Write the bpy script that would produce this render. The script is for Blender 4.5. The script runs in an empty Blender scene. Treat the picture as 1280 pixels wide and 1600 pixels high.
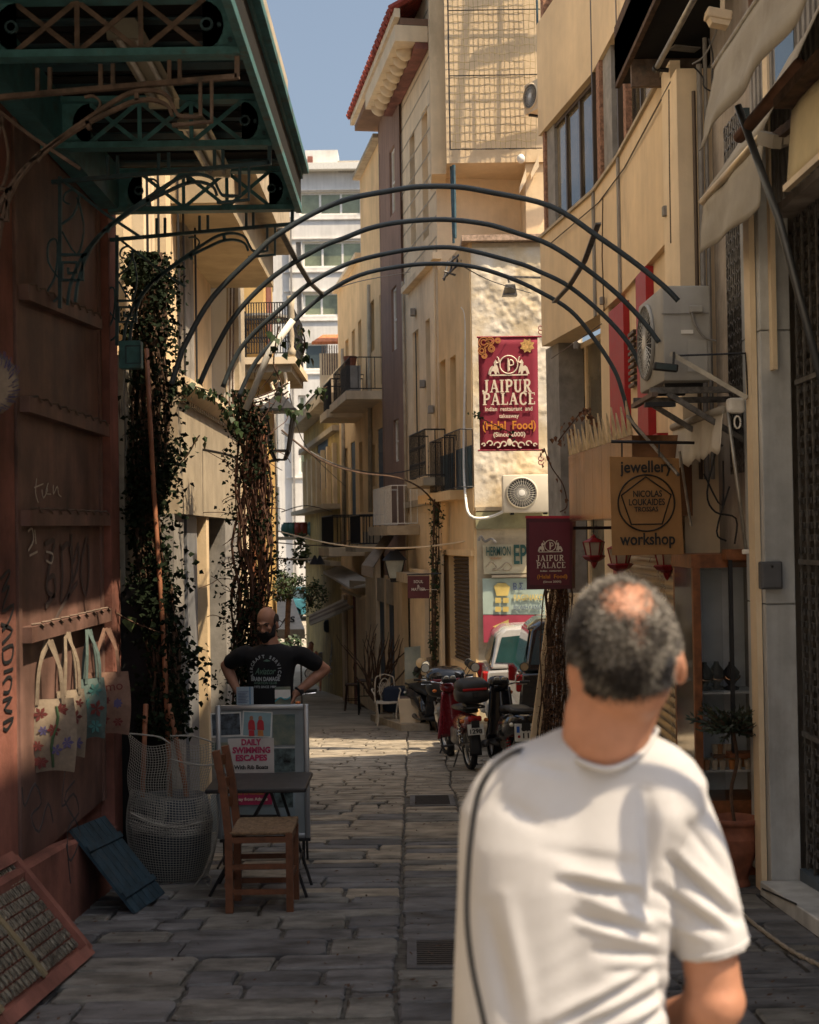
import bpy, bmesh, math, random
import numpy as np
from mathutils import Matrix, Vector, noise
random.seed(7)
PI = math.pi
S = bpy.context.scene
# ---------------------------------------------------------------- camera
ROLL = 0.0155
PITCH = math.atan(40 / 2150)
CAMZ = 1.6
cf = Vector((0, math.cos(PITCH), math.sin(PITCH)))
cr0 = Vector((1, 0, 0)); cu0 = Vector((0, -math.sin(PITCH), math.cos(PITCH)))
cu = cu0 * math.cos(ROLL) + cr0 * math.sin(ROLL)
cr = cr0 * math.cos(ROLL) - cu0 * math.sin(ROLL)
cam_data = bpy.data.cameras.new('camera'); cam = bpy.data.objects.new('camera', cam_data)
S.collection.objects.link(cam)
m3 = Matrix((cr, cu, -cf)).transposed()
cam.matrix_world = Matrix.Translation((0, 0, CAMZ)) @ m3.to_4x4()
cam_data.sensor_fit = 'VERTICAL'; cam_data.sensor_height = 36; cam_data.lens = 2150 / 1600 * 36
cam_data.clip_start = 0.05; cam_data.clip_end = 3000
cam_data.dof.use_dof = True; cam_data.dof.focus_distance = 13.0; cam_data.dof.aperture_fstop = 4.5
S.camera = cam
# ---------------------------------------------------------------- light
SUN_AZ = math.radians(60)      # to the right of straight behind the camera
SUN_EL = math.radians(59)
to_sun = Vector((math.sin(SUN_AZ) * math.cos(SUN_EL), -math.cos(SUN_AZ) * math.cos(SUN_EL), math.sin(SUN_EL)))
world = bpy.data.worlds.new('World'); S.world = world; world.use_nodes = True
wn = world.node_tree; wn.nodes.clear()
sky = wn.nodes.new('ShaderNodeTexSky'); sky.sky_type = 'NISHITA'; sky.sun_disc = False
sky.sun_elevation = SUN_EL
sky.sun_rotation = math.atan2(to_sun.x, to_sun.y)
sky.air_density = 1.0; sky.dust_density = 6.0; sky.ozone_density = 6.0
bg = wn.nodes.new('ShaderNodeBackground'); bg.inputs[1].default_value = 0.082
wo = wn.nodes.new('ShaderNodeOutputWorld')
hs = wn.nodes.new('ShaderNodeHueSaturation'); hs.inputs['Saturation'].default_value = .66; hs.inputs['Hue'].default_value = .487; wn.links.new(sky.outputs[0], hs.inputs['Color']); wn.links.new(hs.outputs[0], bg.inputs[0]); wn.links.new(bg.outputs[0], wo.inputs[0])
sd = bpy.data.lights.new('sun', 'SUN'); sd.energy = 3.6; sd.angle = math.radians(0.5); sd.color = (1.0, 0.80, 0.55)
so = bpy.data.objects.new('sun', sd); S.collection.objects.link(so)
so.rotation_euler = (-to_sun).to_track_quat('-Z', 'Y').to_euler()
S.view_settings.view_transform = 'Standard'; S.view_settings.look = 'None'
S.view_settings.exposure = 1.15; S.view_settings.gamma = 1; S.view_settings.use_curve_mapping = False
S.cycles.max_bounces = 8; S.cycles.diffuse_bounces = 4; S.cycles.transparent_max_bounces = 12
# ---------------------------------------------------------------- places
def U(px, py, D):
    """the point at street depth D (metres along Y) that lies on the sight line of a photo position"""
    d = cf * 2150 + cr * (px - 640) - cu * (py - 800)
    t = D / d.y
    return Vector((0, 0, CAMZ)) + d * t
SLOPE = 0.0744
def gz(y):
    if y < 45: return -SLOPE * y
    if y < 49: return -SLOPE * 45
    if y < 66: return -SLOPE * 45 + (y - 49) * 0.085
    return -SLOPE * 45 + 17 * 0.085
def G(px, py):
    d = cf * 2150 + cr * (px - 640) - cu * (py - 800)
    t = -CAMZ / (d.z + SLOPE * d.y)
    return Vector((0, 0, CAMZ)) + d * t
def facD(px):          # depth at which the right hand house fronts cross a photo column
    return 4.59 / (0.167 + (px - 640) / 2150)
# ---------------------------------------------------------------- materials
MATS = {}
def mat(name, col, rough=0.7, metal=0.0, var=0.12, scale=3.0, bump=0.0, bscale=40.0, stain=None, stain_amt=0.0,
        streak=0.0, col2=None, spec=0.4, alpha=None, trans=0.0, ior=1.45, emit=0, coat=0.0, sss=0.0, thresh=0.55, detail=6.0, stretch=None):
    if name in MATS: return MATS[name]
    m = bpy.data.materials.new(name); m.use_nodes = True; nt = m.node_tree; n = nt.nodes; L = nt.links
    b = n['Principled BSDF']
    b.inputs['Roughness'].default_value = rough; b.inputs['Metallic'].default_value = metal
    b.inputs['Specular IOR Level'].default_value = spec
    b.inputs['Transmission Weight'].default_value = trans; b.inputs['IOR'].default_value = ior
    b.inputs['Coat Weight'].default_value = coat
    if sss: b.inputs['Subsurface Weight'].default_value = sss; b.inputs['Subsurface Radius'].default_value = (.02, .008, .004)
    if alpha is not None: b.inputs['Alpha'].default_value = alpha
    tc = n.new('ShaderNodeTexCoord')
    gm = n.new('ShaderNodeNewGeometry')
    vec = gm.outputs['Position']
    if stretch:
        ms = n.new('ShaderNodeMapping'); ms.inputs['Scale'].default_value = stretch; L.new(vec, ms.inputs[0]); vec = ms.outputs[0]
    nz = n.new('ShaderNodeTexNoise'); nz.inputs['Scale'].default_value = scale; nz.inputs['Detail'].default_value = detail
    nz.inputs['Roughness'].default_value = 0.62
    L.new(vec, nz.inputs['Vector'])
    lo = [max(0, c * (1 - var * 2.2)) for c in col]; hi = [min(1, c * (1 + var * 1.6)) for c in col]
    if col2 is not None: hi = list(col2)
    cr_ = n.new('ShaderNodeValToRGB'); cr_.color_ramp.elements[0].position = 0.3; cr_.color_ramp.elements[1].position = 0.7
    cr_.color_ramp.elements[0].color = (*lo, 1); cr_.color_ramp.elements[1].color = (*hi, 1)
    L.new(nz.outputs[0], cr_.inputs[0]); out = cr_.outputs[0]
    if stain is not None:
        s = n.new('ShaderNodeTexNoise'); s.inputs['Scale'].default_value = scale * 0.55; s.inputs['Detail'].default_value = 9
        s.inputs['Roughness'].default_value = 0.7
        mp = n.new('ShaderNodeMapping'); mp.inputs['Scale'].default_value = (1, 1, 0.35 if streak else 1); mp.inputs['Location'].default_value = (7, 3, 1)
        L.new(vec, mp.inputs[0]); L.new(mp.outputs[0], s.inputs['Vector'])
        r2 = n.new('ShaderNodeValToRGB'); r2.color_ramp.elements[0].position = thresh; r2.color_ramp.elements[1].position = thresh + 0.13
        L.new(s.outputs[0], r2.inputs[0])
        mu = n.new('ShaderNodeMath'); mu.operation = 'MULTIPLY'; mu.inputs[1].default_value = stain_amt; L.new(r2.outputs[0], mu.inputs[0])
        mx = n.new('ShaderNodeMix'); mx.data_type = 'RGBA'; L.new(mu.outputs[0], mx.inputs[0]); L.new(out, mx.inputs[6]); mx.inputs[7].default_value = (*stain, 1)
        out = mx.outputs[2]
    if streak:
        s = n.new('ShaderNodeTexNoise'); s.inputs['Scale'].default_value = 7; s.inputs['Detail'].default_value = 5
        mp = n.new('ShaderNodeMapping'); mp.inputs['Scale'].default_value = (1, 1, 0.07)
        L.new(vec, mp.inputs[0]); L.new(mp.outputs[0], s.inputs['Vector'])
        r2 = n.new('ShaderNodeMapRange'); r2.inputs[1].default_value = .35; r2.inputs[2].default_value = .7; r2.inputs[3].default_value = 1.0; r2.inputs[4].default_value = 1 - streak
        L.new(s.outputs[0], r2.inputs[0])
        mx = n.new('ShaderNodeMix'); mx.data_type = 'RGBA'; mx.blend_type = 'MULTIPLY'; mx.inputs[0].default_value = 1
        L.new(out, mx.inputs[6]); L.new(r2.outputs[0], mx.inputs[7]); out = mx.outputs[2]
    L.new(out, b.inputs['Base Color'])
    rr = n.new('ShaderNodeMapRange'); rr.inputs[3].default_value = max(0, rough - .08); rr.inputs[4].default_value = min(1, rough + .1)
    L.new(nz.outputs[0], rr.inputs[0]); L.new(rr.outputs[0], b.inputs['Roughness'])
    if bump:
        bn = n.new('ShaderNodeTexNoise'); bn.inputs['Scale'].default_value = bscale; bn.inputs['Detail'].default_value = 6; bn.inputs['Roughness'].default_value = .65
        L.new(vec, bn.inputs['Vector'])
        bp = n.new('ShaderNodeBump'); bp.inputs['Strength'].default_value = bump; bp.inputs['Distance'].default_value = 0.01
        L.new(bn.outputs[0], bp.inputs['Height']); L.new(bp.outputs[0], b.inputs['Normal'])
    if emit:
        b.inputs['Emission Color'].default_value = (*col, 1); b.inputs['Emission Strength'].default_value = emit
    MATS[name] = m
    return m
def plain(name, col, rough=0.5, metal=0.0, **k):
    return mat(name, col, rough, metal, var=k.pop('var', .06), scale=k.pop('scale', 12), **k)
# ---------------------------------------------------------------- objects
WM = {}
def empty(name, loc, label=None, cat=None, group=None, rz=0.0, rx=0.0, ry=0.0, kind=None):
    o = bpy.data.objects.new(name, None); S.collection.objects.link(o)
    o.empty_display_size = .1
    o.location = loc; o.rotation_euler = (rx, ry, rz)
    from mathutils import Euler
    WM[o.name] = Matrix.Translation(loc) @ Euler((rx, ry, rz)).to_matrix().to_4x4()
    tag(o, label, cat, group, kind); return o
def tag(o, label=None, cat=None, group=None, kind=None):
    if label: o['label'] = label
    if cat: o['category'] = cat
    if group: o['group'] = group
    if kind: o['kind'] = kind
    return o
class MB:
    def __init__(s): s.v = []; s.f = []
    def add(s, vs, fs):
        k = len(s.v); s.v += [Vector(p) for p in vs]; s.f += [tuple(i + k for i in f) for f in fs]; return s
    def box(s, c, d, rz=0, rx=0, ry=0):
        from mathutils import Euler
        R = Euler((rx, ry, rz)).to_matrix(); c = Vector(c); hx, hy, hz = d[0] / 2, d[1] / 2, d[2] / 2
        vs = [c + R @ Vector((x, y, z)) for x in (-hx, hx) for y in (-hy, hy) for z in (-hz, hz)]
        return s.add(vs, [(0, 1, 3, 2), (4, 6, 7, 5), (0, 4, 5, 1), (2, 3, 7, 6), (0, 2, 6, 4), (1, 5, 7, 3)])
    def bbox(s, x0, x1, y0, y1, z0, z1):
        return s.box(((x0 + x1) / 2, (y0 + y1) / 2, (z0 + z1) / 2), (abs(x1 - x0), abs(y1 - y0), abs(z1 - z0)))
    def rbox(s, c, d, r=.01, rz=0, rx=0, ry=0):
        """box with chamfered edges"""
        from mathutils import Euler
        R = Euler((rx, ry, rz)).to_matrix(); c = Vector(c)
        b = bmesh.new(); bmesh.ops.create_cube(b, size=1)
        for v in b.verts: v.co = Vector((v.co.x * d[0], v.co.y * d[1], v.co.z * d[2]))
        bmesh.ops.bevel(b, geom=b.edges[:] , offset=min(r, min(d) * .45), segments=2, affect='EDGES', profile=.5)
        b.verts.index_update()
        s.add([c + R @ v.co for v in b.verts], [[v.index for v in f.verts] for f in b.faces]); b.free(); return s
    def tube(s, pts, r, n=6, caps=True, closed=False):
        pts = [Vector(p) for p in pts]; N = len(pts); rs = r if isinstance(r, (list, tuple)) else [r] * N
        k = len(s.v); prev = None
        for i, p in enumerate(pts):
            a = pts[(i - 1) % N] if (i > 0 or closed) else p; c = pts[(i + 1) % N] if (i < N - 1 or closed) else p
            t = (c - a).normalized() if (c - a).length > 1e-9 else Vector((0, 0, 1))
            if prev is None:
                q = Vector((0, 0, 1)) if abs(t.z) < .9 else Vector((1, 0, 0)); u = t.cross(q).normalized()
            else:
                u = (prev - t * prev.dot(t)); u = u.normalized() if u.length > 1e-6 else t.orthogonal().normalized()
            prev = u; w = t.cross(u)
            for j in range(n):
                an = 2 * PI * j / n; s.v.append(p + (u * math.cos(an) + w * math.sin(an)) * rs[i])
        R = N if closed else N - 1
        for i in range(R):
            for j in range(n):
                a0 = k + i * n; b0 = k + ((i + 1) % N) * n
                s.f.append((a0 + j, a0 + (j + 1) % n, b0 + (j + 1) % n, b0 + j))
        if caps and not closed:
            s.f.append(tuple(k + j for j in range(n))[::-1]); s.f.append(tuple(k + (N - 1) * n + j for j in range(n)))
        return s
    def bar(s, a, b, w, h=None, up=(0, 0, 1)):
        """rectangular bar from a to b, width w (sideways), height h along up"""
        a = Vector(a); b = Vector(b); h = h or w; t = (b - a).normalized(); up = Vector(up)
        x = t.cross(up)
        if x.length < 1e-4: x = t.orthogonal()
        x.normalize(); z = x.cross(t)
        vs = []
        for p in (a, b):
            for sx, sz in ((-1, -1), (1, -1), (1, 1), (-1, 1)): vs.append(p + x * sx * w / 2 + z * sz * h / 2)
        return s.add(vs, [(0, 3, 2, 1), (4, 5, 6, 7), (0, 1, 5, 4), (1, 2, 6, 5), (2, 3, 7, 6), (3, 0, 4, 7)])
    def strip(s, pts, w, h, up=(0, 1, 0)):
        """rectangular section swept along a path; w across in plane, h along up"""
        pts = [Vector(p) for p in pts]; up = Vector(up).normalized(); k = len(s.v); N = len(pts)
        for i, p in enumerate(pts):
            t = (pts[min(i + 1, N - 1)] - pts[max(i - 1, 0)]).normalized(); x = t.cross(up).normalized()
            for sx, sz in ((-1, -1), (1, -1), (1, 1), (-1, 1)): s.v.append(p + x * sx * w / 2 + up * sz * h / 2)
        for i in range(N - 1):
            for j in range(4): s.f.append((k + i * 4 + j, k + i * 4 + (j + 1) % 4, k + (i + 1) * 4 + (j + 1) % 4, k + (i + 1) * 4 + j))
        s.f.append((k, k + 3, k + 2, k + 1)); e = k + (N - 1) * 4; s.f.append((e, e + 1, e + 2, e + 3)); return s
    def prism(s, poly, vec):
        """closed polygon (3D points) extruded by vec"""
        n = len(poly); vec = Vector(vec); vs = [Vector(p) for p in poly]; vs += [p + vec for p in vs]
        return s.add(vs, [tuple(range(n))[::-1], tuple(range(n, 2 * n))] + [(i, (i + 1) % n, n + (i + 1) % n, n + i) for i in range(n)])
    def lathe(s, prof, c, n=16, axis='z', M=None, caps=True):
        c = Vector(c); k = len(s.v)
        for (r, z) in prof:
            for j in range(n):
                an = 2 * PI * j / n; x, y = r * math.cos(an), r * math.sin(an)
                p = {'z': Vector((x, y, z)), 'y': Vector((x, z, y)), 'x': Vector((z, x, y))}[axis]
                if M is not None: p = M @ p
                s.v.append(c + p)
        for i in range(len(prof) - 1):
            for j in range(n): s.f.append((k + i * n + j, k + i * n + (j + 1) % n, k + (i + 1) * n + (j + 1) % n, k + (i + 1) * n + j))
        if caps:
            s.f.append(tuple(k + j for j in range(n))[::-1]); s.f.append(tuple(k + (len(prof) - 1) * n + j for j in range(n)))
        return s
    def ell(s, c, r, n=14, m=9, M=None):
        c = Vector(c); k = len(s.v)
        for i in range(m + 1):
            th = PI * i / m
            for j in range(n):
                p = Vector((r[0] * math.sin(th) * math.cos(2 * PI * j / n), r[1] * math.sin(th) * math.sin(2 * PI * j / n), r[2] * math.cos(th)))
                if M is not None: p = M @ p
                s.v.append(c + p)
        for i in range(m):
            for j in range(n): s.f.append((k + i * n + j, k + (i + 1) * n + j, k + (i + 1) * n + (j + 1) % n, k + i * n + (j + 1) % n))
        return s
    def grid(s, fn, nu, nv):
        k = len(s.v)
        for i in range(nu + 1):
            for j in range(nv + 1): s.v.append(Vector(fn(i / nu, j / nv)))
        for i in range(nu):
            for j in range(nv):
                a = k + i * (nv + 1) + j; s.f.append((a, a + nv + 1, a + nv + 2, a + 1))
        return s
    def quad(s, a, b, c, d): return s.add([a, b, c, d], [(0, 1, 2, 3)])
    def build(s, name, material, parent=None, label=None, cat=None, group=None, kind=None, smooth=False, solid=0, bevel=0, subd=0, local=False):
        me = bpy.data.meshes.new(name); vs = s.v
        if parent is not None and not local:
            Mi = WM[parent.name].inverted(); vs = [Mi @ p for p in vs]
        loc = Vector((0, 0, 0))
        if parent is None and not local and len(vs):
            xs = [p.x for p in vs]; ys = [p.y for p in vs]; zs = [p.z for p in vs]
            loc = Vector(((min(xs) + max(xs)) / 2, (min(ys) + max(ys)) / 2, min(zs))); vs = [p - loc for p in vs]
        me.from_pydata([tuple(p) for p in vs], [], s.f)
        bm = bmesh.new(); bm.from_mesh(me)
        bmesh.ops.recalc_face_normals(bm, faces=bm.faces[:])
        if bevel: bmesh.ops.bevel(bm, geom=bm.edges[:], offset=bevel, segments=1, affect='EDGES')
        bm.to_mesh(me); bm.free()
        if smooth:
            me.polygons.foreach_set('use_smooth', [True] * len(me.polygons))
            if smooth == 'auto': me.set_sharp_from_angle(angle=math.radians(38))
        mats = material if isinstance(material, (list, tuple)) else [material]
        for m_ in mats: me.materials.append(m_)
        o = bpy.data.objects.new(name, me); S.collection.objects.link(o); o.location = loc
        if solid:
            md = o.modifiers.new('solid', 'SOLIDIFY'); md.thickness = solid; md.offset = 0
        if subd:
            md = o.modifiers.new('sub', 'SUBSURF'); md.levels = md.render_levels = subd
        if parent is not None: o.parent = parent
        WM[o.name] = (WM[parent.name].copy() if parent is not None else Matrix.Translation(loc))
        tag(o, label, cat, group, kind); return o
def copy_tree(o, loc=None, rz=None, label=None, parent=None, rot=None):
    c = o.copy(); S.collection.objects.link(c); WM[c.name] = WM[o.name].copy()
    if parent is not None: c.parent = parent
    for ch in list(o.children): copy_tree(ch, parent=c)
    if loc is not None: c.location = loc
    if rz is not None: c.rotation_euler.z = rz
    if rot is not None: c.rotation_euler = rot
    if label: c['label'] = label
    return c
def share(name, me, parent, M=None, group=None, label=None):
    o = bpy.data.objects.new(name, me); S.collection.objects.link(o); o.parent = parent
    if M is not None: o.matrix_local = M
    return o
def remesh(mb, name, material, parent=None, voxel=.01, smooth_it=6, local=False, **k):
    """merge overlapping closed shapes into one continuous skin"""
    o = mb.build(name + '_tmp', material, None, local=True)
    md = o.modifiers.new('r', 'REMESH'); md.mode = 'VOXEL'; md.voxel_size = voxel; md.use_smooth_shade = True
    if smooth_it:
        sm = o.modifiers.new('s', 'SMOOTH'); sm.factor = .5; sm.iterations = smooth_it
    dg = bpy.context.evaluated_depsgraph_get(); dg.update()
    me = bpy.data.meshes.new_from_object(o.evaluated_get(dg)); old = o.data
    bpy.data.objects.remove(o); bpy.data.meshes.remove(old)
    f = k.pop('fn', None)
    n = len(me.vertices); co = np.empty(n * 3); me.vertices.foreach_get('co', co); co = co.reshape(-1, 3)
    if f is not None: co = f(co, me)
    if parent is not None and not local:
        Mi = np.array(WM[parent.name].inverted()); co = co @ Mi[:3, :3].T + Mi[:3, 3]
    me.vertices.foreach_set('co', co.ravel()); me.update()
    me.polygons.foreach_set('use_smooth', [True] * len(me.polygons))
    me.name = name; ob = bpy.data.objects.new(name, me); S.collection.objects.link(ob)
    if not me.materials: me.materials.append(material)
    if parent is not None: ob.parent = parent
    WM[ob.name] = (WM[parent.name].copy() if parent is not None else Matrix())
    tag(ob, k.get('label'), k.get('cat'), k.get('group')); return ob
def cap(mb, a, b, ra, rb, n=12, m=5):
    """tapered capsule a to b"""
    a = Vector(a); b = Vector(b); t = (b - a).normalized(); pts = []; rs = []
    for i in range(m + 1):
        th = PI / 2 * i / m; pts.append(a - t * ra * math.cos(th)); rs.append(max(ra * math.sin(th), 1e-4))
    for i in range(m + 1):
        th = PI / 2 * i / m; pts.append(b + t * rb * math.sin(th)); rs.append(max(rb * math.cos(th), 1e-4))
    mb.tube(pts, rs, n=n); return mb
def chain(mb, pts, rs, n=12):
    for i in range(len(pts) - 1): cap(mb, pts[i], pts[i + 1], rs[i], rs[i + 1], n)
def smooth_path(pts, k=4):
    pts = [Vector(p) for p in pts]; out = []
    for i in range(len(pts) - 1):
        p0 = pts[max(i - 1, 0)]; p1 = pts[i]; p2 = pts[i + 1]; p3 = pts[min(i + 2, len(pts) - 1)]
        for j in range(k):
            t = j / k
            out.append(.5 * ((2 * p1) + (p2 - p0) * t + (2 * p0 - 5 * p1 + 4 * p2 - p3) * t * t + (3 * p1 - p0 - 3 * p2 + p3) * t ** 3))
    out.append(pts[-1]); return out
def text(s, size, origin, xdir, updir, material, parent, depth=.002, name='lettering', width=None, offset=0.0, align='CENTER', shear=0.0, pre=None):
    """flat raised letters; origin is the centre of the line"""
    cu_ = bpy.data.curves.new('t', 'FONT'); cu_.body = s; cu_.size = size; cu_.extrude = depth; cu_.align_x = align; cu_.align_y = 'CENTER'
    cu_.offset = offset; cu_.resolution_u = 3; cu_.shear = shear
    o = bpy.data.objects.new('t', cu_); S.collection.objects.link(o)
    dg = bpy.context.evaluated_depsgraph_get(); me = bpy.data.meshes.new_from_object(o.evaluated_get(dg))
    bpy.data.objects.remove(o)
    x = Vector(xdir).normalized(); u = Vector(updir).normalized(); z = x.cross(u).normalized(); u = z.cross(x)
    xs = [v.co.x for v in me.vertices]
    w = (max(xs) - min(xs)) if xs else 1; cx = (max(xs) + min(xs)) / 2 if xs else 0
    kx = (width / w) if width else 1.0
    Mi = WM[parent.name].inverted(); origin = Vector(origin)
    for v in me.vertices:
        lx = (v.co.x - (cx if align == 'CENTER' else 0)) * kx
        v.co = Mi @ (origin + x * lx + u * v.co.y + z * v.co.z)
    me.materials.clear(); me.materials.append(material); me.name = name
    ob = bpy.data.objects.new(name, me); S.collection.objects.link(ob); ob.parent = parent; WM[ob.name] = WM[parent.name].copy()
    return ob
def plane_frame(a, b, zup=Vector((0, 0, 1))):
    """returns f(u metres along a->b, z height, out metres towards the street/left of a->b)"""
    a = Vector(a); b = Vector(b); t = Vector((b.x - a.x, b.y - a.y, 0)); Ln = t.length; t.normalize(); nrm = Vector((t.y, -t.x, 0))
    return lambda u, z, out=0.0: Vector((a.x, a.y, 0)) + t * u + nrm * out + Vector((0, 0, z)), Ln, t, nrm
def wall_openings(f, u0, u1, z0, z1, opens, th=.25, rev=None):
    """a wall slab with real openings: front face at out=0, back at -th, reveals around each opening"""
    mb = MB(); us = sorted({u0, u1, *[o[0] for o in opens], *[o[1] for o in opens]}); zs = sorted({z0, z1, *[o[2] for o in opens], *[o[3] for o in opens]})
    def inside(u, z): return any(o[0] < u < o[1] and o[2] < z < o[3] for o in opens)
    for i in range(len(us) - 1):
        j = 0
        while j < len(zs) - 1:
            u = (us[i] + us[i + 1]) / 2
            if inside(u, (zs[j] + zs[j + 1]) / 2): j += 1; continue
            k = j
            while k + 1 < len(zs) - 1 and not inside(u, (zs[k + 1] + zs[k + 2]) / 2): k += 1
            a, b, c, d = us[i], us[i + 1], zs[j], zs[k + 1]
            mb.quad(f(a, c), f(b, c), f(b, d), f(a, d)); j = k + 1
    for o in opens:
        a, b, c, d = o[:4]; t = -th
        for p, q in (((a, c), (b, c)), ((b, c), (b, d)), ((b, d), (a, d)), ((a, d), (a, c))):
            mb.quad(f(p[0], p[1]), f(q[0], q[1]), f(q[0], q[1], t), f(p[0], p[1], t))
    mb.quad(f(u0, z0, -th - 1.5), f(u1, z0, -th - 1.5), f(u1, z1, -th - 1.5), f(u0, z1, -th - 1.5))
    mb.quad(f(u0, z0), f(u0, z1), f(u0, z1, -th - 1.5), f(u0, z0, -th - 1.5)); mb.quad(f(u1, z0), f(u1, z1), f(u1, z1, -th - 1.5), f(u1, z0, -th - 1.5))
    mb.quad(f(u0, z1), f(u1, z1), f(u1, z1, -th - 1.5), f(u0, z1, -th - 1.5))
    return mb
def fbox(mb, f, u0, u1, z0, z1, o0, o1):
    vs = [f(u, z, o) for u in (u0, u1) for z in (z0, z1) for o in (o0, o1)]
    return mb.add(vs, [(0, 1, 3, 2), (4, 6, 7, 5), (0, 4, 5, 1), (2, 3, 7, 6), (0, 2, 6, 4), (1, 5, 7, 3)])
# ================================================================ materials used widely
M_stone = mat('paving_stone', (.135, .135, .138), .72, var=.32, scale=4, bump=.8, bscale=26, stretch=(.75, 1.35, 1),  stain=(.10, .095, .09), stain_amt=.6)
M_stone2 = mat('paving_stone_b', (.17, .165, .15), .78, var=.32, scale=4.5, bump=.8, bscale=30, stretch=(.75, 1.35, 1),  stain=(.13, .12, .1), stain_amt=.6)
M_stone3 = mat('paving_stone_c', (.10, .102, .108), .68, var=.32, scale=4.5, bump=.85, bscale=24, stretch=(.75, 1.35, 1),  stain=(.07, .07, .075), stain_amt=.6)
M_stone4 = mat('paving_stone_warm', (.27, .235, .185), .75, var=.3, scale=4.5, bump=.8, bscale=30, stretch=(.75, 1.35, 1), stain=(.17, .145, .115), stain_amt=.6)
M_joint = mat('joint_grit', (.10, .092, .08), .95, var=.3, scale=14, bump=.5)
M_far = mat('far_road', (.32, .28, .22), .85, var=.2, scale=1.5, bump=.3, stain=(.1, .09, .08), stain_amt=.5)
M_orange = mat('orange_plaster', (.25, .10, .075), .85, var=.26, scale=2.2, bump=.5, bscale=22, stain=(.16, .075, .06), stain_amt=.6, streak=.25)
M_panel = mat('orange_painted_metal', (.20, .115, .095), .6, var=.28, scale=2.2, bump=.12, stain=(.19, .085, .06), stain_amt=.7, streak=.35)
M_teal = mat('teal_iron_paint', (.065, .19, .21), .5, var=.2, scale=9, bump=.2, stain=(.11, .055, .035), stain_amt=.65)
M_tealdark = mat('dark_teal_iron', (.04, .085, .105), .5, var=.2, scale=9, stain=(.09, .05, .035), stain_amt=.5)
M_rusty = mat('rust_brown_iron', (.16, .115, .09), .7, var=.25, scale=12, bump=.3, stain=(.05, .07, .07), stain_amt=.5)
M_tealdark0 = mat('grey_street_render', (.42, .38, .33), .9, var=.1, scale=2)
M_black = plain('black_metal', (.018, .018, .02), .45)
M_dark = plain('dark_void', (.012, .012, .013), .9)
M_cream = mat('cream_plaster', (.76, .585, .37), .88, var=.08, scale=1.4, bump=.35, bscale=26, stain=(.44, .33, .20), stain_amt=.6, streak=.1)
M_cream2 = mat('pale_cream_plaster', (.82, .66, .45), .88, var=.08, scale=1.4, bump=.3, bscale=26, stain=(.50, .38, .25), stain_amt=.6, streak=.1)
M_yellow = mat('yellow_plaster', (.82, .57, .30), .85, var=.08, scale=1.2, bump=.3, bscale=26, stain=(.52, .34, .17), stain_amt=.6, streak=.1)
M_brown = mat('mauve_brown_plaster', (.30, .19, .14), .88, var=.08, scale=1.2, bump=.3, stain=(.23, .15, .11), stain_amt=.5, streak=.2)
M_white = mat('white_plaster', (.74, .72, .68), .85, var=.05, scale=1.2, bump=.15, stain=(.52, .49, .44), stain_amt=.5, streak=.12)
M_whitep = plain('white_paint', (.78, .76, .7), .5)
M_glass = mat('window_glass', (.05, .07, .075), .06, var=.1, scale=1, spec=.9)
M_glassg = mat('greenish_glass', (.22, .25, .16), .15, var=.25, scale=.8, spec=.8)
M_blue = mat('blue_shutter_paint', (.035, .075, .13), .6, var=.12, scale=6, streak=.2)
M_shade = mat('stone_ledge', (.42, .35, .25), .85, var=.1, scale=5, bump=.3, stain=(.2, .16, .12), stain_amt=.6)
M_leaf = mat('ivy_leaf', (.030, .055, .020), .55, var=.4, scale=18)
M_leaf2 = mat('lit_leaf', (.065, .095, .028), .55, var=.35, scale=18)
M_dry = mat('dry_vine', (.17, .085, .045), .85, var=.3, scale=18)
M_twig = mat('brown_twig', (.085, .05, .032), .85, var=.3, scale=14)
M_wood = mat('orange_wood', (.26, .095, .035), .5, var=.2, scale=16, streak=.3)
M_pole = mat('terracotta_pole', (.28, .115, .06), .6, var=.2, scale=7)
M_graf = plain('black_spray', (.014, .016, .02), .6)
M_grafw = plain('pale_chalk', (.55, .5, .42), .8)

# ================================================================ ground
mb = MB()
ys = [-60, -6, 0, 4, 8, 12, 16, 20, 24, 28, 32, 36, 40, 45, 47, 49, 52, 56, 60, 66, 80, 140, 600, 1500]
for i in range(len(ys) - 1):
    a, b = ys[i], ys[i + 1]; w = 14 if b < 60 else 900
    za = gz(a) - .028; zb = gz(b) - .028
    mb.quad((-w, a, za), (w, a, za), (w, b, zb), (-w, b, zb))
street = mb.build('street', [M_joint], kind='structure')
# far cobble sheet over it, plus an unseen strip added to bounce sunlight
mb = MB()
for a, b in ((-30, 4.88), (25.2, 30), (30, 36), (36, 45), (45, 47), (47, 49), (49, 54), (54, 60), (60, 66), (66, 140)):
    mb.quad((-9, a, gz(a) - .004), (3, a, gz(a) - .004), (3, b, gz(b) - .004), (-9, b, gz(b) - .004))
mb.build('road', M_far, kind='structure')
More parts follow.
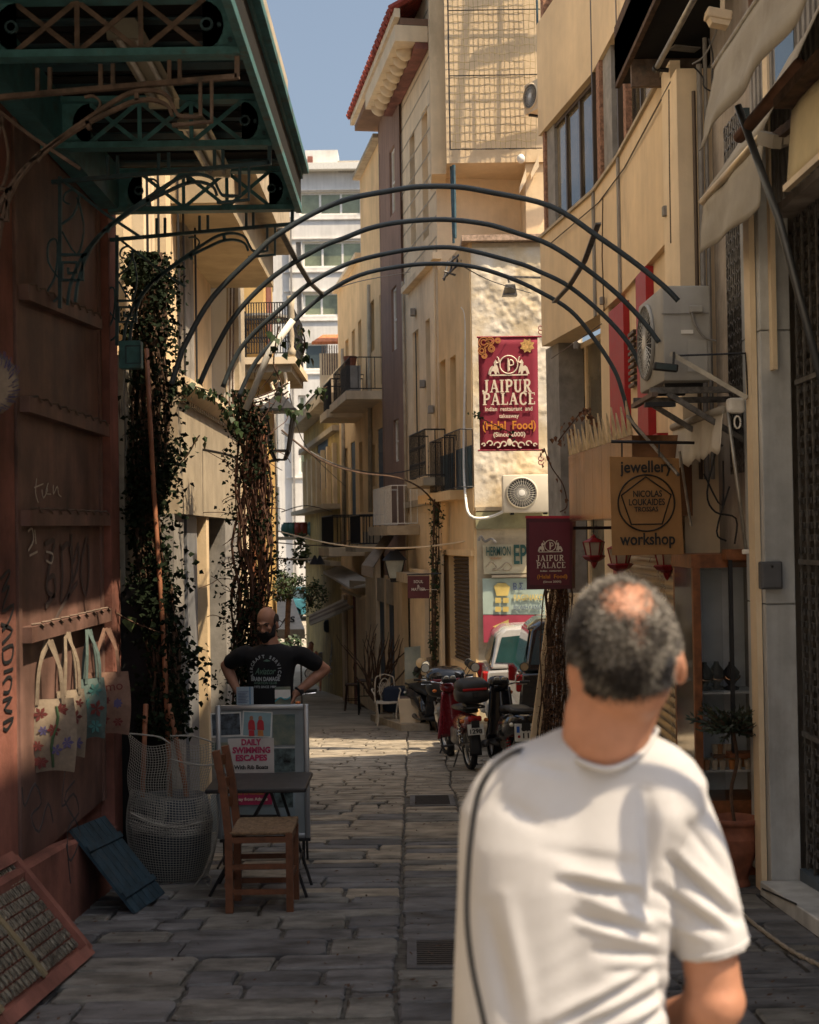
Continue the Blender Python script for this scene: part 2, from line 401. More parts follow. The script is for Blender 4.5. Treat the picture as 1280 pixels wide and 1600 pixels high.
# individually laid slabs: three bands (left field, drain band, right field), rows run across the street
rng = random.Random(11)
pave = empty('pavement', (0, 0, 0), kind='structure')
def band_edges(y):
    gl = -.09 + .0 * y + .03 * noise.noise(Vector((y * .7, 0, 0))); w = .52 + .05 * noise.noise(Vector((y * .5, 5, 0)))
    return gl - .012 * y * .0, gl + w
def slab(x0, x1, y0, y1, th=.05):
    g = .004; u = rng.uniform
    x0 += g + u(0, .006); x1 -= g + u(0, .006); y0 += g + u(0, .008); y1 -= g + u(0, .008)
    c = [(x0, y0), (x1, y0), (x1, y1), (x0, y1)]; out = []
    for i in range(4):                   # chipped corners, bowed and jagged edges
        p = c[i]; q = c[(i + 1) % 4]; dx = q[0] - p[0]; dy = q[1] - p[1]; L = math.hypot(dx, dy); nx, ny = -dy / L, dx / L
        for t in sorted((min(.3, u(.01, .05) / L), u(.28, .45), u(.55, .72), 1 - min(.3, u(.008, .04) / L))):
            k = u(0, .009) if .2 < t < .8 else u(-.002, .008)
            out.append((p[0] + dx * t + nx * k, p[1] + dy * t + ny * k))
    n = len(out); cx = sum(p[0] for p in out) / n; cy = sum(p[1] for p in out) / n
    dz = u(-.005, .007); tx = u(-.009, .009); ty = u(-.018, .018); Z = lambda x, y: gz(y) + dz + (x - cx) * tx + (y - cy) * ty; vs = []
    for s, d in ((1, -th), (1, -.012), (0, -.002)):
        for (x, y) in out:
            if not s: dd = math.hypot(x - cx, y - cy); k = max(0, 1 - u(.006, .018) / dd); x, y = cx + (x - cx) * k, cy + (y - cy) * k
            vs.append(Vector((x, y, Z(x, y) + d)))
    fs = [(i, (i + 1) % n, n + (i + 1) % n, n + i) for i in range(n)] + [(n + i, n + (i + 1) % n, 2 * n + (i + 1) % n, 2 * n + i) for i in range(n)] + [tuple(range(2 * n, 3 * n))]
    return vs, fs
slabs = []
def fill_row(xa, xb, y0, y1, wmin, wmax, skew=0):
    x = xa
    while x < xb - .02:
        w = rng.uniform(wmin, wmax)
        if xb - (x + w) < wmin * .7: w = xb - x
        if rng.random() < .28 and (y1 - y0) > .26:
            ym = y0 + (y1 - y0) * rng.uniform(.4, .6); slabs.append(slab(x, x + w, y0, ym)); slabs.append(slab(x, x + w, ym, y1))
        else: slabs.append(slab(x, x + w, y0, y1))
        x += w
def holes(y0, y1, band):
    return False
grates = [(6.75, 7.42, 0), (13.35, 14.25, 0)]
y = 4.9
while y < 25.2:
    h = rng.uniform(.16, .40) if y > 7.5 else rng.uniform(.24, .44)
    e0, e1 = band_edges(y)
    fill_row(-2.3, e0, y, y + h, .24, .78); y += h
y = 4.9
while y < 25.2:
    h = rng.uniform(.2, .42)
    for a, b, _ in grates:
        if y < a < y + h + .08: h = a - y
    if any(abs(y - a) < 1e-6 for a, b, _ in grates): y = [b for a, b, _ in grates if abs(a - y) < 1e-6][0]; continue
    e0, e1 = band_edges(y); fill_row(e0, e1, y, y + h, .5, .9); y += h
y = 4.9
while y < 25.2:
    h = rng.uniform(.2, .5); e0, e1 = band_edges(y); fill_row(e1, 2.35 if y < 13 else 3.4, y, y + h, .35, 1.1); y += h
slabs.sort(key=lambda s: s[0][0].y)
mats3 = [M_stone, M_stone, M_stone2, M_stone3]
rest = MB()
for i, (vs, fs) in enumerate(slabs):
    if i < 295:
        m = MB().add(vs, fs); m.build('paving_stone', rng.choice(mats3) if vs[0].y < rng.uniform(8, 13) else rng.choice((M_stone2, M_stone4, M_stone4)), pave)  # stone lightens with distance to stand in for brighter light down the street
    else: rest.add(vs, fs)
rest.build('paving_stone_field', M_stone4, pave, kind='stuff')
# iron drain grates set in the middle band
for gi, (a, b, _) in enumerate(grates):
    e0, e1 = band_edges(a); w0 = e0 + .05; w1 = e1 - .02
    gr = empty('drain_grate', (0, a, gz(a)), ['rusty iron drain grate in a chipped concrete frame close in front of the camera', 'small iron drain grate farther down the street before the motorbikes'][gi], 'drain grate', 'drain grates in the paving')
    fr = MB()
    P = lambda x, yy, z: Vector((x, yy, gz(yy) + z))
    for (xa, xb, ya, yb) in ((w0, w0 + .05, a, b), (w1 - .05, w1, a, b), (w0 + .05, w1 - .05, a, a + .05), (w0 + .05, w1 - .05, b - .05, b)):
        vs = [P(x, yy, z) for x in (xa, xb) for yy in (ya, yb) for z in (-.04, .004)]
        fr.add(vs, [(0, 1, 3, 2), (4, 6, 7, 5), (0, 4, 5, 1), (2, 3, 7, 6), (0, 2, 6, 4), (1, 5, 7, 3)])
    fr.build('frame', M_stone3, gr)
    n = 13
    for k in range(n):
        yy = a + .05 + (b - a - .1) * (k + .5) / n
        MB().bar(P(w0 + .05, yy, -.008), P(w1 - .05, yy, -.008), .018, .02).build('bar', M_black, gr)
# ================================================================ left: orange shop
XW = -2.10
def dl(px): return -XW * 2150 / (640 - px)
osh = empty('orange_building', (XW, 7, gz(7)), 'orange plastered corner building under the green iron canopy', 'building')
mb = MB()
mb.bbox(XW - 2.5, XW, 5.0, 7.32, -.9, 4.7); mb.bbox(XW - 2.5, XW - .04, 7.32, 9.72, -1.0, 4.7)
mb.build('wall', M_orange, osh); MB().bbox(XW - 2.5, XW, 5.0, 9.72, 4.71, 12).build('upper_wall', M_white, osh)  # upper part unseen, raised and whitened to bounce sun across the street
MB().prism([(XW + .004, 5.0, -.95), (XW + .004, 9.3, -.95), (XW + .004, 9.3, -.30), (XW + .004, 7.9, -.12), (XW + .004, 5.0, .1)], (.10, 0, 0)).build('plinth', M_orange, osh, bevel=.02)
mb = MB(); mb.bbox(XW - .04, XW + .05, 9.45, 9.72, -.85, 4.6); mb.build('pier', M_orange, osh)
# the painted metal leaf with four slotted rails
leaf = MB().bbox(XW - .036, XW - .01, 7.36, 9.43, -.15, 3.9).build('metal_leaf', M_panel, osh)
for z0, z1 in ((3.0, 3.02),): pass
for (ya, yb) in (((25, 629), (160, 673)), ((25, 809), (162, 812)), ((31, 993), (162, 960)), ((30, 455), (150, 505))):
    A = U(ya[0], ya[1], dl(ya[0])); B = U(yb[0], yb[1], dl(yb[0])); A.x = B.x = XW + .022
    A.y = max(A.y, 7.42); B.y = min(B.y, 9.4)
    r = MB().bar(A, B, .07, .085).build('rail', M_panel, leaf)
    for k in range(9):
        p = A.lerp(B, (k + .7) / 9.4); q = p + Vector((.03, .05, -.01))
        MB().tube([p + Vector((.0, -.03, .05)), p + Vector((.04, 0, .055)), q + Vector((.01, .03, .04))], .006, 4).build('hook', M_rusty, leaf)
for yy in (7.40, 9.39): MB().bbox(XW - .012, XW + .004, yy - .03, yy + .03, -.15, 3.9).build('edge_strip', M_panel, leaf)
MB().bbox(XW - .04, XW + .35, 9.75, 9.80, -.85, 1.3).build('dark_gap_sheet', M_dark, osh)  # black sheet standing in for the shade of the gap behind the ivy
# graffiti strokes (painted on: raised a millimetre)
def spray(strokes, w, plane_x, m, parent, Dfun=dl, name='graffiti'):
    mb = MB()
    for st in strokes:
        pts = []
        for (px, py) in st:
            d = -plane_x * 2150 / (640 - px); p = U(px, py, d); p.x = plane_x; pts.append(p)
        pts = smooth_path(pts, 3); mb.strip(pts, w, .002, up=(1, 0, 0))
    return mb.build(name, m, parent)
spray([[(0, 905), (12, 892), (14, 898), (2, 925), (14, 915), (2, 955), (20, 945), (12, 972), (2, 985)], [(0, 975), (18, 985), (2, 1005)], [(2, 1015), (18, 1008), (16, 1030), (4, 1035), (2, 1018)],
       [(4, 1050), (18, 1045)], [(2, 1068), (10, 1058), (16, 1062), (12, 1080), (3, 1082)], [(2, 1095), (16, 1090), (4, 1108), (16, 1112)], [(2, 1130), (18, 1122), (8, 1140), (2, 1138)]], .018, XW + .004, M_graf, osh)
spray([[(70, 850), (85, 845), (78, 880), (72, 920), (85, 930), (84, 900), (74, 905)], [(95, 850), (97, 900), (94, 940)], [(95, 860), (108, 850), (112, 900), (104, 935)], [(112, 835), (113, 880), (122, 850), (122, 880), (112, 910)],
       [(136, 840), (128, 870), (126, 900), (132, 930), (138, 900), (138, 850)], [(70, 948), (84, 930)], [(82, 975), (100, 940), (120, 910)]], .03, XW - .002, mat('faded_graffiti', (.10, .075, .07), .8), leaf)
spray([[(44, 830), (50, 826), (52, 845), (44, 860)], [(54, 828), (56, 850)], [(46, 868), (58, 862)], [(72, 862), (82, 866), (80, 880), (72, 876)]], .012, XW - .001, M_grafw, leaf)
spray([[(58, 748), (56, 770), (60, 785)], [(54, 762), (68, 756)], [(66, 765), (68, 778), (74, 768), (74, 760)], [(76, 755), (72, 770), (80, 772)], [(84, 758), (84, 772), (90, 760), (92, 772), (96, 776)]], .007, XW - .001, M_grafw, leaf)
spray([[(30, 1230), (34, 1260), (50, 1225), (60, 1255), (44, 1275), (56, 1300), (70, 1255), (78, 1285)], [(98, 1200), (92, 1260), (110, 1240), (118, 1270), (100, 1300), (104, 1380)], [(112, 1220), (96, 1250), (120, 1300), (105, 1345), (98, 1320)]], .014, XW + .106, mat('grey_graffiti', (.05, .05, .055), .8), osh)
# ================================================================ canopy
nbh = empty('neighbour_building', (-3, -4, 0), 'plain grey building added behind the camera on the left to shade the near street', 'building'); MB().bbox(-5, XW, -13.9, 4.99, -1, 10).build('wall', M_tealdark0, nbh)  # unseen block added to darken the near street, pale enough to bounce sun
can = empty('iron_canopy', (XW, 7.5, 3.9), 'ornate green iron canopy with truss beams projecting over the street from the orange wall', 'canopy')
ZB = 3.88; XF = -.74
def Xs(x0, x1, n): return [x0 + (x1 - x0) * i / n for i in range(n + 1)]
for D in (6.45, 7.95, 9.5):
    b = MB(); b.bbox(XW + .0, XF - .02, D - .045, D + .045, ZB, ZB + .035); b.bbox(XW, XF - .02, D - .045, D + .045, ZB + .27, ZB + .30)
    bm_ = b.build('truss_beam', M_teal, can)
    # end plates with a scalloped inner end
    for sx, xa in ((1, XW), (-1, XF - .02)):
        L = .26 if sx > 0 else .16
        arc = [(xa + sx * (L - .10 * math.cos(t) + .02), ZB + .1525 + .117 * math.sin(t)) for t in [(-PI / 2 + PI * i / 8) for i in range(9)]]
        poly = [(xa, ZB + .035), (xa + sx * (L + .02), ZB + .036)] + arc + [(xa + sx * (L + .02), ZB + .269), (xa, ZB + .27)]
        MB().prism([(x, D - .006, z) for x, z in poly], (0, .012, 0)).build('end_plate', M_teal, bm_)
        for k in range(3):
            MB().lathe([(.011, -.014), (.011, 0), (.006, .004)], (xa + sx * (.05 + .05 * (k % 2)), D - .004, ZB + .08 + .07 * k), 8, axis='y').build('rivet', M_tealdark, bm_)
        MB().lathe([(.02, -.02), (.032, -.02), (.032, .0), (.02, .0)], (xa + sx * (L + .0), D, ZB + .1525), 12, axis='y', caps=False).build('ring', M_tealdark, bm_)
    x0 = XW + .27; x1 = XF - .19; n = 3
    for i in range(n):
        a = x0 + (x1 - x0) * i / n; c = x0 + (x1 - x0) * (i + 1) / n
        MB().bar((a, D - .009, ZB + .03), (c, D - .009, ZB + .275), .008, .024, up=(-.5, 0, 1)).build('brace', M_rusty if D < 7 else M_teal, bm_)
        MB().bar((a, D + .003, ZB + .275), (c, D + .003, ZB + .03), .008, .024, up=(.5, 0, 1)).build('brace', M_rusty if D < 7 else M_teal, bm_)
        if i: MB().bbox(a - .012, a + .012, D - .018, D - .014, ZB + .03, ZB + .275).build('stile', M_rusty if D < 7 else M_teal, bm_)
    # bracket: rail, pair posts, double arch, post with scrolls
    K = lambda px, py: (lambda p: Vector((p.x, D, p.z)))(U(px, py, 9.5))
    col = M_rusty if D < 7 else M_tealdark
    br = MB(); br.strip([K(172, 375), K(457, 350)], .022, .03); br.strip([K(457, 352), K(457, 325)], .022, .03)
    for px in (312, 325, 385, 396, 245, 258): br.strip([K(px, 366 - (px - 300) * .08), K(px, 338 - (px - 300) * .06)], .018, .02)
    br = br.build('bracket', col, can)
    arch = [(203, 532), (207, 505), (219, 469), (234, 447), (250, 430), (297, 396), (332, 373), (350, 366), (368, 365), (383, 371), (390, 384), (396, 392), (410, 393)]
    MB().strip(smooth_path([K(*p) for p in arch]), .016, .028).build('arch_bar', col, br)
    MB().strip(smooth_path([K(p[0] - (10 if i < 6 else 0) + (0 if i < 10 else 0), p[1] + (4 if i < 2 else (10 if i < 11 else 8))) if i < 10 else K(p[0] - 2, p[1] + 8) for i, p in enumerate(arch[:11])]), .016, .028).build('arch_bar', col, br)
    MB().strip([K(410, 393), K(418, 392), K(418, 356)], .015, .026).build('step_bar', col, br)
    MB().strip([K(388, 402), K(430, 398), K(430, 354)], .015, .026).build('step_bar', col, br)
    for a, c in (((298, 397), (300, 406)), ((350, 367), (351, 376)), ((250, 430), (244, 440)), ((219, 469), (211, 474))): MB().strip([K(*a), K(*c)], .02, .028).build('rung', col, br)
    MB().strip([K(183, 368), K(183, 540)], .02, .028).build('post', col, br)
    MB().strip([K(190, 376), K(240, 415), K(290, 448)], .016, .024).build('stay', col, br)
    def scroll(cx, cy, r, a0, turns, sg=1):
        pts = []
        for i in range(int(14 * turns) + 1):
            t = i / 14; rr = r * (1 - .62 * t / turns); an = a0 + sg * 2 * PI * t; pts.append(K(cx + rr * math.cos(an), cy + rr * math.sin(an)))
        return pts
    MB().strip(smooth_path([K(185, 430), K(200, 418), K(208, 395), K(200, 385), K(190, 390), K(188, 400), K(196, 404)], 3), .01, .02).build('scroll', col, br)
    MB().strip(smooth_path([K(186, 440), K(205, 470), K(214, 440), K(210, 410), K(205, 395)], 3), .01, .02).build('scroll', col, br)
    MB().strip(smooth_path([K(285, 408), K(300, 395), K(312, 380), K(305, 371), K(295, 372)], 3), .01, .02).build('scroll', col, br)
    MB().strip(smooth_path([K(181, 500), K(168, 480), K(168, 455), K(178, 450), K(180, 470), K(176, 500), K(166, 520), K(172, 532), K(182, 525)], 3), .01, .02).build('scroll', col, br)
    sq = [(183, 470), (213, 470), (213, 503), (186, 503), (186, 480), (205, 480), (205, 494), (194, 494), (194, 487)]
    MB().strip([K(*p) for p in sq], .016, .028).build('key_scroll', col, br)
# fascia along the street edge
fa = MB(); fa.bbox(XF - .02, XF + .02, 3.6, 9.58, ZB, ZB + .05); fa.bbox(XF - .02, XF + .03, 3.6, 9.58, ZB + .24, ZB + .30); fa.bbox(XF + .02, XF + .07, 3.6, 9.6, ZB + .28, ZB + .33)
fa = fa.build('fascia', M_teal, can)
for k in range(60):
    yy = 3.65 + k * .1
    if yy < 9.5: MB().bbox(XF - .012, XF + .012, yy, yy + .055, ZB + .05, ZB + .24).build('fascia_slat', M_teal, fa)
MB().bbox(XF + .014, XF + .018, 3.6, 9.55, ZB + .05, ZB + .24).build('fascia_back', M_dark, fa)
rs = random.Random(5)
for k in range(56):
    yy = 3.6 + k * .108
    MB().box(((XW + XF) / 2, yy, ZB + .325 + (k % 2) * .012), (XF - XW - .03, .098, .012), rx=rs.uniform(-.1, .1)).build('roof_slat', M_dark if k % 3 else M_tealdark, can)
MB().bbox(XW - .02, XF + .02, 3.6, 9.6, ZB + .345, ZB + .36).build('roof_sheet', M_tealdark, can)
MB().bbox(XW, XW + .12, 3.6, 9.6, ZB + .02, ZB + .32).build('wall_beam', M_teal, can)
M_lampc = mat('lamp_reflector', (.55, .5, .4), .3, .6, var=.1)
for i, (px, py, D) in enumerate(((228, 108, 7.2), (322, 247, 8.7))):
    c = U(px, py, D); c.z = ZB + .2
    la = empty('strip_lamp', c, ['twin tube strip lamp under the near bay of the canopy', 'twin tube strip lamp under the far bay of the canopy'][i], 'lamp', 'strip lamps under the canopy')
    MB().prism([c + Vector(v) for v in ((-.09, -.55, .02), (.09, -.55, .02), (.05, -.55, .07), (-.05, -.55, .07))], (0, 1.1, 0)).build('housing', M_lampc, la)
    for s in (-1, 1): MB().tube([c + Vector((s * .045, -.53, 0)), c + Vector((s * .045, .53, 0))], .014, 8).build('tube', M_whitep, la, smooth=True)
    for yy in (-.54, .54): MB().box(c + Vector((0, yy, .0)), (.17, .03, .06)).build('end_cap', M_lampc, la)
# ---------------------------------------------------------------- tote bags
M_canvas = mat('cream_canvas', (.23, .185, .14), .9, var=.1, scale=30, bump=.3, bscale=300)
M_canvas2 = mat('tan_canvas', (.20, .12, .09), .9, var=.1, scale=30, bump=.3, bscale=300)
M_red = plain('red_thread', (.13, .03, .028), .8); M_tealt = plain('teal_thread', (.05, .15, .15), .8); M_bluet = plain('indigo_thread', (.08, .07, .16), .8)
M_greent = plain('green_thread', (.05, .10, .05), .8)
def tote(px, py, D, w, h, label, m, rz, deco, strap):
    top = U(px, py, D); ro = empty('tote_bag', top, label, 'bag', 'embroidered bags hung on the rail', rz=rz)
    def fn(u, v, s):
        x = (u - .5) * w * (1 + .12 * math.sin(v * PI)) ; z = -v * h + .02 * math.cos((u - .5) * PI) * (v) ; b = .055 * math.sin(PI * min(1, max(0, v * .92 + .04))) * math.sin(PI * min(.97, max(.03, u))) ** .5
        b += .008 * noise.noise(Vector((u * 5, v * 6, D))); return (x, s * b, z)
    body = MB()
    body.grid(lambda u, v: fn(u, v, -1), 10, 12); body.grid(lambda u, v: fn(u, v, 1), 10, 12)
    bo = body.build('body', m, ro, smooth=True, local=True)
    for s in (-1, 1):
        for q in (-.28, .28):
            pts = [(q * w, s * .02, -.03), (q * w * .8, s * .018, strap * .5), (q * w * .06 + s * .01, .03, strap)]
            MB().strip(smooth_path(pts, 3), .020, .004, up=(0, 1, 0)).build('strap', m, ro, local=True)
    for (u, v, r, mm, pet) in deco:
        if pet == 0:
            pts = [fn(uu, vv, -1) for uu, vv in zip(np.linspace(u, v[0], 7), np.linspace(v[1], v[2], 7))]
            pts = [Vector(p) + Vector((0, -.004, 0)) for p in pts]
            MB().tube([p + Vector((.012 * math.sin(i * 1.3), 0, 0)) for i, p in enumerate(pts)], r, 4).build('stem', mm, bo, local=True); continue
        mb = MB()
        c = Vector(fn(u, v, -1)) + Vector((0, -.004, 0))
        for k in range(pet):
            an = 2 * PI * k / pet; d = Vector((math.cos(an), 0, math.sin(an))); e = Vector((-d.z, 0, d.x))
            mb.add([c, c + d * r * .6 + e * r * .25, c + d * r, c + d * r * .6 - e * r * .25], [(0, 1, 2, 3)])
        mb.build('flower', mm, bo, local=True, solid=.003)
    return ro
fl = [(.3, .2, .045, M_red, 6), (.72, .15, .04, M_red, 7), (.55, .42, .04, M_red, 6), (.25, .62, .035, M_red, 6), (.3, .85, .045, M_red, 7), (.8, .6, .04, M_bluet, 6), (.62, (.5, .1, .95), .008, M_greent, 0), (.6, .7, .035, M_bluet, 5), (.35, .42, .03, M_bluet, 6)]
tote(78, 1092, 7.75, .26, .42, 'cream canvas bag embroidered with a red flower branch, nearest on the rail', M_canvas, .35, fl, .33)
tote(110, 1078, 8.15, .18, .41, 'narrow cream bag with small red and blue pattern, second along the rail', M_canvas, .8, [(.3, .2, .04, M_bluet, 5), (.5, .4, .045, M_red, 5), (.3, .6, .04, M_red, 6), (.6, .8, .04, M_bluet, 6), (.7, .2, .03, M_red, 5)], .34)
tote(143, 1060, 8.5, .17, .38, 'grey and turquoise patterned bag, third along the rail', mat('teal_canvas', (.09, .13, .125), .9, scale=30), .75, [(.5, .2, .05, M_tealt, 6), (.5, .5, .055, M_red, 5), (.5, .8, .05, M_tealt, 6), (.2, .4, .04, M_tealt, 5)], .30)
t4 = tote(168, 1050, 8.85, .26, .41, 'tan pink bag with red lettering and owl pattern, farthest on the rail', M_canvas2, .25, [(.45, .45, .03, M_red, 8), (.7, .5, .035, M_bluet, 8), (.4, .75, .04, M_red, 6), (.72, .8, .035, M_red, 6)], .28)
b4 = [c for c in t4.children if c.name.startswith('body')][0]
tt = text('Pamo', .085, WM[t4.name] @ Vector((0, -.075, -.09)), WM[t4.name].to_3x3() @ Vector((1, 0, .1)), (0, 0, 1), M_red, b4)
# ---------------------------------------------------------------- tray of metal tags, lower left
P0 = Vector((-1.70, 7.1, gz(7.1) + .02)); P1 = Vector((-1.74, 5.75, gz(5.75) + .02)); P2 = Vector((-2.085, 5.75, gz(5.75) + .50)); P3 = Vector((-2.085, 7.1, gz(7.1) + .50))
tr = empty('tag_display', P0, 'orange framed sloping board covered with rows of small metal plates', 'display board')
ex = (P1 - P0).normalized(); ez = (P3 - P0).normalized(); en = ex.cross(ez).normalized()
if en.x < 0: en = -en
MB().prism([P0 + en * .0, P1, P2, P3], en * -.05).build('board', M_orange, tr)
LX = (P1 - P0).length; LZ = (P3 - P0).length
for a, b in ((P0, P1), (P0, P3), (P3, P2)): MB().bar(a + en * .02, b + en * .02, .06, .05, up=en).build('frame', M_orange, tr)
tagm = mat('tarnished_tin', (.30, .29, .25), .35, .8, var=.3, scale=30)
me_tag = None
R3 = Matrix((ex, ez, en)).transposed()
for i in range(22):
    for j in range(9):
        if i % 11 == 10: continue
        p = P0 + ex * (.075 + i * .057) + ez * (.08 + j * .062) + en * .012
        if me_tag is None:
            t = MB().prism([(-.020, -.026, 0), (.020, -.026, 0), (.020, .026, 0), (-.020, .026, 0)], (0, 0, .008)); t.prism([(-.012, -.016, .0085), (.012, -.016, .0085), (.0, .02, .0085)], (0, 0, .004))
            o = t.build('metal_tag', tagm, tr, local=True); me_tag = o.data
        else: o = share('metal_tag', me_tag, tr)
        o.matrix_local = WM[tr.name].inverted() @ (Matrix.Translation(p + en * rs.uniform(0, .004)) @ (R3 @ Matrix.Rotation(rs.uniform(-.12, .12), 3, 'Z')).to_4x4())
for k in range(2): MB().bar(P0 + ex * (.075 + (10 + 11 * k) * .057) + en * .02 + ez * .04, P0 + ex * (.075 + (10 + 11 * k) * .057) + en * .02 + ez * (LZ - .03), .05, .012, up=en).build('divider', mat('yellow_brass_strip', (.24, .20, .12), .5, .3), tr)
# blue painted plank board leaning farther along
Q0 = Vector((-1.66, 8.2, gz(8.2) + .01)); Q1 = Vector((-1.60, 8.85, gz(8.85) + .01)); up_ = Vector((-.38, .0, .50))
bb = empty('leaning_board', Q0, 'worn blue plank board leaning low against the orange wall', 'board')
M_bluewood = mat('worn_blue_wood', (.022, .048, .068), .75, var=.25, scale=10, stain=(.08, .075, .07), stain_amt=.6, bump=.3)
e1 = (Q1 - Q0); n1 = e1.cross(up_).normalized(); n1 = n1 if n1.x > 0 else -n1
for k in range(6):
    a = Q0 + e1 * (k / 6 + .004); b = Q0 + e1 * ((k + 1) / 6 - .006)
    MB().prism([a, b, b + up_, a + up_], n1 * -(.018 + .004 * (k % 2))).build('plank', M_bluewood, bb)
for k in (.2, .75): MB().bar(Q0 + up_ * k + n1 * .008, Q1 + up_ * k + n1 * .008, .04, .012, up=n1).build('batten', M_bluewood, bb)
# round woven disc hanging at the left frame edge
c = U(-22, 600, 6.3)
dsk = empty('woven_disc', c, 'round cream woven disc with a dark fringe hanging at the left edge of the picture', 'wall hanging')
MB().lathe([(0.001, -.03), (.08, -.028), (.13, -.015), (.155, 0), (.13, .01), (.001, .012)], c, 24, axis='y', caps=False).build('disc', M_canvas, dsk, smooth=True)
fr = MB()
for k in range(150):
    an = rs.uniform(0, 2 * PI); r0 = rs.uniform(.11, .15); fr.tube([c + Vector((r0 * math.cos(an), -.02, r0 * math.sin(an))), c + Vector(((r0 + .03) * math.cos(an + .1), -.03 + rs.uniform(-.01, .01), (r0 + .03) * math.sin(an + .1)))], .0018, 3)
fr.build('fringe', M_bluet, dsk, kind='stuff')
MB().tube([c + Vector((0, 0, .15)), c + Vector((0, 0, .5))], .004, 4).build('cord', M_twig, dsk)
# fallen leaves and grit in the joints
lt = MB(); rl = random.Random(31)
for k in range(900):
    y = 5.2 + 13 * rl.random() ** 1.4; x = rl.choice((-1.75, -.09, .45, 1.7)) + rl.gauss(0, .22 if k % 3 else .9)
    if x < -1.95 or x > 2.05: continue
    p = Vector((x, y, gz(y) + .014)); a = rl.uniform(0, 6.28); s = rl.uniform(.006, .02); d = Vector((math.cos(a), math.sin(a), 0)); e = Vector((-d.y, d.x, 0)); t = Vector((0, 0, rl.uniform(0, .008)))
    lt.add([p - d * s, p + e * s * .45 + t, p + d * s + t, p - e * s * .45], [(0, 1, 2), (0, 2, 3)])
lt.build('fallen_leaves', M_twig, None, 'scattered small dry leaves and grit lying on the paving stones', 'fallen leaves', kind='stuff')
# ================================================================ wall helper
class Wall:
    def __init__(s, a, b):
        s.a = Vector(a); s.b = Vector(b); s.f, s.L, s.t, s.n = plane_frame(a, b)
    def uv(s, px, py, out=0.0):
        d = cf * 2150 + cr * (px - 640) - cu * (py - 800); o = Vector((0, 0, CAMZ))
        p0 = s.a + s.n * out
        k = (p0 - o).dot(s.n) / d.dot(s.n); p = o + d * k
        return (p - p0).dot(Vector((s.t.x, s.t.y, 0))), p.z
    def rect(s, x0, x1, y0, y1, out=0.0):
        """photo rectangle -> (u0,u1,z0,z1), heights read at its middle column"""
        xm = (x0 + x1) / 2
        u0 = s.uv(x0, (y0 + y1) / 2, out)[0]; u1 = s.uv(x1, (y0 + y1) / 2, out)[0]
        return (min(u0, u1), max(u0, u1), s.uv(xm, y1, out)[1], s.uv(xm, y0, out)[1])
    def pbox(s, mb, x0, x1, y0, y1, o0, o1):
        u0, u1, z0, z1 = s.rect(x0, x1, y0, y1, max(o0, o1)); return fbox(mb, s.f, u0, u1, z0, z1, o0, o1)
    def P(s, px, py, out=0.0):
        u, z = s.uv(px, py, out); return s.f(u, z, out)
def window(W, r, parent, depth=.16, fm=None, gm=None, fw=.05, cols=1, rows=1, kind='window', shutter=None):
    """frame part with pane sub-parts set in an opening r=(u0,u1,z0,z1)"""
    u0, u1, z0, z1 = r; fm = fm or M_whitep; gm = gm or M_glass; o = -depth
    fr = MB(); g = .004
    fbox(fr, W.f, u0 + g, u0 + fw, z0 + g, z1 - g, o, o + .05); fbox(fr, W.f, u1 - fw, u1 - g, z0 + g, z1 - g, o, o + .05)
    fbox(fr, W.f, u0 + fw, u1 - fw, z0 + g, z0 + fw, o, o + .05); fbox(fr, W.f, u0 + fw, u1 - fw, z1 - fw, z1 - g, o, o + .05)
    for c in range(1, cols):
        uu = u0 + (u1 - u0) * c / cols; fbox(fr, W.f, uu - fw / 2, uu + fw / 2, z0 + fw, z1 - fw, o + .002, o + .047)
    for c in range(1, rows):
        zz = z0 + (z1 - z0) * c / rows; fbox(fr, W.f, u0 + fw, u1 - fw, zz - fw / 3, zz + fw / 3, o + .004, o + .044)
    w = fr.build(kind, fm, parent)
    for c in range(cols):
        a = u0 + (u1 - u0) * c / cols + fw * .5; b = u0 + (u1 - u0) * (c + 1) / cols - fw * .5
        m = MB(); fbox(m, W.f, a, b, z0 + fw * .6, z1 - fw * .6, o + .012, o + .022); m.build('pane', gm, w)
    return w
def railing(W, parent, u0, u1, z0, z1, out, m, n, name='railing', depth0=0.0, r=.008, curls=False):
    """a balcony railing: front at out, returns to depth0"""
    mb = MB(); f = W.f
    for z in (z0 + .04, z1): mb.tube([f(u0, z, depth0), f(u0, z, out), f(u1, z, out), f(u1, z, depth0)], r * 1.4, 5)
    ra = mb.build(name, m, parent)
    pts = [f(u0 + (u1 - u0) * i / n, 0, out) for i in range(n + 1)]
    k = max(2, int(abs(out - depth0) / abs((u1 - u0) / n)))
    pts += [f(u0, 0, depth0 + (out - depth0) * i / k) for i in range(k)] + [f(u1, 0, depth0 + (out - depth0) * i / k) for i in range(k)]
    for p in pts:
        q = MB().tube([p + Vector((0, 0, z0 + .04)), p + Vector((0, 0, z1))], r, 4)
        if curls:
            for zc in (.3, .65):
                c = p + Vector((0, 0, z0 + (z1 - z0) * zc)); q.tube([c + W.t * .035 * math.cos(a) + Vector((0, 0, .05 * math.sin(a))) for a in np.linspace(0, 5.4, 8)], r * .7, 3)
        q.build('baluster', m, ra)
    return ra
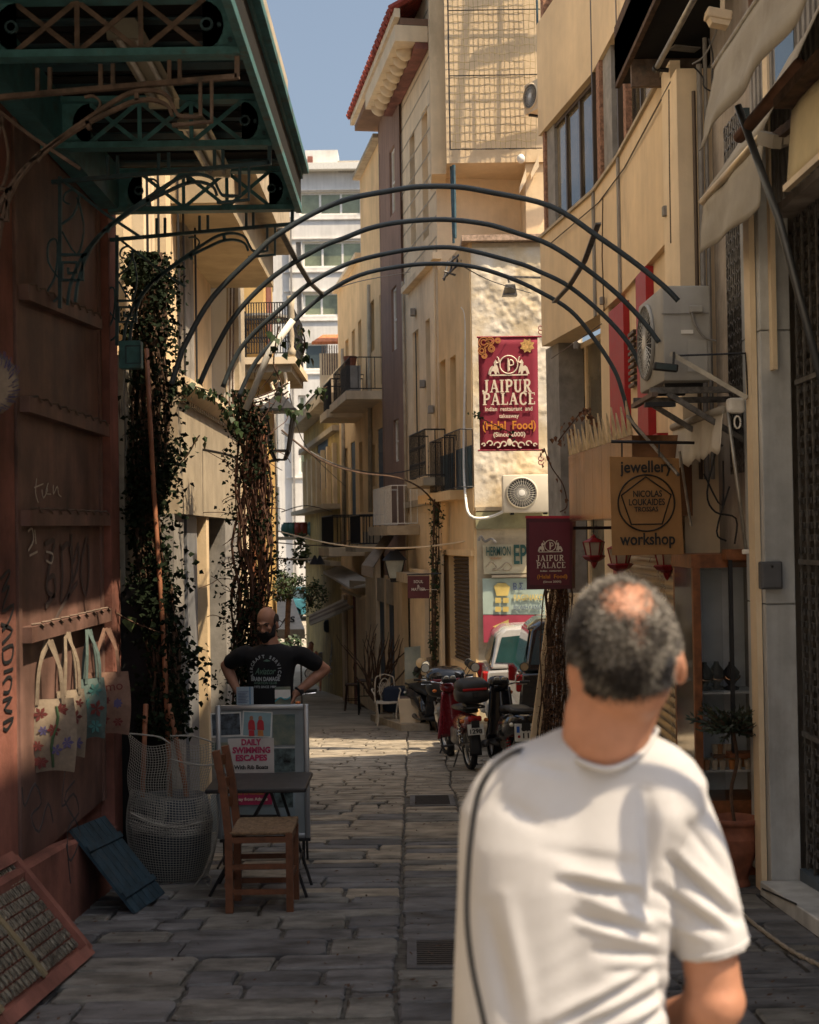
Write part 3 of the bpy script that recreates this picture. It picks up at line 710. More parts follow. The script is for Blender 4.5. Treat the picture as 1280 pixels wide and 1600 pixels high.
# ================================================================ right: faceted office building
V = [U(852, 838, 17.0), U(938, 838, 14.7), U(978, 838, 13.35), U(1054, 838, 10.9)]
bld = empty('office_building', (V[0].x, V[0].y, gz(17)), 'cream office building with strip windows, curving along the right of the street', 'building')
M_span = mat('dirty_cream_panel', (.74, .57, .36), .8, var=.08, scale=1.0, bump=.2, stain=(.42, .32, .20), stain_amt=.65, streak=.07)
M_brick = mat('brick_edge', (.30, .16, .10), .85, var=.3, scale=25, bump=.4)
M_grey = mat('grey_render', (.27, .255, .235), .85, var=.15, scale=4, bump=.3, stain=(.13, .12, .11), stain_amt=.6)
M_bronze = plain('bronze_mullion', (.09, .065, .045), .45, .3)
M_refl = mat('reflecting_window', (.16, .14, .10), .05, var=.4, scale=.7, spec=1.0, col2=(.30, .25, .17))
Z_A, Z_B, Z_C, Z_D = 3.94, 5.27, 6.56, 7.95
segs = []
for i in range(3):
    W = Wall(V[i], V[i + 1]); segs.append(W); L = W.L; f = W.f
    m = MB(); fbox(m, f, 0, L, Z_C, Z_D, -.3, .0); m.build('spandrel', M_span, bld); m = MB(); fbox(m, f, .0, L, Z_A, Z_B, -.3, 0); m.build('spandrel', M_span, bld)
    fbox_ = MB(); fbox(fbox_, f, -.0, L, Z_B, Z_B + .035, -.25, .03); fbox_.build('coping', M_shade, bld)
    if i: m = MB(); fbox(m, f, -.025, .025, Z_A + .002, Z_D, -.2, .004); m.build('dark_groove', M_bronze, bld); m = MB(); fbox(m, f, -.05, .05, Z_A, Z_B + .01, .004, .022); m.build('groove_cap', M_grey, bld)
    m = MB(); fbox(m, f, 0, L, 7.95, 8.6, -.6, -.3); m.build('upper_wall', M_span, bld)
    m = MB(); fbox(m, f, 0 if i else L * .5, L, -1.6, 8.5, -4.2, -.62); m.build('core_wall', M_grey, bld)
# strip windows (photo columns): list of (segment, x0, x1)
def wcol(W, x0, x1, z0, z1, o0, o1, m, name):
    u0 = W.uv(x0, 500, o1)[0]; u1 = W.uv(x1, 500, o1)[0]; b = MB(); fbox(b, W.f, u0, u1, z0, z1, o0, o1); return b.build(name, m, bld)
W0, W1, W2 = segs
wcol(W0, 853, 856, Z_B + .036, Z_C, -.3, -.03, M_brick, 'brick_edge'); wcol(W0, 856, 871, Z_B + .036, Z_C, -.3, -.06, M_grey, 'pier')
for (W, a, b, cs) in ((W0, 871, 936, 3), (W1, 962, 979, 1), (W2, 984, 1040, 2)):
    u0 = W.uv(a, 400, -.1)[0]; u1 = W.uv(b, 400, -.1)[0]
    window(W, (u0, u1, Z_B + .036, Z_C - .002), bld, .12, M_bronze, M_refl, .05, cs)
wcol(W1, 938, 943, Z_B + .036, Z_C, -.06, -.0, M_brick, 'brick_edge'); wcol(W1, 943, 962, Z_B + .036, Z_C, -.3, -.04, M_grey, 'pier'); wcol(W2, 980, 984, Z_B + .036, Z_C, -.06, .0, M_brick, 'brick_edge')
for z in (7.96,):
    for W in segs: window(W, (.25, W.L - .05, z, 8.5), bld, .27, M_bronze, M_refl, .06, 2)
    wcol(W0, 853, 857, z, 8.5, -.3, -.02, M_brick, 'brick_edge')
# ground floor: pier, shop glass, red frames
M_redp = plain('red_painted_frame', (.34, .018, .022), .45)
wcol(W0, 852, 872, -1.5, Z_A, -.6, -.12, M_grey, 'pier')
u0 = W0.uv(872, 650, -.3)[0]; window(W0, (u0, W0.L + .0, .9, Z_A - .002), bld, .45, M_span, M_refl, .07, 3)
m = MB(); fbox(m, W0.f, u0, W0.L, -1.3, .9, -.6, -.2); m.build('low_wall', M_span, bld)
wcol(W1, 938, 951, 1.0, Z_A, -.5, -.02, M_span, 'pier'); wcol(W1, 951, 974, 1.2, Z_A - .1, -.5, .03, M_redp, 'red_frame')
wcol(W2, 978, 994, 1.2, Z_A, -.5, -.04, M_span, 'pier'); wcol(W2, 994, 1010, 1.2, Z_A - .02, -.5, .02, M_redp, 'red_frame'); wcol(W2, 1010, 1054, -1.2, Z_A, -.6, -.05, M_span, 'pier')
m = MB(); fbox(m, W2.f, 0, W2.L, 2.05, 2.4, .02, .12); m.build('red_frame', M_redp, bld)
for k in range(9):
    z = 2.98 + k * .06; m = MB(); fbox(m, W2.f, W2.uv(981, 500)[0], W2.uv(990, 500)[0], z, z + .03, -.035, .005); m.build('louvre', M_bronze, bld)
# white pilaster with downpipes at its near end
pil = MB(); pil.bbox(2.06, 2.14, 10.55, 10.9, -1.0, 5.25); pil.bbox(2.06, 2.45, 10.30, 10.55, -1, 5.1); pil.build('pilaster', M_cream2, bld)
for i, x in enumerate((2.17, 2.215, 2.26)): MB().tube([(x, 10.22, 2.0), (x, 10.22, 4.9 + .2 * i)], .016 if i != 1 else .022, 6).build('downpipe', M_grey if i else M_bronze, bld)
# ---------------------------------------------------------------- near right building
XR = 2.32
nb = empty('shop_building', (XR, 8.5, gz(8.5)), 'dark shop building behind the canvas awnings at the right edge', 'building')
M_rwall = mat('stained_grey_wall', (.40, .35, .30), .85, var=.15, scale=3, bump=.3, stain=(.12, .10, .09), stain_amt=.6, streak=.3)
M_rust_cl = mat('rusty_cladding', (.20, .10, .06), .8, var=.25, scale=3, bump=.2, streak=.3)
mb = MB(); mb.bbox(XR, 6.8, 9.0, 10.3, -1, 9.5); mb.bbox(XR + .3, 6.8, 1.6, 9.0, -1, 9.5); mb.build('wall', M_rwall, nb)  # runs on out of view, lengthened and raised to block sun
mb = MB(); mb.bbox(XR - .04, XR + .3, 1.6, 8.99, 3.55, 6.9); up = mb.build('upper_wall', M_rwall, nb)
for k in range(34): MB().bbox(XR - .055, XR - .04, 8.9 - k * .1, 8.95 - k * .1, 3.6, 4.9).build('corrugation', M_grey, up)
MB().bbox(XR - .05, XR - .03, 8.6, 8.95, 4.9, 6.6).build('cladding', M_rust_cl, up); MB().bbox(XR - .07, XR - .04, 8.45, 8.56, 2.6, 6.5).build('white_post', M_cream2, nb)
MB().bbox(XR - .06, XR - .03, 7.9, 8.3, 4.2, 6.2).build('dark_window', M_glass, nb)
# marble pillar and threshold
M_marble = mat('grey_veined_marble', (.58, .60, .60), .45, var=.12, scale=2.5, stain=(.36, .33, .3), stain_amt=.55, streak=.3, bump=.1)
pillar = MB()
zz = gz(8.5) + .06
for (a, b) in ((zz, 1.15), (1.156, 2.85), (2.856, 4.2)): pillar.bbox(2.195, 2.38, 8.52, 8.99, a, b)
pillar.build('marble_pillar', M_marble, nb, bevel=.004)
MB().bbox(2.155, 2.19, 8.60, 8.75, gz(8.6), 3.9).build('white_post', M_cream2, nb)
mb = MB()
st = MB().prism([(2.12, 8.50, gz(8.5)), (2.12, 5.2, gz(5.2)), (2.12, 5.2, gz(5.2) + .11), (2.12, 8.50, gz(8.5) + .09)], (.5, 0, 0)).build('threshold', M_marble, nb, bevel=.006)
MB().tube([(2.12, 8.45, gz(8.45) + .05), (2.118, 7.7, gz(7.7) + .10)], .006, 4).build('crack', M_dark, st)
# expanding security grille
M_gri = mat('grille_steel', (.16, .15, .14), .45, .6, var=.3, scale=20)
gsc = MB(); x = 2.40; n = 0
for i in range(48):
    y0 = 8.45 - i * .075
    for j in range(56):
        z0 = gz(7.5) + .15 + j * .075
        off = .0375 if j % 2 else 0
        gsc.bar((x, y0 + off, z0), (x - .008, y0 + off - .033, z0 + .037), .004, .010, up=(1, 0, 0)); gsc.bar((x, y0 + off - .04, z0 + .037), (x - .008, y0 + off - .075, z0), .004, .010, up=(1, 0, 0))
gsc.build('grille', M_gri, nb, kind='stuff')
for i in range(24): MB().bbox(x - .012, x + .0, 8.42 - i * .15, 8.435 - i * .15, gz(7.5) + .1, 3.5).build('grille_bar', M_gri, nb)
for z in (.35, 1.4, 2.5): MB().bbox(x - .02, x + .0, 5.0, 8.45, z, z + .03).build('grille_rail', M_gri, nb)
MB().bbox(x + .16, x + .2, 4.8, 8.5, -1, 3.55).build('dark_glazing', M_dark, nb)
MB().bbox(x - .04, x + .03, 5, 8.48, gz(8.4) + .03, gz(8.4) + .16).build('bottom_rail', mat('blue_grey_paint', (.09, .12, .15), .6), nb)
MB().box((2.385, 7.95, .62), (.03, .045, .06)).build('padlock', M_rusty, nb)
# meter box on the pillar
mbx = empty('meter_box', (2.23, 8.5, 1.2), 'small grey meter box fixed to the marble pillar', 'meter box')
c = U(1204, 899, 8.47)
MB().rbox(c, (.135, .07, .17), .01).build('case', mat('grey_box_paint', (.10, .105, .115), .5), mbx); MB().rbox(c + Vector((0, -.036, .002)), (.115, .012, .15), .004).build('lid', mat('grey_box_paint2', (.125, .13, .14), .5), mbx); MB().lathe([(.008, -.012), (.008, 0)], c + Vector((0, -.04, .055)), 8, axis='y').build('lock', M_black, mbx)
# dark recess with window grilles between pillar and office pilaster
rec = MB(); rec.bbox(2.24, 2.3, 9.02, 9.5, 2.1, 4.4); 
rec.build('dark_window', M_glass, nb)
wg = MB()
for k in range(9): MB().tube([(2.22, 9.03 + k * .055, 2.0), (2.22, 9.03 + k * .055 + .01, 4.4)], .007, 4).build('window_bar', M_gri, nb)
for k in range(30):
    zz = 2.05 + k * .08
    wg.tube([(2.215, 9.03 + .05 * i, zz + (.03 if (i + k) % 2 else 0)) for i in range(10)], .005, 3)
wg.build('window_lattice', M_gri, nb, kind='stuff')
# overhang box with two poles
ov = empty('overhang', (1.95, 11, 5.3), 'dark projecting underside of a balcony high on the right with wires', 'balcony')
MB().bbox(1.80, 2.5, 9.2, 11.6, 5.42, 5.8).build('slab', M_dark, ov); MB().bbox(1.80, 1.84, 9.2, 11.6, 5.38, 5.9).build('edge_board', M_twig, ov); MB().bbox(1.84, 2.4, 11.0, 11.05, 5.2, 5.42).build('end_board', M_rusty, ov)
MB().box(U(1070, 76, 10.6), (.22, .1, .012), rz=.3).build('strip', M_grey, ov)
M_galv = mat('galvanised_steel', (.36, .34, .30), .4, .7, var=.15, scale=12)
for i, (a, b) in enumerate(((U(985, 84, 11), U(1045, -45, 9.4)), (U(1026, 106, 10.6), U(1100, -30, 8.9)))):
    t = empty('pole', a, ['thin steel pole hanging below the high dark overhang, the one nearer the windows', 'thin steel pole hanging below the high dark overhang, the one with a cross arm'][i], 'pole', 'poles under the overhang')
    MB().tube([a, b], .022, 10).build('tube', M_galv, t, smooth=True); MB().tube([a + Vector((-.0, .02, .0)), a + Vector((0, -.03, 0))], .032, 10).build('collar', M_black, t)
    if i: MB().tube([a + Vector((0, 0, -.01)), U(1082, 113, 10.6)], .018, 8).build('cross_arm', M_black, t)
c = U(1122, 25, 9.3); fl = empty('floodlight', c, 'beige outdoor floodlight high under the overhang at top right', 'floodlight')
MB().rbox(c, (.17, .12, .07), .012, ry=.2).build('housing', M_cream2, fl); MB().prism([c + Vector(v) for v in ((-.085, -.05, .01), (.085, -.05, -.03), (.06, -.05, -.085), (-.05, -.05, -.06))], (0, .1, 0)).build('hood', M_cream2, fl); MB().bar(c + Vector((.03, .0, -.02)), c + Vector((.05, .05, .2)), .03).build('bracket', M_cream2, fl)
for i, pts in enumerate(([(1082, 100), (1100, 88), (1115, 60), (1122, 40)], [(1085, 105), (1098, 120), (1100, 135), (1112, 143)], [(1108, 60), (1114, 90), (1113, 125), (1116, 142)])):
    MB().tube(smooth_path([U(a, b, 9.6) for a, b in pts]), .006, 4).build('cable', M_black if i else M_grey, ov)
# ---------------------------------------------------------------- awnings upper right
M_awn = mat('dirty_canvas', (.37, .33, .265), .92, var=.08, scale=3, bump=.2, bscale=90, stain=(.20, .17, .13), stain_amt=.6)
M_awn2 = mat('yellowed_canvas', (.56, .46, .27), .92, var=.08, scale=3, bump=.2, bscale=90, stain=(.35, .28, .17), stain_amt=.5)
def sheet(mb, c00, c10, c11, c01, nu=10, nv=8, wav=.01, seed=0, k=6):
    c = [Vector(v) for v in (c00, c10, c11, c01)]; n = (c[1] - c[0]).cross(c[3] - c[0]).normalized()
    return mb.grid(lambda u, v: (c[0] * (1 - u) + c[1] * u) * (1 - v) + (c[3] * (1 - u) + c[2] * u) * v + n * wav * (math.sin(u * k * PI + seed) * v + noise.noise(Vector((u * 4, v * 3, seed)))), nu, nv)
a1 = empty('awning', (1.66, 6.2, 3.9), 'dirty white canvas awning valance sweeping out of the top right corner', 'awning', 'canvas awnings on the right')
A = U(1132, 103, 7.25); B = U(1300, -60, 5.35); B.x = 1.66; A.x = 1.66; B.z = A.z
dn = Vector((-.05, .02, -.38))
sheet(MB(), A + Vector((0, 0, 0)), B, B + dn, A + dn + Vector((-.03, .12, -.03)), 24, 6, .018, 1, 5).build('valance', M_awn, a1, smooth=True, solid=.004)
sheet(MB(), A, B, B + Vector((.62, 0, .55)), A + Vector((.62, 0, .55)), 12, 5, .01, 2).build('canvas', M_awn, a1, smooth=True, solid=.004)
MB().tube([A + Vector((0, .03, .01)), B], .016, 8).build('front_bar', M_galv, a1)
MB().tube([U(1153, 165, 7.2), U(1218, 345, 7.1), U(1292, 625, 7.0)], .020, 10).build('arm', mat('dull_steel', (.14, .15, .16), .4, .6), a1, smooth=True)
a2 = empty('awning', (1.93, 8.2, 3.76), 'beige canvas awning with a bright metal front bar and long hanging flap', 'awning', 'canvas awnings on the right')
A = U(1098, 315, 9.0); B = U(1193, 212, 7.5); B.z = A.z + .0
MB().tube([A, B], .026, 8).build('front_bar', mat('warm_aluminium', (.62, .50, .33), .35, .5), a2, smooth=True)
sheet(MB(), A + Vector((0, 0, -.03)), B + Vector((0, 0, -.03)), B + Vector((-.02, .0, -.40)), A + Vector((-.01, .02, -.34)), 20, 8, .014, 4, 4).build('flap', M_awn, a2, smooth=True, solid=.004)
sheet(MB(), A + Vector((0, 0, .03)), B + Vector((0, 0, .03)), B + Vector((.33, -.2, .75)), A + Vector((.33, .0, .5)), 12, 6, .008, 3).build('canvas', M_awn, a2, smooth=True, solid=.004)
MB().tube([U(1155, 215, 7.3), U(1250, 100, 6.6)], .034, 10).build('roller', M_rust_cl, a2, smooth=True)
for q in ((1190, 215, 1215, 222), (1213, 222, 1232, 215)): MB().bar(U(q[0], q[1], 7.4), U(q[2], q[3], 7.2), .05, .07).build('joint', M_awn, a2)
MB().bar(U(1212, 215, 7.3), U(1262, 175, 6.8), .04, .05).build('arm', M_twig, a2)
a3 = empty('awning', (1.78, 6.2, 3.3), 'yellowish canvas awning drop cut off by the right edge, below the beige one', 'awning', 'canvas awnings on the right')
A = U(1230, 290, 6.5); B = Vector((A.x + .02, 4.9, A.z))
sheet(MB(), A, B, B + Vector((.06, 0, .42)), A + Vector((.03, .02, .36)), 10, 6, .006, 5).build('canvas', M_awn2, a3, smooth=True, solid=.004)
MB().bar(A + Vector((0, .02, -.01)), B, .03, .03).build('front_bar', mat('warm_aluminium', (.62, .50, .33), .35, .5), a3); MB().bar(A + Vector((0, .03, .40)), B + Vector((.05, 0, .45)), .10, .05).build('cassette', M_twig, a3)
# small scalloped awning near the air conditioner
a4 = empty('awning', (1.9, 9.1, 2.55), 'small white roll awning with a zigzag edge above the jewellery sign', 'awning')
A = U(1052, 668, 10.4); B = U(1130, 640, 8.9)
n = 30
def valf(u, v):
    p = A.lerp(B, u) + Vector((-.03 * v, 0, 0)); amp = .012 * math.sin(u * 34) * v
    drop = (.25 + .07 * (1 - u)) + (.035 * (1 - abs(((u * 9) % 1) * 2 - 1)))
    return p + Vector((amp, 0, -drop * v))
MB().grid(valf, 72, 6).build('valance', mat('white_canvas', (.62, .57, .48), .9, var=.08, stain=(.4, .35, .28), stain_amt=.5), a4, smooth=True, solid=.003)
MB().tube([A, B], .028, 10).build('roller', M_awn, a4, smooth=True); MB().rbox(B + Vector((.07, -.04, .02)), (.11, .08, .10), .02).build('end_case', M_whitep, a4)
MB().tube([B + Vector((.02, -.05, -.02)), U(1166, 862, 8.8)], .012, 8).build('strut', M_galv, a4, smooth=True); MB().tube([U(1062, 705, 9.6), U(1080, 822, 9.6)], .010, 6).build('strut', M_galv, a4)
MB().rbox(U(1166, 862, 8.78), (.05, .03, .03), .006).build('bracket', M_whitep, a4)
MB().tube([B + Vector((.07 + .02 * math.cos(t), -.09, -.09 + .04 * math.sin(t))) for t in np.linspace(0, 6.2, 12)], .006, 5).build('crank_eye', M_whitep, a4)
# ---------------------------------------------------------------- air conditioner on the bracket
M_ac = mat('ac_casing', (.40, .39, .36), .5, var=.06, scale=4, stain=(.25, .23, .2), stain_amt=.4, streak=.15)
def ac_unit(name, label, c, w, h, d, rz, group=None, mcase=None):
    """fan face looks along local -Y; c is the bottom centre"""
    ro = empty(name, c, label, 'air conditioner', group, rz=rz); mc = mcase or M_ac
    MB().rbox((0, 0, h / 2), (w, d, h), .018).build('casing', mc, ro, local=True, smooth='auto')
    fx = -w * .14; fr_ = h * .40; y = -d / 2
    MB().lathe([(fr_, -.022), (fr_ + .012, -.012), (fr_ + .012, .0), (fr_ - .012, .0), (fr_ - .012, -.014)], (fx, y - .002, h * .52), 28, axis='y', caps=False).build('fan_ring', mc, ro, local=True, smooth=True)
    MB().lathe([(.001, -.004), (fr_ - .014, -.004)], (fx, y - .002, h * .52), 28, axis='y', caps=False).build('fan_well', M_dark, ro, local=True)
    g = MB()
    for k in range(4): g.tube([(fx + fr_ * (.3 + .22 * k) * math.cos(t), y - .02, h * .52 + fr_ * (.3 + .22 * k) * math.sin(t)) for t in np.linspace(0, 2 * PI, 25)[:-1]], .0022, 3, closed=True)
    gr = g.build('fan_guard', mc, ro, local=True)
    for k in range(32):
        an = 2 * PI * k / 32; q = an + .25
        MB().tube([(fx + fr_ * .2 * math.cos(an), y - .022, h * .52 + fr_ * .2 * math.sin(an)), (fx + fr_ * math.cos(q), y - .016, h * .52 + fr_ * math.sin(q))], .0028, 3).build('guard_wire', M_whitep, gr, local=True)
    MB().lathe([(.001, -.03), (fr_ * .2, -.027), (fr_ * .22, -.015)], (fx, y, h * .52), 16, axis='y', caps=False).build('hub', M_whitep, gr, local=True)
    for sx in (-.32, .32): MB().box((sx * w, 0, -.015), (.05, d * .8, .03)).build('foot', M_black, ro, local=True)
    return ro
C = U(1071, 596, 9.05); acr = ac_unit('air_conditioner', 'large grey air conditioner on a steel bracket above the jewellery workshop sign', Vector((C.x, 9.42, C.z)), .80, .63, .32, -PI / 2 + .03)
# details on the near side of the casing
y = 9.42 - .405
for (x0, x1, z0, z1) in ((-.14, .15, .43, .435),): MB().bbox(C.x - .155, C.x + .155, y - .006, y + .0, C.z + .44, C.z + .446).build('seam', M_grey, acr)
MB().rbox((C.x + .07, y - .012, C.z + .47), (.085, .03, .045), .006).build('cover', M_ac, acr); MB().bbox(C.x - .03, C.x + .05, y - .004, y, C.z + .31, C.z + .335).build('label_plate', M_whitep, acr); MB().bbox(C.x + .01, C.x + .14, y - .004, y, C.z + .06, C.z + .27).build('service_panel', M_ac, acr)
MB().tube(smooth_path([(C.x + .04, y - .02, C.z + .45), (C.x + .06, y - .03, C.z + .36), (C.x + .12, y - .02, C.z + .28), (C.x + .2, y, C.z + .26)]), .008, 5).build('pipe', M_grey, acr)
bk = empty('wall_bracket', (2.0, 9.2, C.z - .1), 'rusty steel bracket frame carrying the large air conditioner', 'bracket')
zb = C.z - .035
for y in (9.08, 9.75):
    MB().bar((1.60, y, zb - .02), (2.3, y, zb - .02), .035, .04).build('beam', M_gri, bk); MB().bar((1.72, y, zb - .04), (2.22, y, zb - .36), .03, .035).build('stay', M_gri, bk)
MB().bar((1.62, 9.0, zb - .05), (1.62, 9.85, zb - .05), .04, .03).build('cross_beam', M_rusty, bk)
MB().bar(U(1048, 552, 8.9), U(1168, 622, 8.7), .02, .03).build('tie_rod', M_galv, bk); MB().tube([U(1052, 556, 8.9), U(1165, 552, 8.7), U(1169, 620, 8.7)], .007, 5).build('wire_frame', M_black, bk)
MB().bar((1.55, 9.0, zb - .12), (1.75, 9.0, zb - .12), .06, .03).build('plate', M_black, bk)
c = U(1040, 574, 8.85); wl = empty('work_light', c, 'black floodlight clipped under the front of the large air conditioner', 'floodlight')
MB().rbox(c, (.16, .05, .05), .01, ry=.12).build('housing', M_black, wl); MB().box(c + Vector((0, -.028, 0)), (.13, .006, .035), ry=.12).build('lens', M_glass, wl); MB().bar(c + Vector((.05, 0, 0)), c + Vector((.06, .02, .1)), .012).build('bracket', M_black, wl)
# ---------------------------------------------------------------- copper clad box with spikes
M_copper = mat('copper_sheet', (.42, .235, .14), .22, .85, var=.2, scale=2.0, streak=.3)
M_spike = mat('spike_paint', (.52, .40, .24), .7, var=.15, scale=14, stain=(.2, .12, .08), stain_amt=.6)
bx = empty('clad_box', (1.62, 11.5, 1.72), 'long copper coloured shutter box with pointed spikes along its top', 'shutter box')
A = U(890, 808, 12.75); B = U(990, 810, 10.15); A.z = B.z = 1.73
nrm = Vector((B.y - A.y, -(B.x - A.x), 0)).normalized() * -1
nn = Vector((.45, .05, 0))
for k in range(7):
    p = A.lerp(B, k / 7) ; q = A.lerp(B, (k + 1) / 7 - .002)
    MB().prism([p, q, q + Vector((0, 0, .60)), p + Vector((0, 0, .60))], nn).build('panel', M_copper, bx)
for k in range(15):
    p = A.lerp(B, (k + .15) / 15) + Vector((0, 0, .605)); q = A.lerp(B, (k + .95) / 15) + Vector((0, 0, .605)); t = (p + q) / 2 + Vector((-.03, 0, .20 + .03 * (k % 3)))
    MB().prism([p, q, t], Vector((.012, 0, 0))).build('spike', M_spike, bx)
# red & dark struts near the arches end
for i, (a, b, m) in enumerate(((U(1010, 700, 9.7), U(1060, 742, 9.2), M_gri),)):
    t = empty('stay_rod', a, 'slanting steel stay rod left of the small zigzag awning', 'rod'); MB().tube([U(980, 650, 10.2), b], .012, 6).build('rod', m, t)
# ---------------------------------------------------------------- jewellery sign
M_sign = mat('ochre_board', (.33, .17, .06), .65, var=.06, scale=8, bump=.05)
P = lambda px, py, D=9.5: U(px, py, D)
js = empty('hanging_sign', P(1010, 868), 'square ochre jewellery workshop sign with a pentagon in a circle', 'sign')
MB().prism([P(953, 713), P(1061, 716), P(1069, 866), P(957, 868)], (0, .022, 0)).build('board', M_sign, js, bevel=.002)
xd = P(1062, 714) - P(953, 714); xd = Vector((1, 0, 0)); ud = Vector((0, 0, 1))
M_ink = plain('black_ink', (.02, .018, .016), .6)
def ts(s, size, px, py, w=None, D=9.49, m=None, par=js, off=0.0, name='lettering', shear=0.0):
    return text(s, size, U(px, py, D), xd, ud, m or M_ink, par, .002, name, w, off, shear=shear)
pw = 9.5 / 2150
ts('jewellery', .115, 1010, 730, 82 * pw, off=.002); ts('workshop', .115, 1012, 843, 86 * pw, off=.002)
ts('NICOLAS', .062, 1012, 772, 45 * pw, off=.0008); ts('LOUKAIDES', .062, 1011, 785, 56 * pw, off=.0008); ts('TROSSAS', .046, 1010, 796, 37 * pw, off=.0006)
cc = U(1010, 786, 9.488); R_ = 44 * pw
MB().tube([cc + Vector((R_ * math.cos(t), 0, R_ * math.sin(t))) for t in np.linspace(0, 2 * PI, 49)[:-1]], .0055, 4, closed=True).build('circle_mark', M_ink, js)
MB().tube([cc + Vector((R_ * .93 * math.sin(2 * PI * k / 5), 0, R_ * .93 * math.cos(2 * PI * k / 5) )) for k in range(5)], .0055, 4, closed=True).build('pentagon_mark', M_ink, js)
for px in (972, 1030): MB().tube([P(px, 714), P(px, 690)], .006, 5).build('hanger', M_black, js)
MB().tube([P(955, 690), P(1085, 692)], .012, 6).build('arm', M_black, js)
# ---------------------------------------------------------------- Jaipur letterforms with slab serifs
def serif_word(word, h, origin, width, m, parent, name='lettering', y_=0.0):
    """heavy serif capitals drawn as outlines; origin is the centre of the word"""
    st = .19; th = .09; sf = .075
    G_ = {'J': (.52, [((.34, 1), (.34, .2), st)], [(.18, .5, 1)], [[(.34, .22), (.30, .06), (.18, .0), (.07, .06), (.06, .18)]]),
          'A': (.74, [((.36, 1), (.62, 0), st), ((.36, 1), (.12, 0), th), ((.2, .33), (.52, .33), th)], [(0, .25, 0), (.46, .76, 0)], []),
          'I': (.36, [((.18, 0), (.18, 1), st)], [(.02, .34, 0), (.02, .34, 1)], []),
          'P': (.62, [((.18, 0), (.18, 1), st)], [(.02, .34, 0), (.02, .3, 1)], [[(.2, .96), (.42, .95), (.53, .84), (.53, .64), (.42, .5), (.2, .48)]]),
          'U': (.72, [((.18, 1), (.18, .25), st), ((.56, 1), (.56, .25), th)], [(.02, .34, 1), (.44, .68, 1)], [[(.19, .28), (.24, .1), (.38, .04), (.5, .1), (.56, .28)]]),
          'R': (.7, [((.18, 0), (.18, 1), st), ((.36, .48), (.58, 0), st * .9)], [(.02, .34, 0), (.02, .3, 1), (.5, .7, 0)], [[(.2, .96), (.42, .95), (.52, .84), (.52, .66), (.42, .52), (.2, .5)]]),
          'L': (.6, [((.18, 0), (.18, 1), st), ((.18, .04), (.56, .04), th), ((.55, .02), (.55, .24), th * .8)], [(.02, .34, 0), (.02, .34, 1)], []),
          'C': (.68, [((.6, .98), (.6, .7), th * .8)], [], [[(.6, .82), (.5, .95), (.34, .98), (.18, .85), (.13, .5), (.18, .15), (.34, .02), (.5, .05), (.6, .2)]]),
          'E': (.62, [((.18, 0), (.18, 1), st), ((.18, .04), (.56, .04), th), ((.18, .96), (.55, .96), th), ((.18, .5), (.42, .5), th), ((.55, .02), (.55, .24), th * .8), ((.54, .98), (.54, .78), th * .8)], [(.02, .3, 0), (.02, .3, 1)], [])}
    tot = sum(G_[c][0] + .06 for c in word); k = width / tot; x = -width / 2; o = Vector(origin); lets = []
    for ch in word:
        w, bars, sers, arcs = G_[ch]; mb = MB(); Q = lambda a, b: o + Vector((x + a * k, y_, (b - .5) * h))
        for i, (p, q, t) in enumerate(bars): mb.bar(Q(*p), Q(*q), t * h * .92, .0016 + .0002 * i, up=(0, 1, 0))
        for (a, b, z) in sers: mb.bar(Q(a, z + (.035 if z == 0 else -.035)), Q(b, z + (.035 if z == 0 else -.035)), sf * h, .0026, up=(0, 1, 0))
        for pts in arcs: mb.strip(smooth_path([Q(*p) for p in pts], 3), st * h * .8, .0022, up=(0, 1, 0))
        mb.build(name, m, parent); x += (w + .06) * k
M_maroon = mat('maroon_cloth', (.235, .022, .045), .75, var=.08, scale=3, bump=.05)
M_cream_ink = plain('cream_ink', (.72, .62, .50), .7); M_orange_ink = plain('orange_ink', (.62, .24, .03), .7); M_gold = plain('gold_ink', (.42, .17, .05), .6)
def emblem(c, s, m, parent):
    """two elephants facing a monogram circle"""
    c = Vector(c)
    MB().tube([c + Vector((s * .40 * math.cos(t), 0, s * .40 * math.sin(t) + s * .12)) for t in np.linspace(0, 2 * PI, 33)[:-1]], s * .028, 4, closed=True).build('emblem_ring', m, parent)
    MB().tube([c + Vector((-.03 * s, 0, -.18 * s)), c + Vector((-.03 * s, 0, .40 * s))], s * .03, 4).build('emblem_letter', m, parent)
    MB().tube(smooth_path([c + Vector((x * s, 0, z * s)) for x, z in ((.02, -.15), (.04, .3), (.18, .28), (.2, .12), (.05, .08))]), s * .03, 4).build('emblem_letter', m, parent)
    MB().box(c + Vector((0, 0, -.34 * s)), (1.7 * s, .003, .06 * s)).build('emblem_base', m, parent)
    for g in (-1, 1):
        P_ = lambda x, z: c + Vector((g * x * s, 0, z * s))
        prof = [(.42, -.30), (.46, -.05), (.52, .12), (.50, .28), (.58, .36), (.66, .22), (.64, .05), (.74, .08), (.84, -.02), (.90, -.2), (.92, -.30), (.80, -.30), (.76, -.16), (.66, -.16), (.62, -.30), (.54, -.30), (.53, -.18)]
        MB().prism([P_(*p) for p in prof], (0, .003, 0)).build('emblem_elephant', m, parent)
        MB().tube(smooth_path([P_(.55, .2), P_(.44, .24), P_(.46, .42), P_(.52, .46)]), s * .03, 4).build('emblem_elephant', m, parent)
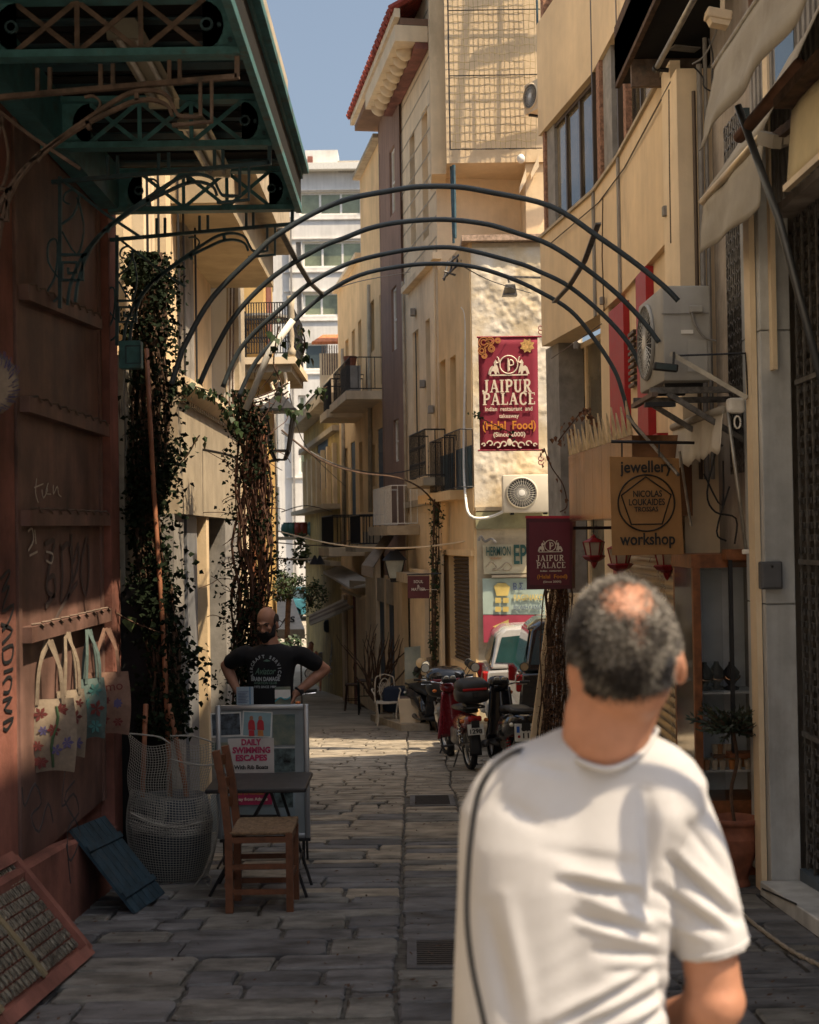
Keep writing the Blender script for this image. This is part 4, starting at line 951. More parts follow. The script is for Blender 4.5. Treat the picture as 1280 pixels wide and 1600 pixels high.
# hanging banner
D = 19.2; Bp = lambda px, py, dd=0: U(px, py, D + dd); pw = D / 2150
bn = empty('banner', Bp(795, 703), 'tall maroon restaurant banner hanging beside the bright rough wall', 'banner')
b = MB(); c0, c1, c2, c3 = Bp(747, 527), Bp(840, 526), Bp(842, 702), Bp(750, 703)
sheet(b, c0, c1, c2, c3, 10, 14, .006, 3, 2).build('cloth', M_maroon, bn, smooth=True, solid=.004)
for (a, b_) in (((745, 527), (852, 526)), ((747, 704), (852, 703))): MB().tube([Bp(*a), Bp(*b_)], .014, 6).build('rod', M_maroon, bn)
xd = Vector((1, 0, 0)); f_ = -.02
emblem(Bp(795, 574, f_), .33 * .95, M_cream_ink, bn)
serif_word('JAIPUR', .175, Bp(793, 603, f_), 78 * pw, M_cream_ink, bn); serif_word('PALACE', .165, Bp(796, 623, f_), 84 * pw, M_cream_ink, bn)
def bt(s, size, px, py, w, m, off=0): text(s, size, Bp(px, py, f_), xd, (0, 0, 1), m, bn, .002, 'lettering', w * pw, off)
bt('Indian  restaurant  and', .085, 795, 639, 74, M_cream_ink, .001); bt('takeaway', .08, 795.5, 650, 31, M_cream_ink, .001); bt('(Halal  Food)', .165, 796, 665, 83, M_orange_ink, .003); bt('(Since 2000)', .085, 796, 679, 50, M_cream_ink, .002)
for g in (-1, 1):
    for (x, z, r) in ((8, 0, 5), (18, -2, 6), (30, 1, 5), (40, -1, 3)):
        cc_ = Bp(796 + g * x, 694 - z, f_); MB().tube([cc_ + Vector((g * r * pw * math.cos(t) * (1 - t * .1), 0, r * pw * math.sin(t) * (1 - t * .1))) for t in np.linspace(0, 5, 12)], .010, 3).build('ornament', M_cream_ink, bn)
MB().ell(Bp(796, 691, f_), (.035, .004, .05), 8, 6).build('ornament', M_cream_ink, bn)
for (px, py, r) in ((756, 535, 8), (766, 533, 6), (753, 548, 6), (768, 545, 5), (757, 556, 4), (778, 532, 4)):
    cc_ = Bp(px, py, f_)
    for q in (1, .55): MB().tube([cc_ + Vector((r * q * pw * math.cos(t), 0, r * q * pw * math.sin(t))) for t in np.linspace(0, 2 * PI, 13)[:-1]], .008, 3, closed=True).build('ornament', M_gold, bn)
cc_ = Bp(824, 540, f_)
MB().prism([cc_ + Vector((r * pw * math.cos(t), 0, r * pw * math.sin(t))) for t, r in [(2 * PI * k / 16, 12 if k % 2 else 8.5) for k in range(16)]], (0, .003, 0)).build('seal', mat('gold_seal', (.55, .33, .12), .5, var=.3, scale=30), bn)
for (yy) in (512, 716):
    for s in (0, 1): MB().tube([Bp(845 + 5 * math.cos(t) * (1 - t * .1), yy + 6 * s + 5 * math.sin(t) * (1 - t * .1)) for t in np.linspace(0, 6, 12)], .007, 3).build('curl', M_maroon, bn)
# light box sign
D = 13.2; pw = D / 2150; Bp = lambda px, py, dd=0: U(px, py, D + dd)
lb = empty('lightbox_sign', Bp(858, 920), 'dark maroon restaurant light box sign above the dry vine', 'sign')
c0, c1, c2, c3 = Bp(822, 809), Bp(895, 809), Bp(894, 920), Bp(823, 921)
M_mdark = mat('maroon_face', (.13, .017, .03), .4, var=.06)
MB().prism([c0, c1, c2, c3], (.05, .16, 0)).build('case', plain('maroon_case', (.08, .014, .022), .4), lb)
MB().prism([Bp(827, 816, -.004), Bp(891, 816, -.004), Bp(890, 914, -.004), Bp(828, 914, -.004)], (0, .003, 0)).build('face', M_mdark, lb)
MB().prism([Bp(821, 806), Bp(897, 806), Bp(897, 810), Bp(821, 810)], (.05, .18, 0)).build('top_strip', plain('bright_red_strip', (.42, .02, .04), .5), lb)
emblem(Bp(860, 855, -.015), .13, M_cream_ink, lb); serif_word('JAIPUR', .056, Bp(860, 872, -.015), 44 * pw, M_cream_ink, lb); serif_word('PALACE', .056, Bp(861.5, 883, -.015), 46 * pw, M_cream_ink, lb)
text('Indian  restaurant', .022, Bp(861, 892, -.015), xd, (0, 0, 1), M_cream_ink, lb, .001, 'lettering', 33 * pw, .0005); text('(Halal  Food)', .052, Bp(863, 901, -.015), xd, (0, 0, 1), M_orange_ink, lb, .001, 'lettering', 47 * pw, .001); text('(Since 2000)', .026, Bp(863, 909, -.015), xd, (0, 0, 1), M_cream_ink, lb, .001, 'lettering', 28 * pw, .0005)
MB().bar(c1 + Vector((0, .05, -.1)), c1 + Vector((.5, .3, -.1)), .03).build('arm', M_black, lb)
# red lanterns
M_lan = plain('red_lantern_paint', (.22, .014, .018), .4)
def red_lantern(px, py, D, s, label):
    c = U(px, py, D); ro = empty('red_lantern', c, label, 'lantern', 'red hanging lanterns')
    MB().lathe([(.001, .5), (.06, .46), (.09, .40), (.30, .30), (.32, .27)], (0, 0, 0), 6, caps=False, M=Matrix.Scale(s, 3)).build('top', M_lan, ro, local=True)
    MB().lathe([(.30, -.1), (.34, -.13), (.26, -.22), (.1, -.3), (.06, -.42), (.001, -.5)], (0, 0, 0), 6, caps=False, M=Matrix.Scale(s, 3)).build('bottom', M_lan, ro, local=True)
    MB().lathe([(.20, -.1), (.28, .28)], (0, 0, 0), 6, caps=False, M=Matrix.Scale(s, 3)).build('glass', mat('lantern_glass', (.45, .36, .28), .2, spec=.8), ro, local=True)
    for k in range(6):
        a = 2 * PI * k / 6; MB().tube([Vector((.22 * math.cos(a), .22 * math.sin(a), -.1)) * s, Vector((.31 * math.cos(a), .31 * math.sin(a), .29)) * s], .018 * s, 4).build('rib', M_lan, ro, local=True)
    MB().tube([Vector((0, 0, .5)) * s, Vector((0, 0, 1.2)) * s], .02 * s, 4).build('hook', M_black, ro, local=True)
red_lantern(928, 862, 11.9, .30, 'small red hanging lantern beside the maroon light box sign'); red_lantern(969, 874, 11.2, .32, 'small red hanging lantern under the left part of the ochre sign'); red_lantern(1042, 876, 10.2, .30, 'small red hanging lantern under the right corner of the ochre sign')
# dry vine on the leaning post below the light box
rs2 = random.Random(3)
dv = empty('dry_vine', G(872, 1180), 'brown dried climbing vine hanging in a column below the light box sign', 'vine')
MB().bar(U(835, 1160, 14.3), U(868, 905, 14.3), .09, .09).build('support_post', M_cream, dv)
mb = MB()
for k in range(34):
    x = rs2.uniform(850, 893); pts = [U(x + rs2.uniform(-8, 8) - (yy - 900) * .03, yy, 13.7 + rs2.uniform(-.2, .2)) for yy in range(830, 1230, 50)]
    mb.tube(smooth_path(pts, 2), rs2.uniform(.003, .009), 4)
mb.build('stems', M_twig, dv, kind='stuff')
mb = MB()
for k in range(5200):
    yy = rs2.uniform(815, 1200); wd = 24 if yy > 930 else 22; x = 872 + rs2.gauss(0, .42) * wd - (yy - 950) * .03
    p = U(x, yy, 13.7 + rs2.uniform(-.25, .2)); s = rs2.uniform(.006, .016); a = Vector((rs2.uniform(-1, 1), rs2.uniform(-1, 1), rs2.uniform(-1, 1))).normalized(); b2 = a.orthogonal().normalized()
    mb.add([p, p + (a + b2 * .5) * s, p + a * 2 * s, p + (a - b2 * .5) * s], [(0, 1, 2, 3)])
mb.build('dry_leaves', M_dry, dv, kind='stuff')
# ---------------------------------------------------------------- roller shutter and display case
M_shut = mat('polished_shutter', (.50, .40, .26), .28, .9, var=.15, scale=3)
sh = empty('roller_shutter', (1.98, 11, gz(11)), 'shiny ribbed roller shutter reflecting the street behind the man', 'shutter')
xs_ = 1.93
for k in range(34):
    z = -.78 + k * .073
    prof = [(0, 0), (-.010, .02), (-.014, .036), (-.010, .055), (0, .07)]
    m = MB().prism([(xs_ + .25 * 0 + a, 9.85, z + b) for a, b in prof] + [(xs_ + .01, 9.85, z + .07), (xs_ + .01, 9.85, z)], (.0, 2.9, 0)); m.build('slat', M_shut, sh, smooth='auto')
dc = empty('display_case', (2.1, 9.3, gz(9.2)), 'tall wooden framed glass display case with jewellery shelves by the marble pillar', 'display case')
x0, x1, y0, y1 = 1.885, 2.33, 9.2, 9.84; zb, zt = gz(9.2), 1.60
zt = U(1120, 866, 9.2).z
for (x, y, w) in ((x0, y0, .05), (x1 - .03, y0, .05), (x0, y1, .05)): MB().bbox(x, x + w, y, y + .05, zb, zt - .09).build('post', M_wood, dc)
MB().bbox(x0 - .01, x1 + .04, y0 - .01, y1 + .05, zt - .09, zt).build('top_frame', M_wood, dc); MB().bbox(x0 - .01, x1, y0, y1, zb, zb + .5).build('base_cabinet', M_wood, dc); MB().bbox(x0 + .0, x0 + .004, y0 + .05, y1, zb + .5, zt - .09).build('side_glass', mat('side_mirror_glass', (.45, .38, .28), .04, .9, var=.1), dc)
MB().bbox(x0 + .08, x1, y1 - .24, y1 - .22, zb + .5, zt - .09).build('back_panel', mat('pale_blue_backing', (.62, .66, .70), .8, var=.1), dc)
MB().bbox(x1 - .005, x1 + .02, y0 + .05, y1, zb + .5, zt - .09).build('side_panel', M_marble, dc)
for z in (.52, -.0): MB().bbox(x0 + .03, x1 - .01, y0 + .03, y1 - .1, z, z + .012).build('shelf', M_marble, dc)
# projecting small cabinet with an inner frame
for (x) in (2.10, 2.265): MB().bbox(x, x + .025, 9.08, 9.11, .15, 1.30 + .12).build('cabinet_post', M_wood if x > 2.2 else M_black, dc)
MB().bbox(2.08, 2.31, 9.06, 9.19, 1.42, 1.49).build('cabinet_top', M_wood, dc); MB().bbox(2.08, 2.31, 9.06, 9.19, .12, .15).build('cabinet_bottom', M_wood, dc)
gcl = mat('clear_glass', (.10, .12, .12), .03, var=.01, spec=1.0, alpha=.16)
MB().bbox(2.128, 2.262, 9.085, 9.09, .16, 1.41).build('cabinet_glass', gcl, dc)
MB().bbox(x0 + .06, 2.08, y0 + .01, y0 + .014, zb + .5, zt - .1).build('front_glass', gcl, dc)
# goods inside
for k in range(3):
    c = Vector((1.99 + k * .09, 9.38 + .04 * (k % 2), .532)); t = empty('jewellery_stand', c, ['black jewellery bust on the upper shelf of the display case, next to the left post', 'black jewellery bust on the upper shelf of the display case, middle of three', 'black jewellery bust on the upper shelf of the display case, nearest the pillar'][k], 'jewellery stand', 'jewellery stands in the display case')
    MB().lathe([(.05, 0), (.055, .015), (.02, .03), (.05, .07), (.06, .12), (.02, .17), (.016, .19)], c, 10).build('bust', M_black, t, smooth=True)
    MB().tube([c + Vector((.05 * math.cos(a), -.045 + .02 * math.sin(a), .10 + .05 * math.sin(a) * .6)) for a in np.linspace(PI, 2 * PI, 9)], .005, 5).build('necklace', M_copper, t)
M_cupm = mat('cream_cup', (.55, .45, .33), .5, var=.15, scale=30); rs3 = random.Random(9); k = 0
cupg = 'small cups on the low shelf of the display case'
for r in range(3):
    for q in range(6):
        c = Vector((1.97 + q * .055 + rs3.uniform(-.006, .006), 9.27 + r * .09, 0.012)) if r < 2 else Vector((2.05 + q * .035, 9.38, .10))
        if r == 2 and q > 3: continue
        cup = MB().lathe([(.018, 0), (.023, .05), (.024, .062), (.020, .062), (.018, .01)], c, 12).build('cup', M_cupm if (q + r) % 3 else M_gold, None, ['front row', 'back row', 'raised tray'][r] .join(['small cup on the low display case shelf, ', ', ' + ['first', 'second', 'third', 'fourth', 'fifth', 'sixth'][q] + ' from the left']), 'cup', cupg, smooth='auto')
MB().bbox(2.03, 2.24, 9.33, 9.43, .075, .098).build('tray', M_wood, dc)
# topiary in terracotta pot
c = G(1146, 1380); c.y = 8.85
pt = empty('plant_pot', c, 'ribbed terracotta pot with a small dark leaved tree beside the marble pillar', 'pot plant')
M_terra = mat('terracotta', (.26, .095, .055), .75, var=.15, scale=10, bump=.2)
pr = [(.085, 0), (.09, .02), (.075, .06), (.10, .14), (.135, .24), (.14, .32), (.13, .36)] ; prof = []
for i in range(40):
    t = i / 39; z = .06 + t * .34; r = float(np.interp(z, [p[1] for p in pr], [p[0] for p in pr])); prof.append((r + (.003 if i % 2 else -.002) * (1 if .12 < z < .33 else 0), z))
MB().lathe([(.085, 0), (.09, .02), (.075, .055)] + prof + [(.15, .41), (.155, .44), (.135, .445), (.12, .40)], (0, 0, 0), 28).build('pot', M_terra, pt, smooth=True, local=True)
MB().lathe([(.001, .39), (.125, .39)], (0, 0, 0), 16, caps=False).build('soil', M_twig, pt, local=True)
MB().tube(smooth_path([(0, 0, .38), (-.02, .01, .6), (.02, 0, .8), (.0, 0, .98)]), [.012] * 13, 6).build('trunk', M_twig, pt, local=True)
mb = MB(); tw = MB()
for k in range(95):
    a = rs3.uniform(0, 2 * PI); el = rs3.uniform(-.5, 1.2); L = rs3.uniform(.10, .26); d = Vector((math.cos(a) * math.cos(el) * 1.15, math.sin(a) * math.cos(el), math.sin(el) * .6)); p0 = Vector((0, 0, .98)); p1 = p0 + d * L + Vector((0, 0, .04)); tw.tube([p0, p0 + d * L * .5 + Vector((0, 0, .03)), p1], .003, 3)
    for j in range(11):
        p = p0.lerp(p1, .35 + .65 * j / 10) ; dd = (d + Vector((rs3.uniform(-.9, .9), rs3.uniform(-.9, .9), rs3.uniform(-.5, .9)))).normalized(); s = rs3.uniform(.03, .055); w = dd.orthogonal().normalized() * s * .2
        mb.add([p, p + dd * s * .5 + w, p + dd * s, p + dd * s * .5 - w], [(0, 1, 2, 3)])
tw.build('twigs', M_twig, pt, local=True, kind='stuff'); mb.build('foliage', mat('dark_olive_leaf', (.035, .05, .03), .45, var=.4, scale=20), pt, local=True, kind='stuff')
# rope on the ground
pts = [G(1143, 1412), G(1170, 1440), G(1205, 1468), G(1240, 1492), G(1285, 1515), G(1330, 1540)]
rope = MB(); pp = smooth_path([p + Vector((0, 0, .014)) for p in pts], 10)
for s in (0, PI): rope.tube([p + Vector((0, math.cos(i * .9 + s) * .005, math.sin(i * .9 + s) * .005)) for i, p in enumerate(pp)], .0085, 6)
rope.build('rope', mat('grey_rope', (.34, .30, .24), .9, var=.2, scale=60), None, 'pale twisted rope lying on the paving at the lower right', 'rope')
# wires tangled behind the sign
for i, pts in enumerate(([(1120, 700), (1105, 770), (1118, 800), (1150, 810), (1148, 850)], [(1130, 720), (1128, 790), (1100, 740)], [(1140, 760), (1120, 830), (1135, 845)])):
    MB().tube(smooth_path([U(a, b, 9.1) for a, b in pts]), .006, 4).build('loose_cable', M_black, None, ['black cable looping down beside the awning strut on the right', 'black cable bent in a tight hook behind the awning strut', 'short black cable hanging just above the display case'][i], 'cable', 'loose cables behind the sign')
# ================================================================ arches across the street
M_arch = mat('blue_grey_arch_paint', (.045, .06, .072), .5, .0, var=.15, scale=8, stain=(.12, .12, .11), stain_amt=.3)
arch_px = [([(268, 600), (281, 560), (289, 539), (332, 465), (402, 394.5), (428.7, 370.7), (490, 333), (544, 311), (605, 299), (651, 292), (709, 291.6), (759, 299), (860, 322), (935, 370), (990, 409), (1035, 445), (1060, 470)], 8.3),
           ([(312, 600), (336, 547), (371, 488), (430, 430), (500, 387), (538, 372), (580, 356), (630, 346.6), (695, 343), (759, 350), (806, 363.5), (860, 383), (916, 420), (965, 460), (1005, 502), (1030, 535)], 9.1),
           ([(348, 605), (367, 560), (390.6, 527), (441, 480), (482.6, 444), (544, 412), (615.6, 394), (673, 387), (723, 389), (806, 410), (840, 423), (891.6, 449), (953, 502), (991, 550.6), (1008, 599)], 10.0),
           ([(372, 622), (400, 565), (449, 512), (504, 462), (562, 430), (630, 415.6), (687.5, 412), (741, 417), (795, 433.6), (840, 454), (891, 485), (929, 530), (960, 578), (974, 617), (985, 655), (1010, 690)], 10.7)]
lbl = ['blue grey metal hoop spanning the street, highest and nearest of the four', 'blue grey metal hoop spanning the street, second below the highest', 'blue grey metal hoop spanning the street, third below the highest', 'blue grey metal hoop spanning the street, lowest and farthest of the four']
for (pts, D), l in zip(arch_px, lbl):
    mb = MB().tube(smooth_path([U(a, b, D) for a, b in pts], 5), .017, 8)
    mb.build('arch_hoop', M_arch, None, l, 'metal arch', 'metal hoops across the street', smooth=True)
for i, pts in enumerate(([(437, 360, 8.3), (462, 408, 9.1), (484, 444, 10.0), (503, 462, 10.7)], [(935, 352, 8.3), (914, 410, 9.1), (890, 449, 10.0), (866, 475, 10.7)])):
    MB().strip([U(a, b, D) + Vector((0, 0, .012)) for a, b, D in pts], .035, .012, up=(0, 0, 1)).build('strap', M_gri, None, ['flat iron strap tying the street hoops together on the left', 'flat iron strap tying the street hoops together on the right'][i], 'strap', 'straps between the hoops')
MB().tube([U(458, 500, 10.68), U(420, 552, 10.68), U(384, 640, 10.68)], .026, 8).build('pale_tube', M_whitep, None, 'pale plastic tube sleeved over the left end of the lowest hoop', 'tube', smooth=True)
# cables and small fixings on the office front
for i, (pts, r_) in enumerate((([(856, 384), (936, 316), (976, 262), (1048, 128)], .008), ([(942, 310), (941, 400), (944, 486)], .007), ([(1046, 140), (1047, 260), (1049, 380)], .009), ([(862, 560), (900, 534), (940, 506)], .006))):
    W_ = [W0, W1, W2]; P_ = []
    for (px, py) in pts:
        w_ = W0 if px < 938 else (W1 if px < 978 else W2); P_.append(w_.P(px, py, .035))
    MB().tube(P_, r_, 4).build('wall_cable', M_bronze, bld)
for (px, py) in ((941, 470), (1040, 330), (900, 540)):
    w_ = W0 if px < 938 else (W1 if px < 978 else W2); MB().rbox(w_.P(px, py, .04), (.05, .06, .08), .008).build('cable_box', M_grey, bld)
# ================================================================ the curved row of houses on the right
FX = lambda D: 1.0 - .167 * (D - 21.5)
def FP(D): return Vector((FX(D), D, 0))
def house(px0, px1, off=0.0):
    """front of a house between two photo columns; off>0 steps it back from the street line"""
    a = FP(facD(px0)); b = FP(facD(px1)); n = Vector((-1, -.167, 0)).normalized()
    return Wall(a - n * off, b - n * off)
M_iron = plain('black_iron', (.02, .02, .022), .5)
M_bluedoor = mat('blue_grey_door', (.07, .10, .13), .6, var=.1, scale=5, streak=.15)
M_wframe = mat('cream_window_frame', (.55, .46, .33), .7, var=.05)
def zt(px, py): D = facD(px); return U(px, py, D).z
def house_body(name, label, px0, px1, ztop, wins, m, off=0.0, zbot=-4.0, th=.2, group=None, cat='building'):
    W = house(px0, px1, off); ro = empty(name, (W.a.x, W.a.y, gz(W.a.y)), label, cat, group)
    rects = []
    for w in wins:
        r = W.rect(*w[:4]); r = (max(r[0], .03), min(r[1], W.L - .03), r[2], r[3]); rects.append(r)
    wall_openings(W.f, 0, W.L, zbot, ztop, rects, th=th + .1).build('wall', m, ro)
    for w, r in zip(wins, rects):
        kind = w[4] if len(w) > 4 else 'win'
        if kind == 'win': window(W, r, ro, th, M_wframe, M_glass, .06, 1, 2)
        elif kind == 'white': window(W, r, ro, .10, M_whitep, M_shade, .05, 1, 2)
        elif kind == 'blue':
            d = MB(); fbox(d, W.f, r[0], (r[0] + r[1]) / 2 - .01, r[2], r[3], -.08, -.03); s1 = d.build('shutter', M_blue, ro)
            d = MB(); fbox(d, W.f, (r[0] + r[1]) / 2 + .01, r[1], r[2], r[3], -.08, -.03); d.build('shutter', M_blue, ro)
            n = 9
            for k in range(n):
                zz = r[2] + (r[3] - r[2]) * (k + .5) / n; d = MB(); fbox(d, W.f, r[0] + .06, r[1] - .06, zz - .03, zz + .03, -.03, -.018); d.build('louvre', M_blue, s1)
        elif kind == 'dark':
            d = MB(); fbox(d, W.f, r[0], r[1], r[2], r[3], -th - .08, -th); d.build('door', M_bluedoor, ro)
        elif kind == 'garage':
            n = 26
            for k in range(n):
                z0 = r[2] + (r[3] - r[2]) * k / n; z1 = r[2] + (r[3] - r[2]) * (k + 1) / n
                d = MB().prism([W.f(r[0], z0, -.1), W.f(r[0], (z0 + z1) / 2, -.075), W.f(r[0], z1 - .01, -.1)], W.t * (r[1] - r[0])); d.build('shutter_slat', mat('brown_shutter', (.10, .07, .05), .6, var=.15), ro)
    return W, ro
def ledge(W, ro, x0, x1, y, h, out, m=None, name='ledge'):
    r = W.rect(x0, x1, y - h, y); b = MB(); fbox(b, W.f, r[0], r[1], r[2], r[3], -.02, out); return b.build(name, m or M_shade, ro)
# ---- corner house (yellow), lower block with the bright rough side wall
W1h, h1 = house_body('corner_house', 'yellow corner house with a bright rough plaster side wall carrying the signs', 690, 740, zt(738, 374),
    [(687, 697, 563, 690), (704, 713, 556, 690), (703, 734, 869, 1034, 'garage')], M_yellow)
M_rough = mat('rough_lime_plaster', (.66, .54, .36), .9, var=.1, scale=1.6, bump=1.0, bscale=9, stain=(.74, .69, .60), stain_amt=.75, thresh=.46)
cw0 = FP(21.5); cw1 = Vector((2.75, 21.5, 0)); WJ = Wall(cw0, cw1); zj = U(800, 377, 21.5).z
# displaced plaster relief
mb = MB()
def relief(u, v):
    x = cw0.x + .02 + u * (cw1.x - cw0.x - .04); z = 2.05 + v * (zj - 2.05 - .1); p = Vector((x, 21.5, z))
    a = noise.noise(p * 2.3) * .5 + noise.noise(p * 6) * .3 + noise.noise(p * 15) * .2; e = min(1, u * 12, (1 - u) * 12, v * 16, (1 - v) * 16)
    return Vector((x, 21.5 - .012 - max(0, a + .12) * .055 * e, z))
mb.grid(relief, 90, 170); mb.build('rough_wall', M_rough, h1, smooth=True)
b = MB(); b.bbox(cw0.x + .01, cw1.x, 21.505, 24.9, -2.2, zj - .02); b.build('side_wall', mat('pale_side_wall', (.62, .53, .38), .85, var=.1, stain=(.3, .24, .16), stain_amt=.6, bump=.3), h1)
b = MB(); b.bbox(cw0.x - .12, cw1.x + .1, 21.36, 24.8, zj - .01, zj + .08); b.build('parapet_cap', mat('brick_cap', (.42, .30, .22), .85, var=.25, scale=20), h1)
for (a, b_, m) in ((2.0, 2.06, M_shade), (1.72, 1.98, mat('olive_band', (.36, .34, .20), .8, var=.15, stain=(.4, .33, .22), stain_amt=.6))): MB().bbox(cw0.x + .03, cw1.x, 21.44, 21.5, a, b_).build('band', m, h1)
ledge(W1h, h1, 674, 727, 784, 14, .25, M_yellow)
for (x0, x1, y0, y1) in ((677, 701, 688, 771), (704, 729, 675, 767)):
    r = W1h.rect(x0, x1, y0, y1, .1); railing(W1h, h1, max(.05, r[0]), r[1], r[2], r[3], .2, M_iron, 12, 'balconet_railing', r=.007)
    b = MB(); fbox(b, W1h.f, max(.08, r[0] + .05), r[1] - .05, r[2] + .02, r[3] - .25, -.02, .02); b.build('door_shutter', M_tealdark, h1)
b = MB(); fbox(b, W1h.f, .02, W1h.L - .02, zt(720, 868), zt(720, 868) + .1, 0, .05); b.build('moulding', M_yellow, h1)
MB().tube(smooth_path([U(722, 480, 22.2), U(728, 500, 21.9), U(727, 600, 21.9), U(725, 700, 21.8), U(727, 770, 21.6), U(735, 806, 21.2), U(765, 808, 21.2), U(795, 795, 21.2)]), .022, 6).build('white_pipe', M_whitep, h1, smooth=True)
# ---- upper block with the netted bay
ub = empty('upper_house', (1.5, 24, 6), 'tall cream house with a wire netted bay and shuttered terrace above the corner house', 'building')
Wm = Wall(U(698, 250, 23.2) * Vector((1, 1, 0)) if False else Vector((U(698, 250, 23.2).x, 23.2, 0)), Vector((U(850, 250, 23.2).x, 23.2, 0)))
zb = U(770, 254, 23.2).z
b = MB(); b.bbox(Wm.a.x, Wm.b.x + .9, 23.2, 26, zb, 13.5); b.build('bay_wall', mat('bay_plaster', (.66, .51, .33), .88, var=.06, scale=2, bump=.6, bscale=14, stain=(.55, .42, .25), stain_amt=.4), ub)
b = MB(); b.bbox(Wm.a.x - .25, Wm.a.x, 23.5, 26.2, zb - .1, 13.5); b.build('side_pier', M_cream, ub)
mesh_m = plain('shadow_tan_wire', (.36, .27, .12), .6)  # wire tint stands in for the thin tan mesh shadows on the wall
wm = MB(); x0 = Wm.a.x + .06; x1 = U(835, 100, 23.2).x; z0 = U(770, 233, 23.1).z
for k in range(18):
    x = x0 + (x1 - x0) * k / 17; pts = [(x + .012 * math.sin(j * 2.1 + k), 23.1, z0 + j * .3) for j in range(14)]; MB().tube(pts, .0045, 3).build('mesh_wire', mesh_m, ub)
for k in range(28):
    z = z0 + k * .135; pts = [(x0 + (x1 - x0) * j / 14, 23.09, z + .018 * math.sin(j * 1.7 + k * 2.3)) for j in range(15)]; MB().tube(pts, .0045, 3).build('mesh_wire', mesh_m, ub)
for z in (z0, U(770, 118, 23.1).z, U(770, 16, 23.1).z): MB().tube([(x0, 23.08, z), (x1 + .1, 23.08, z)], .010, 4).build('mesh_rod', M_iron, ub)
MB().tube([(x0, 23.08, z0), (x0, 23.08, 13)], .012, 4).build('mesh_rod', M_iron, ub)
# clothes frame sticking out from the bay: its bars throw the long shadows
fr = empty('drying_frame', U(842, 60, 21.8), 'thin green steel frame standing out from the netted bay beside the office building', 'frame')
MB().tube([U(841, 100, 22.6), U(838, -60, 22.6)], .02, 5).build('post', M_tealdark, fr)
MB().bar(Vector((2.45, 22.2, 9.9)), Vector((2.9, 22.2, 14.4)), .07, .05).build('brace', M_tealdark, fr)
for z in (9.2, 10.4, 12.0, 13.0): MB().bar(Vector((2.35, 22.5, z)), Vector((3.5, 22.6, z)), .09, .05).build('arm', M_tealdark, fr)
MB().bar(Vector((2.35, 22.75, 8.6)), Vector((2.5, 22.75, 14)), .03, .03).build('rod', M_tealdark, fr)
# recess under the bay: back wall, shutter, side wall with doors
yb = 24.75
b = MB(); b.bbox(Wm.a.x - .1, 3.2, yb, yb + .3, zj, zb); b.build('back_wall', M_yellow, ub)
pl, pr = U(735, 300, yb), U(804, 300, yb); ptop, pbot = U(770, 287, yb).z, U(770, 372, yb).z
MB().bbox(pl.x, pr.x, yb - .06, yb - .004, ptop, ptop + .16).build('shutter_box', M_cream2, ub)
n = 18
for k in range(n): MB().prism([(pl.x + .03, yb - .01, pbot + (ptop - pbot) * k / n), (pl.x + .03, yb - .03, pbot + (ptop - pbot) * (k + .5) / n), (pl.x + .03, yb - .01, pbot + (ptop - pbot) * (k + 1) / n - .006)], (pr.x - pl.x - .06, 0, 0)).build('shutter_slat', mat('grey_white_slat', (.50, .47, .40), .6, var=.05), ub)
b = MB(); b.bbox(U(810, 300, yb).x, 3.2, 23.25, 24.74, zj, zb - .01); b.build('right_wall', M_cream, ub)
MB().ell(U(814, 248, 23.1), (.07, .07, .08), 12, 8).build('globe_lamp', M_whitep, None, 'white globe lamp beside the shuttered terrace under the netted bay', 'lamp', smooth=True)
for (x0_, x1_, y0_, y1_) in ((812, 822, 262, 292), (830, 842, 240, 270)): 
    p = U(x0_, y1_, 23.1); q = U(x1_, y0_, 23.1); MB().prism([(p.x, 23.1, p.z), (q.x, 23.1, q.z), (q.x, 23.1, q.z - .22), (p.x, 23.1, p.z - .1)], (0, .1, 0)).build('blind_box', M_cream2, ub)
MB().tube([U(709, 258, 23.0), U(711, 372, 23.0)], .035, 6).build('post', M_tealdark, ub); MB().tube([U(705, 258, 23.4), U(709, 380, 23.4)], .025, 6).build('post', M_tealdark, ub)
# junk basket on the terrace edge
jb = empty('iron_basket', U(712, 415, 22.5), 'tangled iron basket hooked over the terrace corner under the hoops', 'basket')
for k in range(4): MB().tube([U(694 + k * 9, 438 - k * 10, 22.4 - k * .1), U(700 + k * 9, 408 - k * 8, 22.6)], .018, 4).build('upright', M_iron, jb)
for (a, b_) in (((692, 436), (730, 400)), ((700, 412), (730, 388)), ((694, 424), (712, 430))): MB().tube([U(*a, 22.3), U(*b_, 22.3)], .018, 4).build('rail', M_gri, jb)
# ac on the rough wall
acw = ac_unit('air_conditioner', 'white air conditioner with a round fan on the bright wall below the tall banner', U(826, 801, 21.2), .80, .58, .3, 0.0, mcase=mat('white_casing', (.68, .62, .50), .5, var=.04))
# small air conditioner up at the netted bay
ac_unit('air_conditioner', 'small air conditioner high beside the netted bay against the office building', U(846, 175, 22.4), .55, .50, .3, -PI / 2 + .5, mcase=M_cream2)
# floodlight on arm over the banner
c = U(796, 452, 20.2); fl = empty('floodlight', c, 'grey square floodlight on an arm above the tall banner', 'floodlight')
MB().prism([c + Vector(v) for v in ((-.11, -.08, -.10), (.11, -.08, -.10), (.08, -.08, .06), (-.06, -.08, .06))], (0, .16, 0)).build('housing', M_gri, fl); MB().tube([c + Vector((0, 0, .1)), U(792, 432, 20.2), U(852, 434, 20.2)], .018, 5).build('arm', M_gri, fl); MB().box(c + Vector((0, -.085, -.03)), (.16, .01, .08)).build('lens', M_refl, fl)
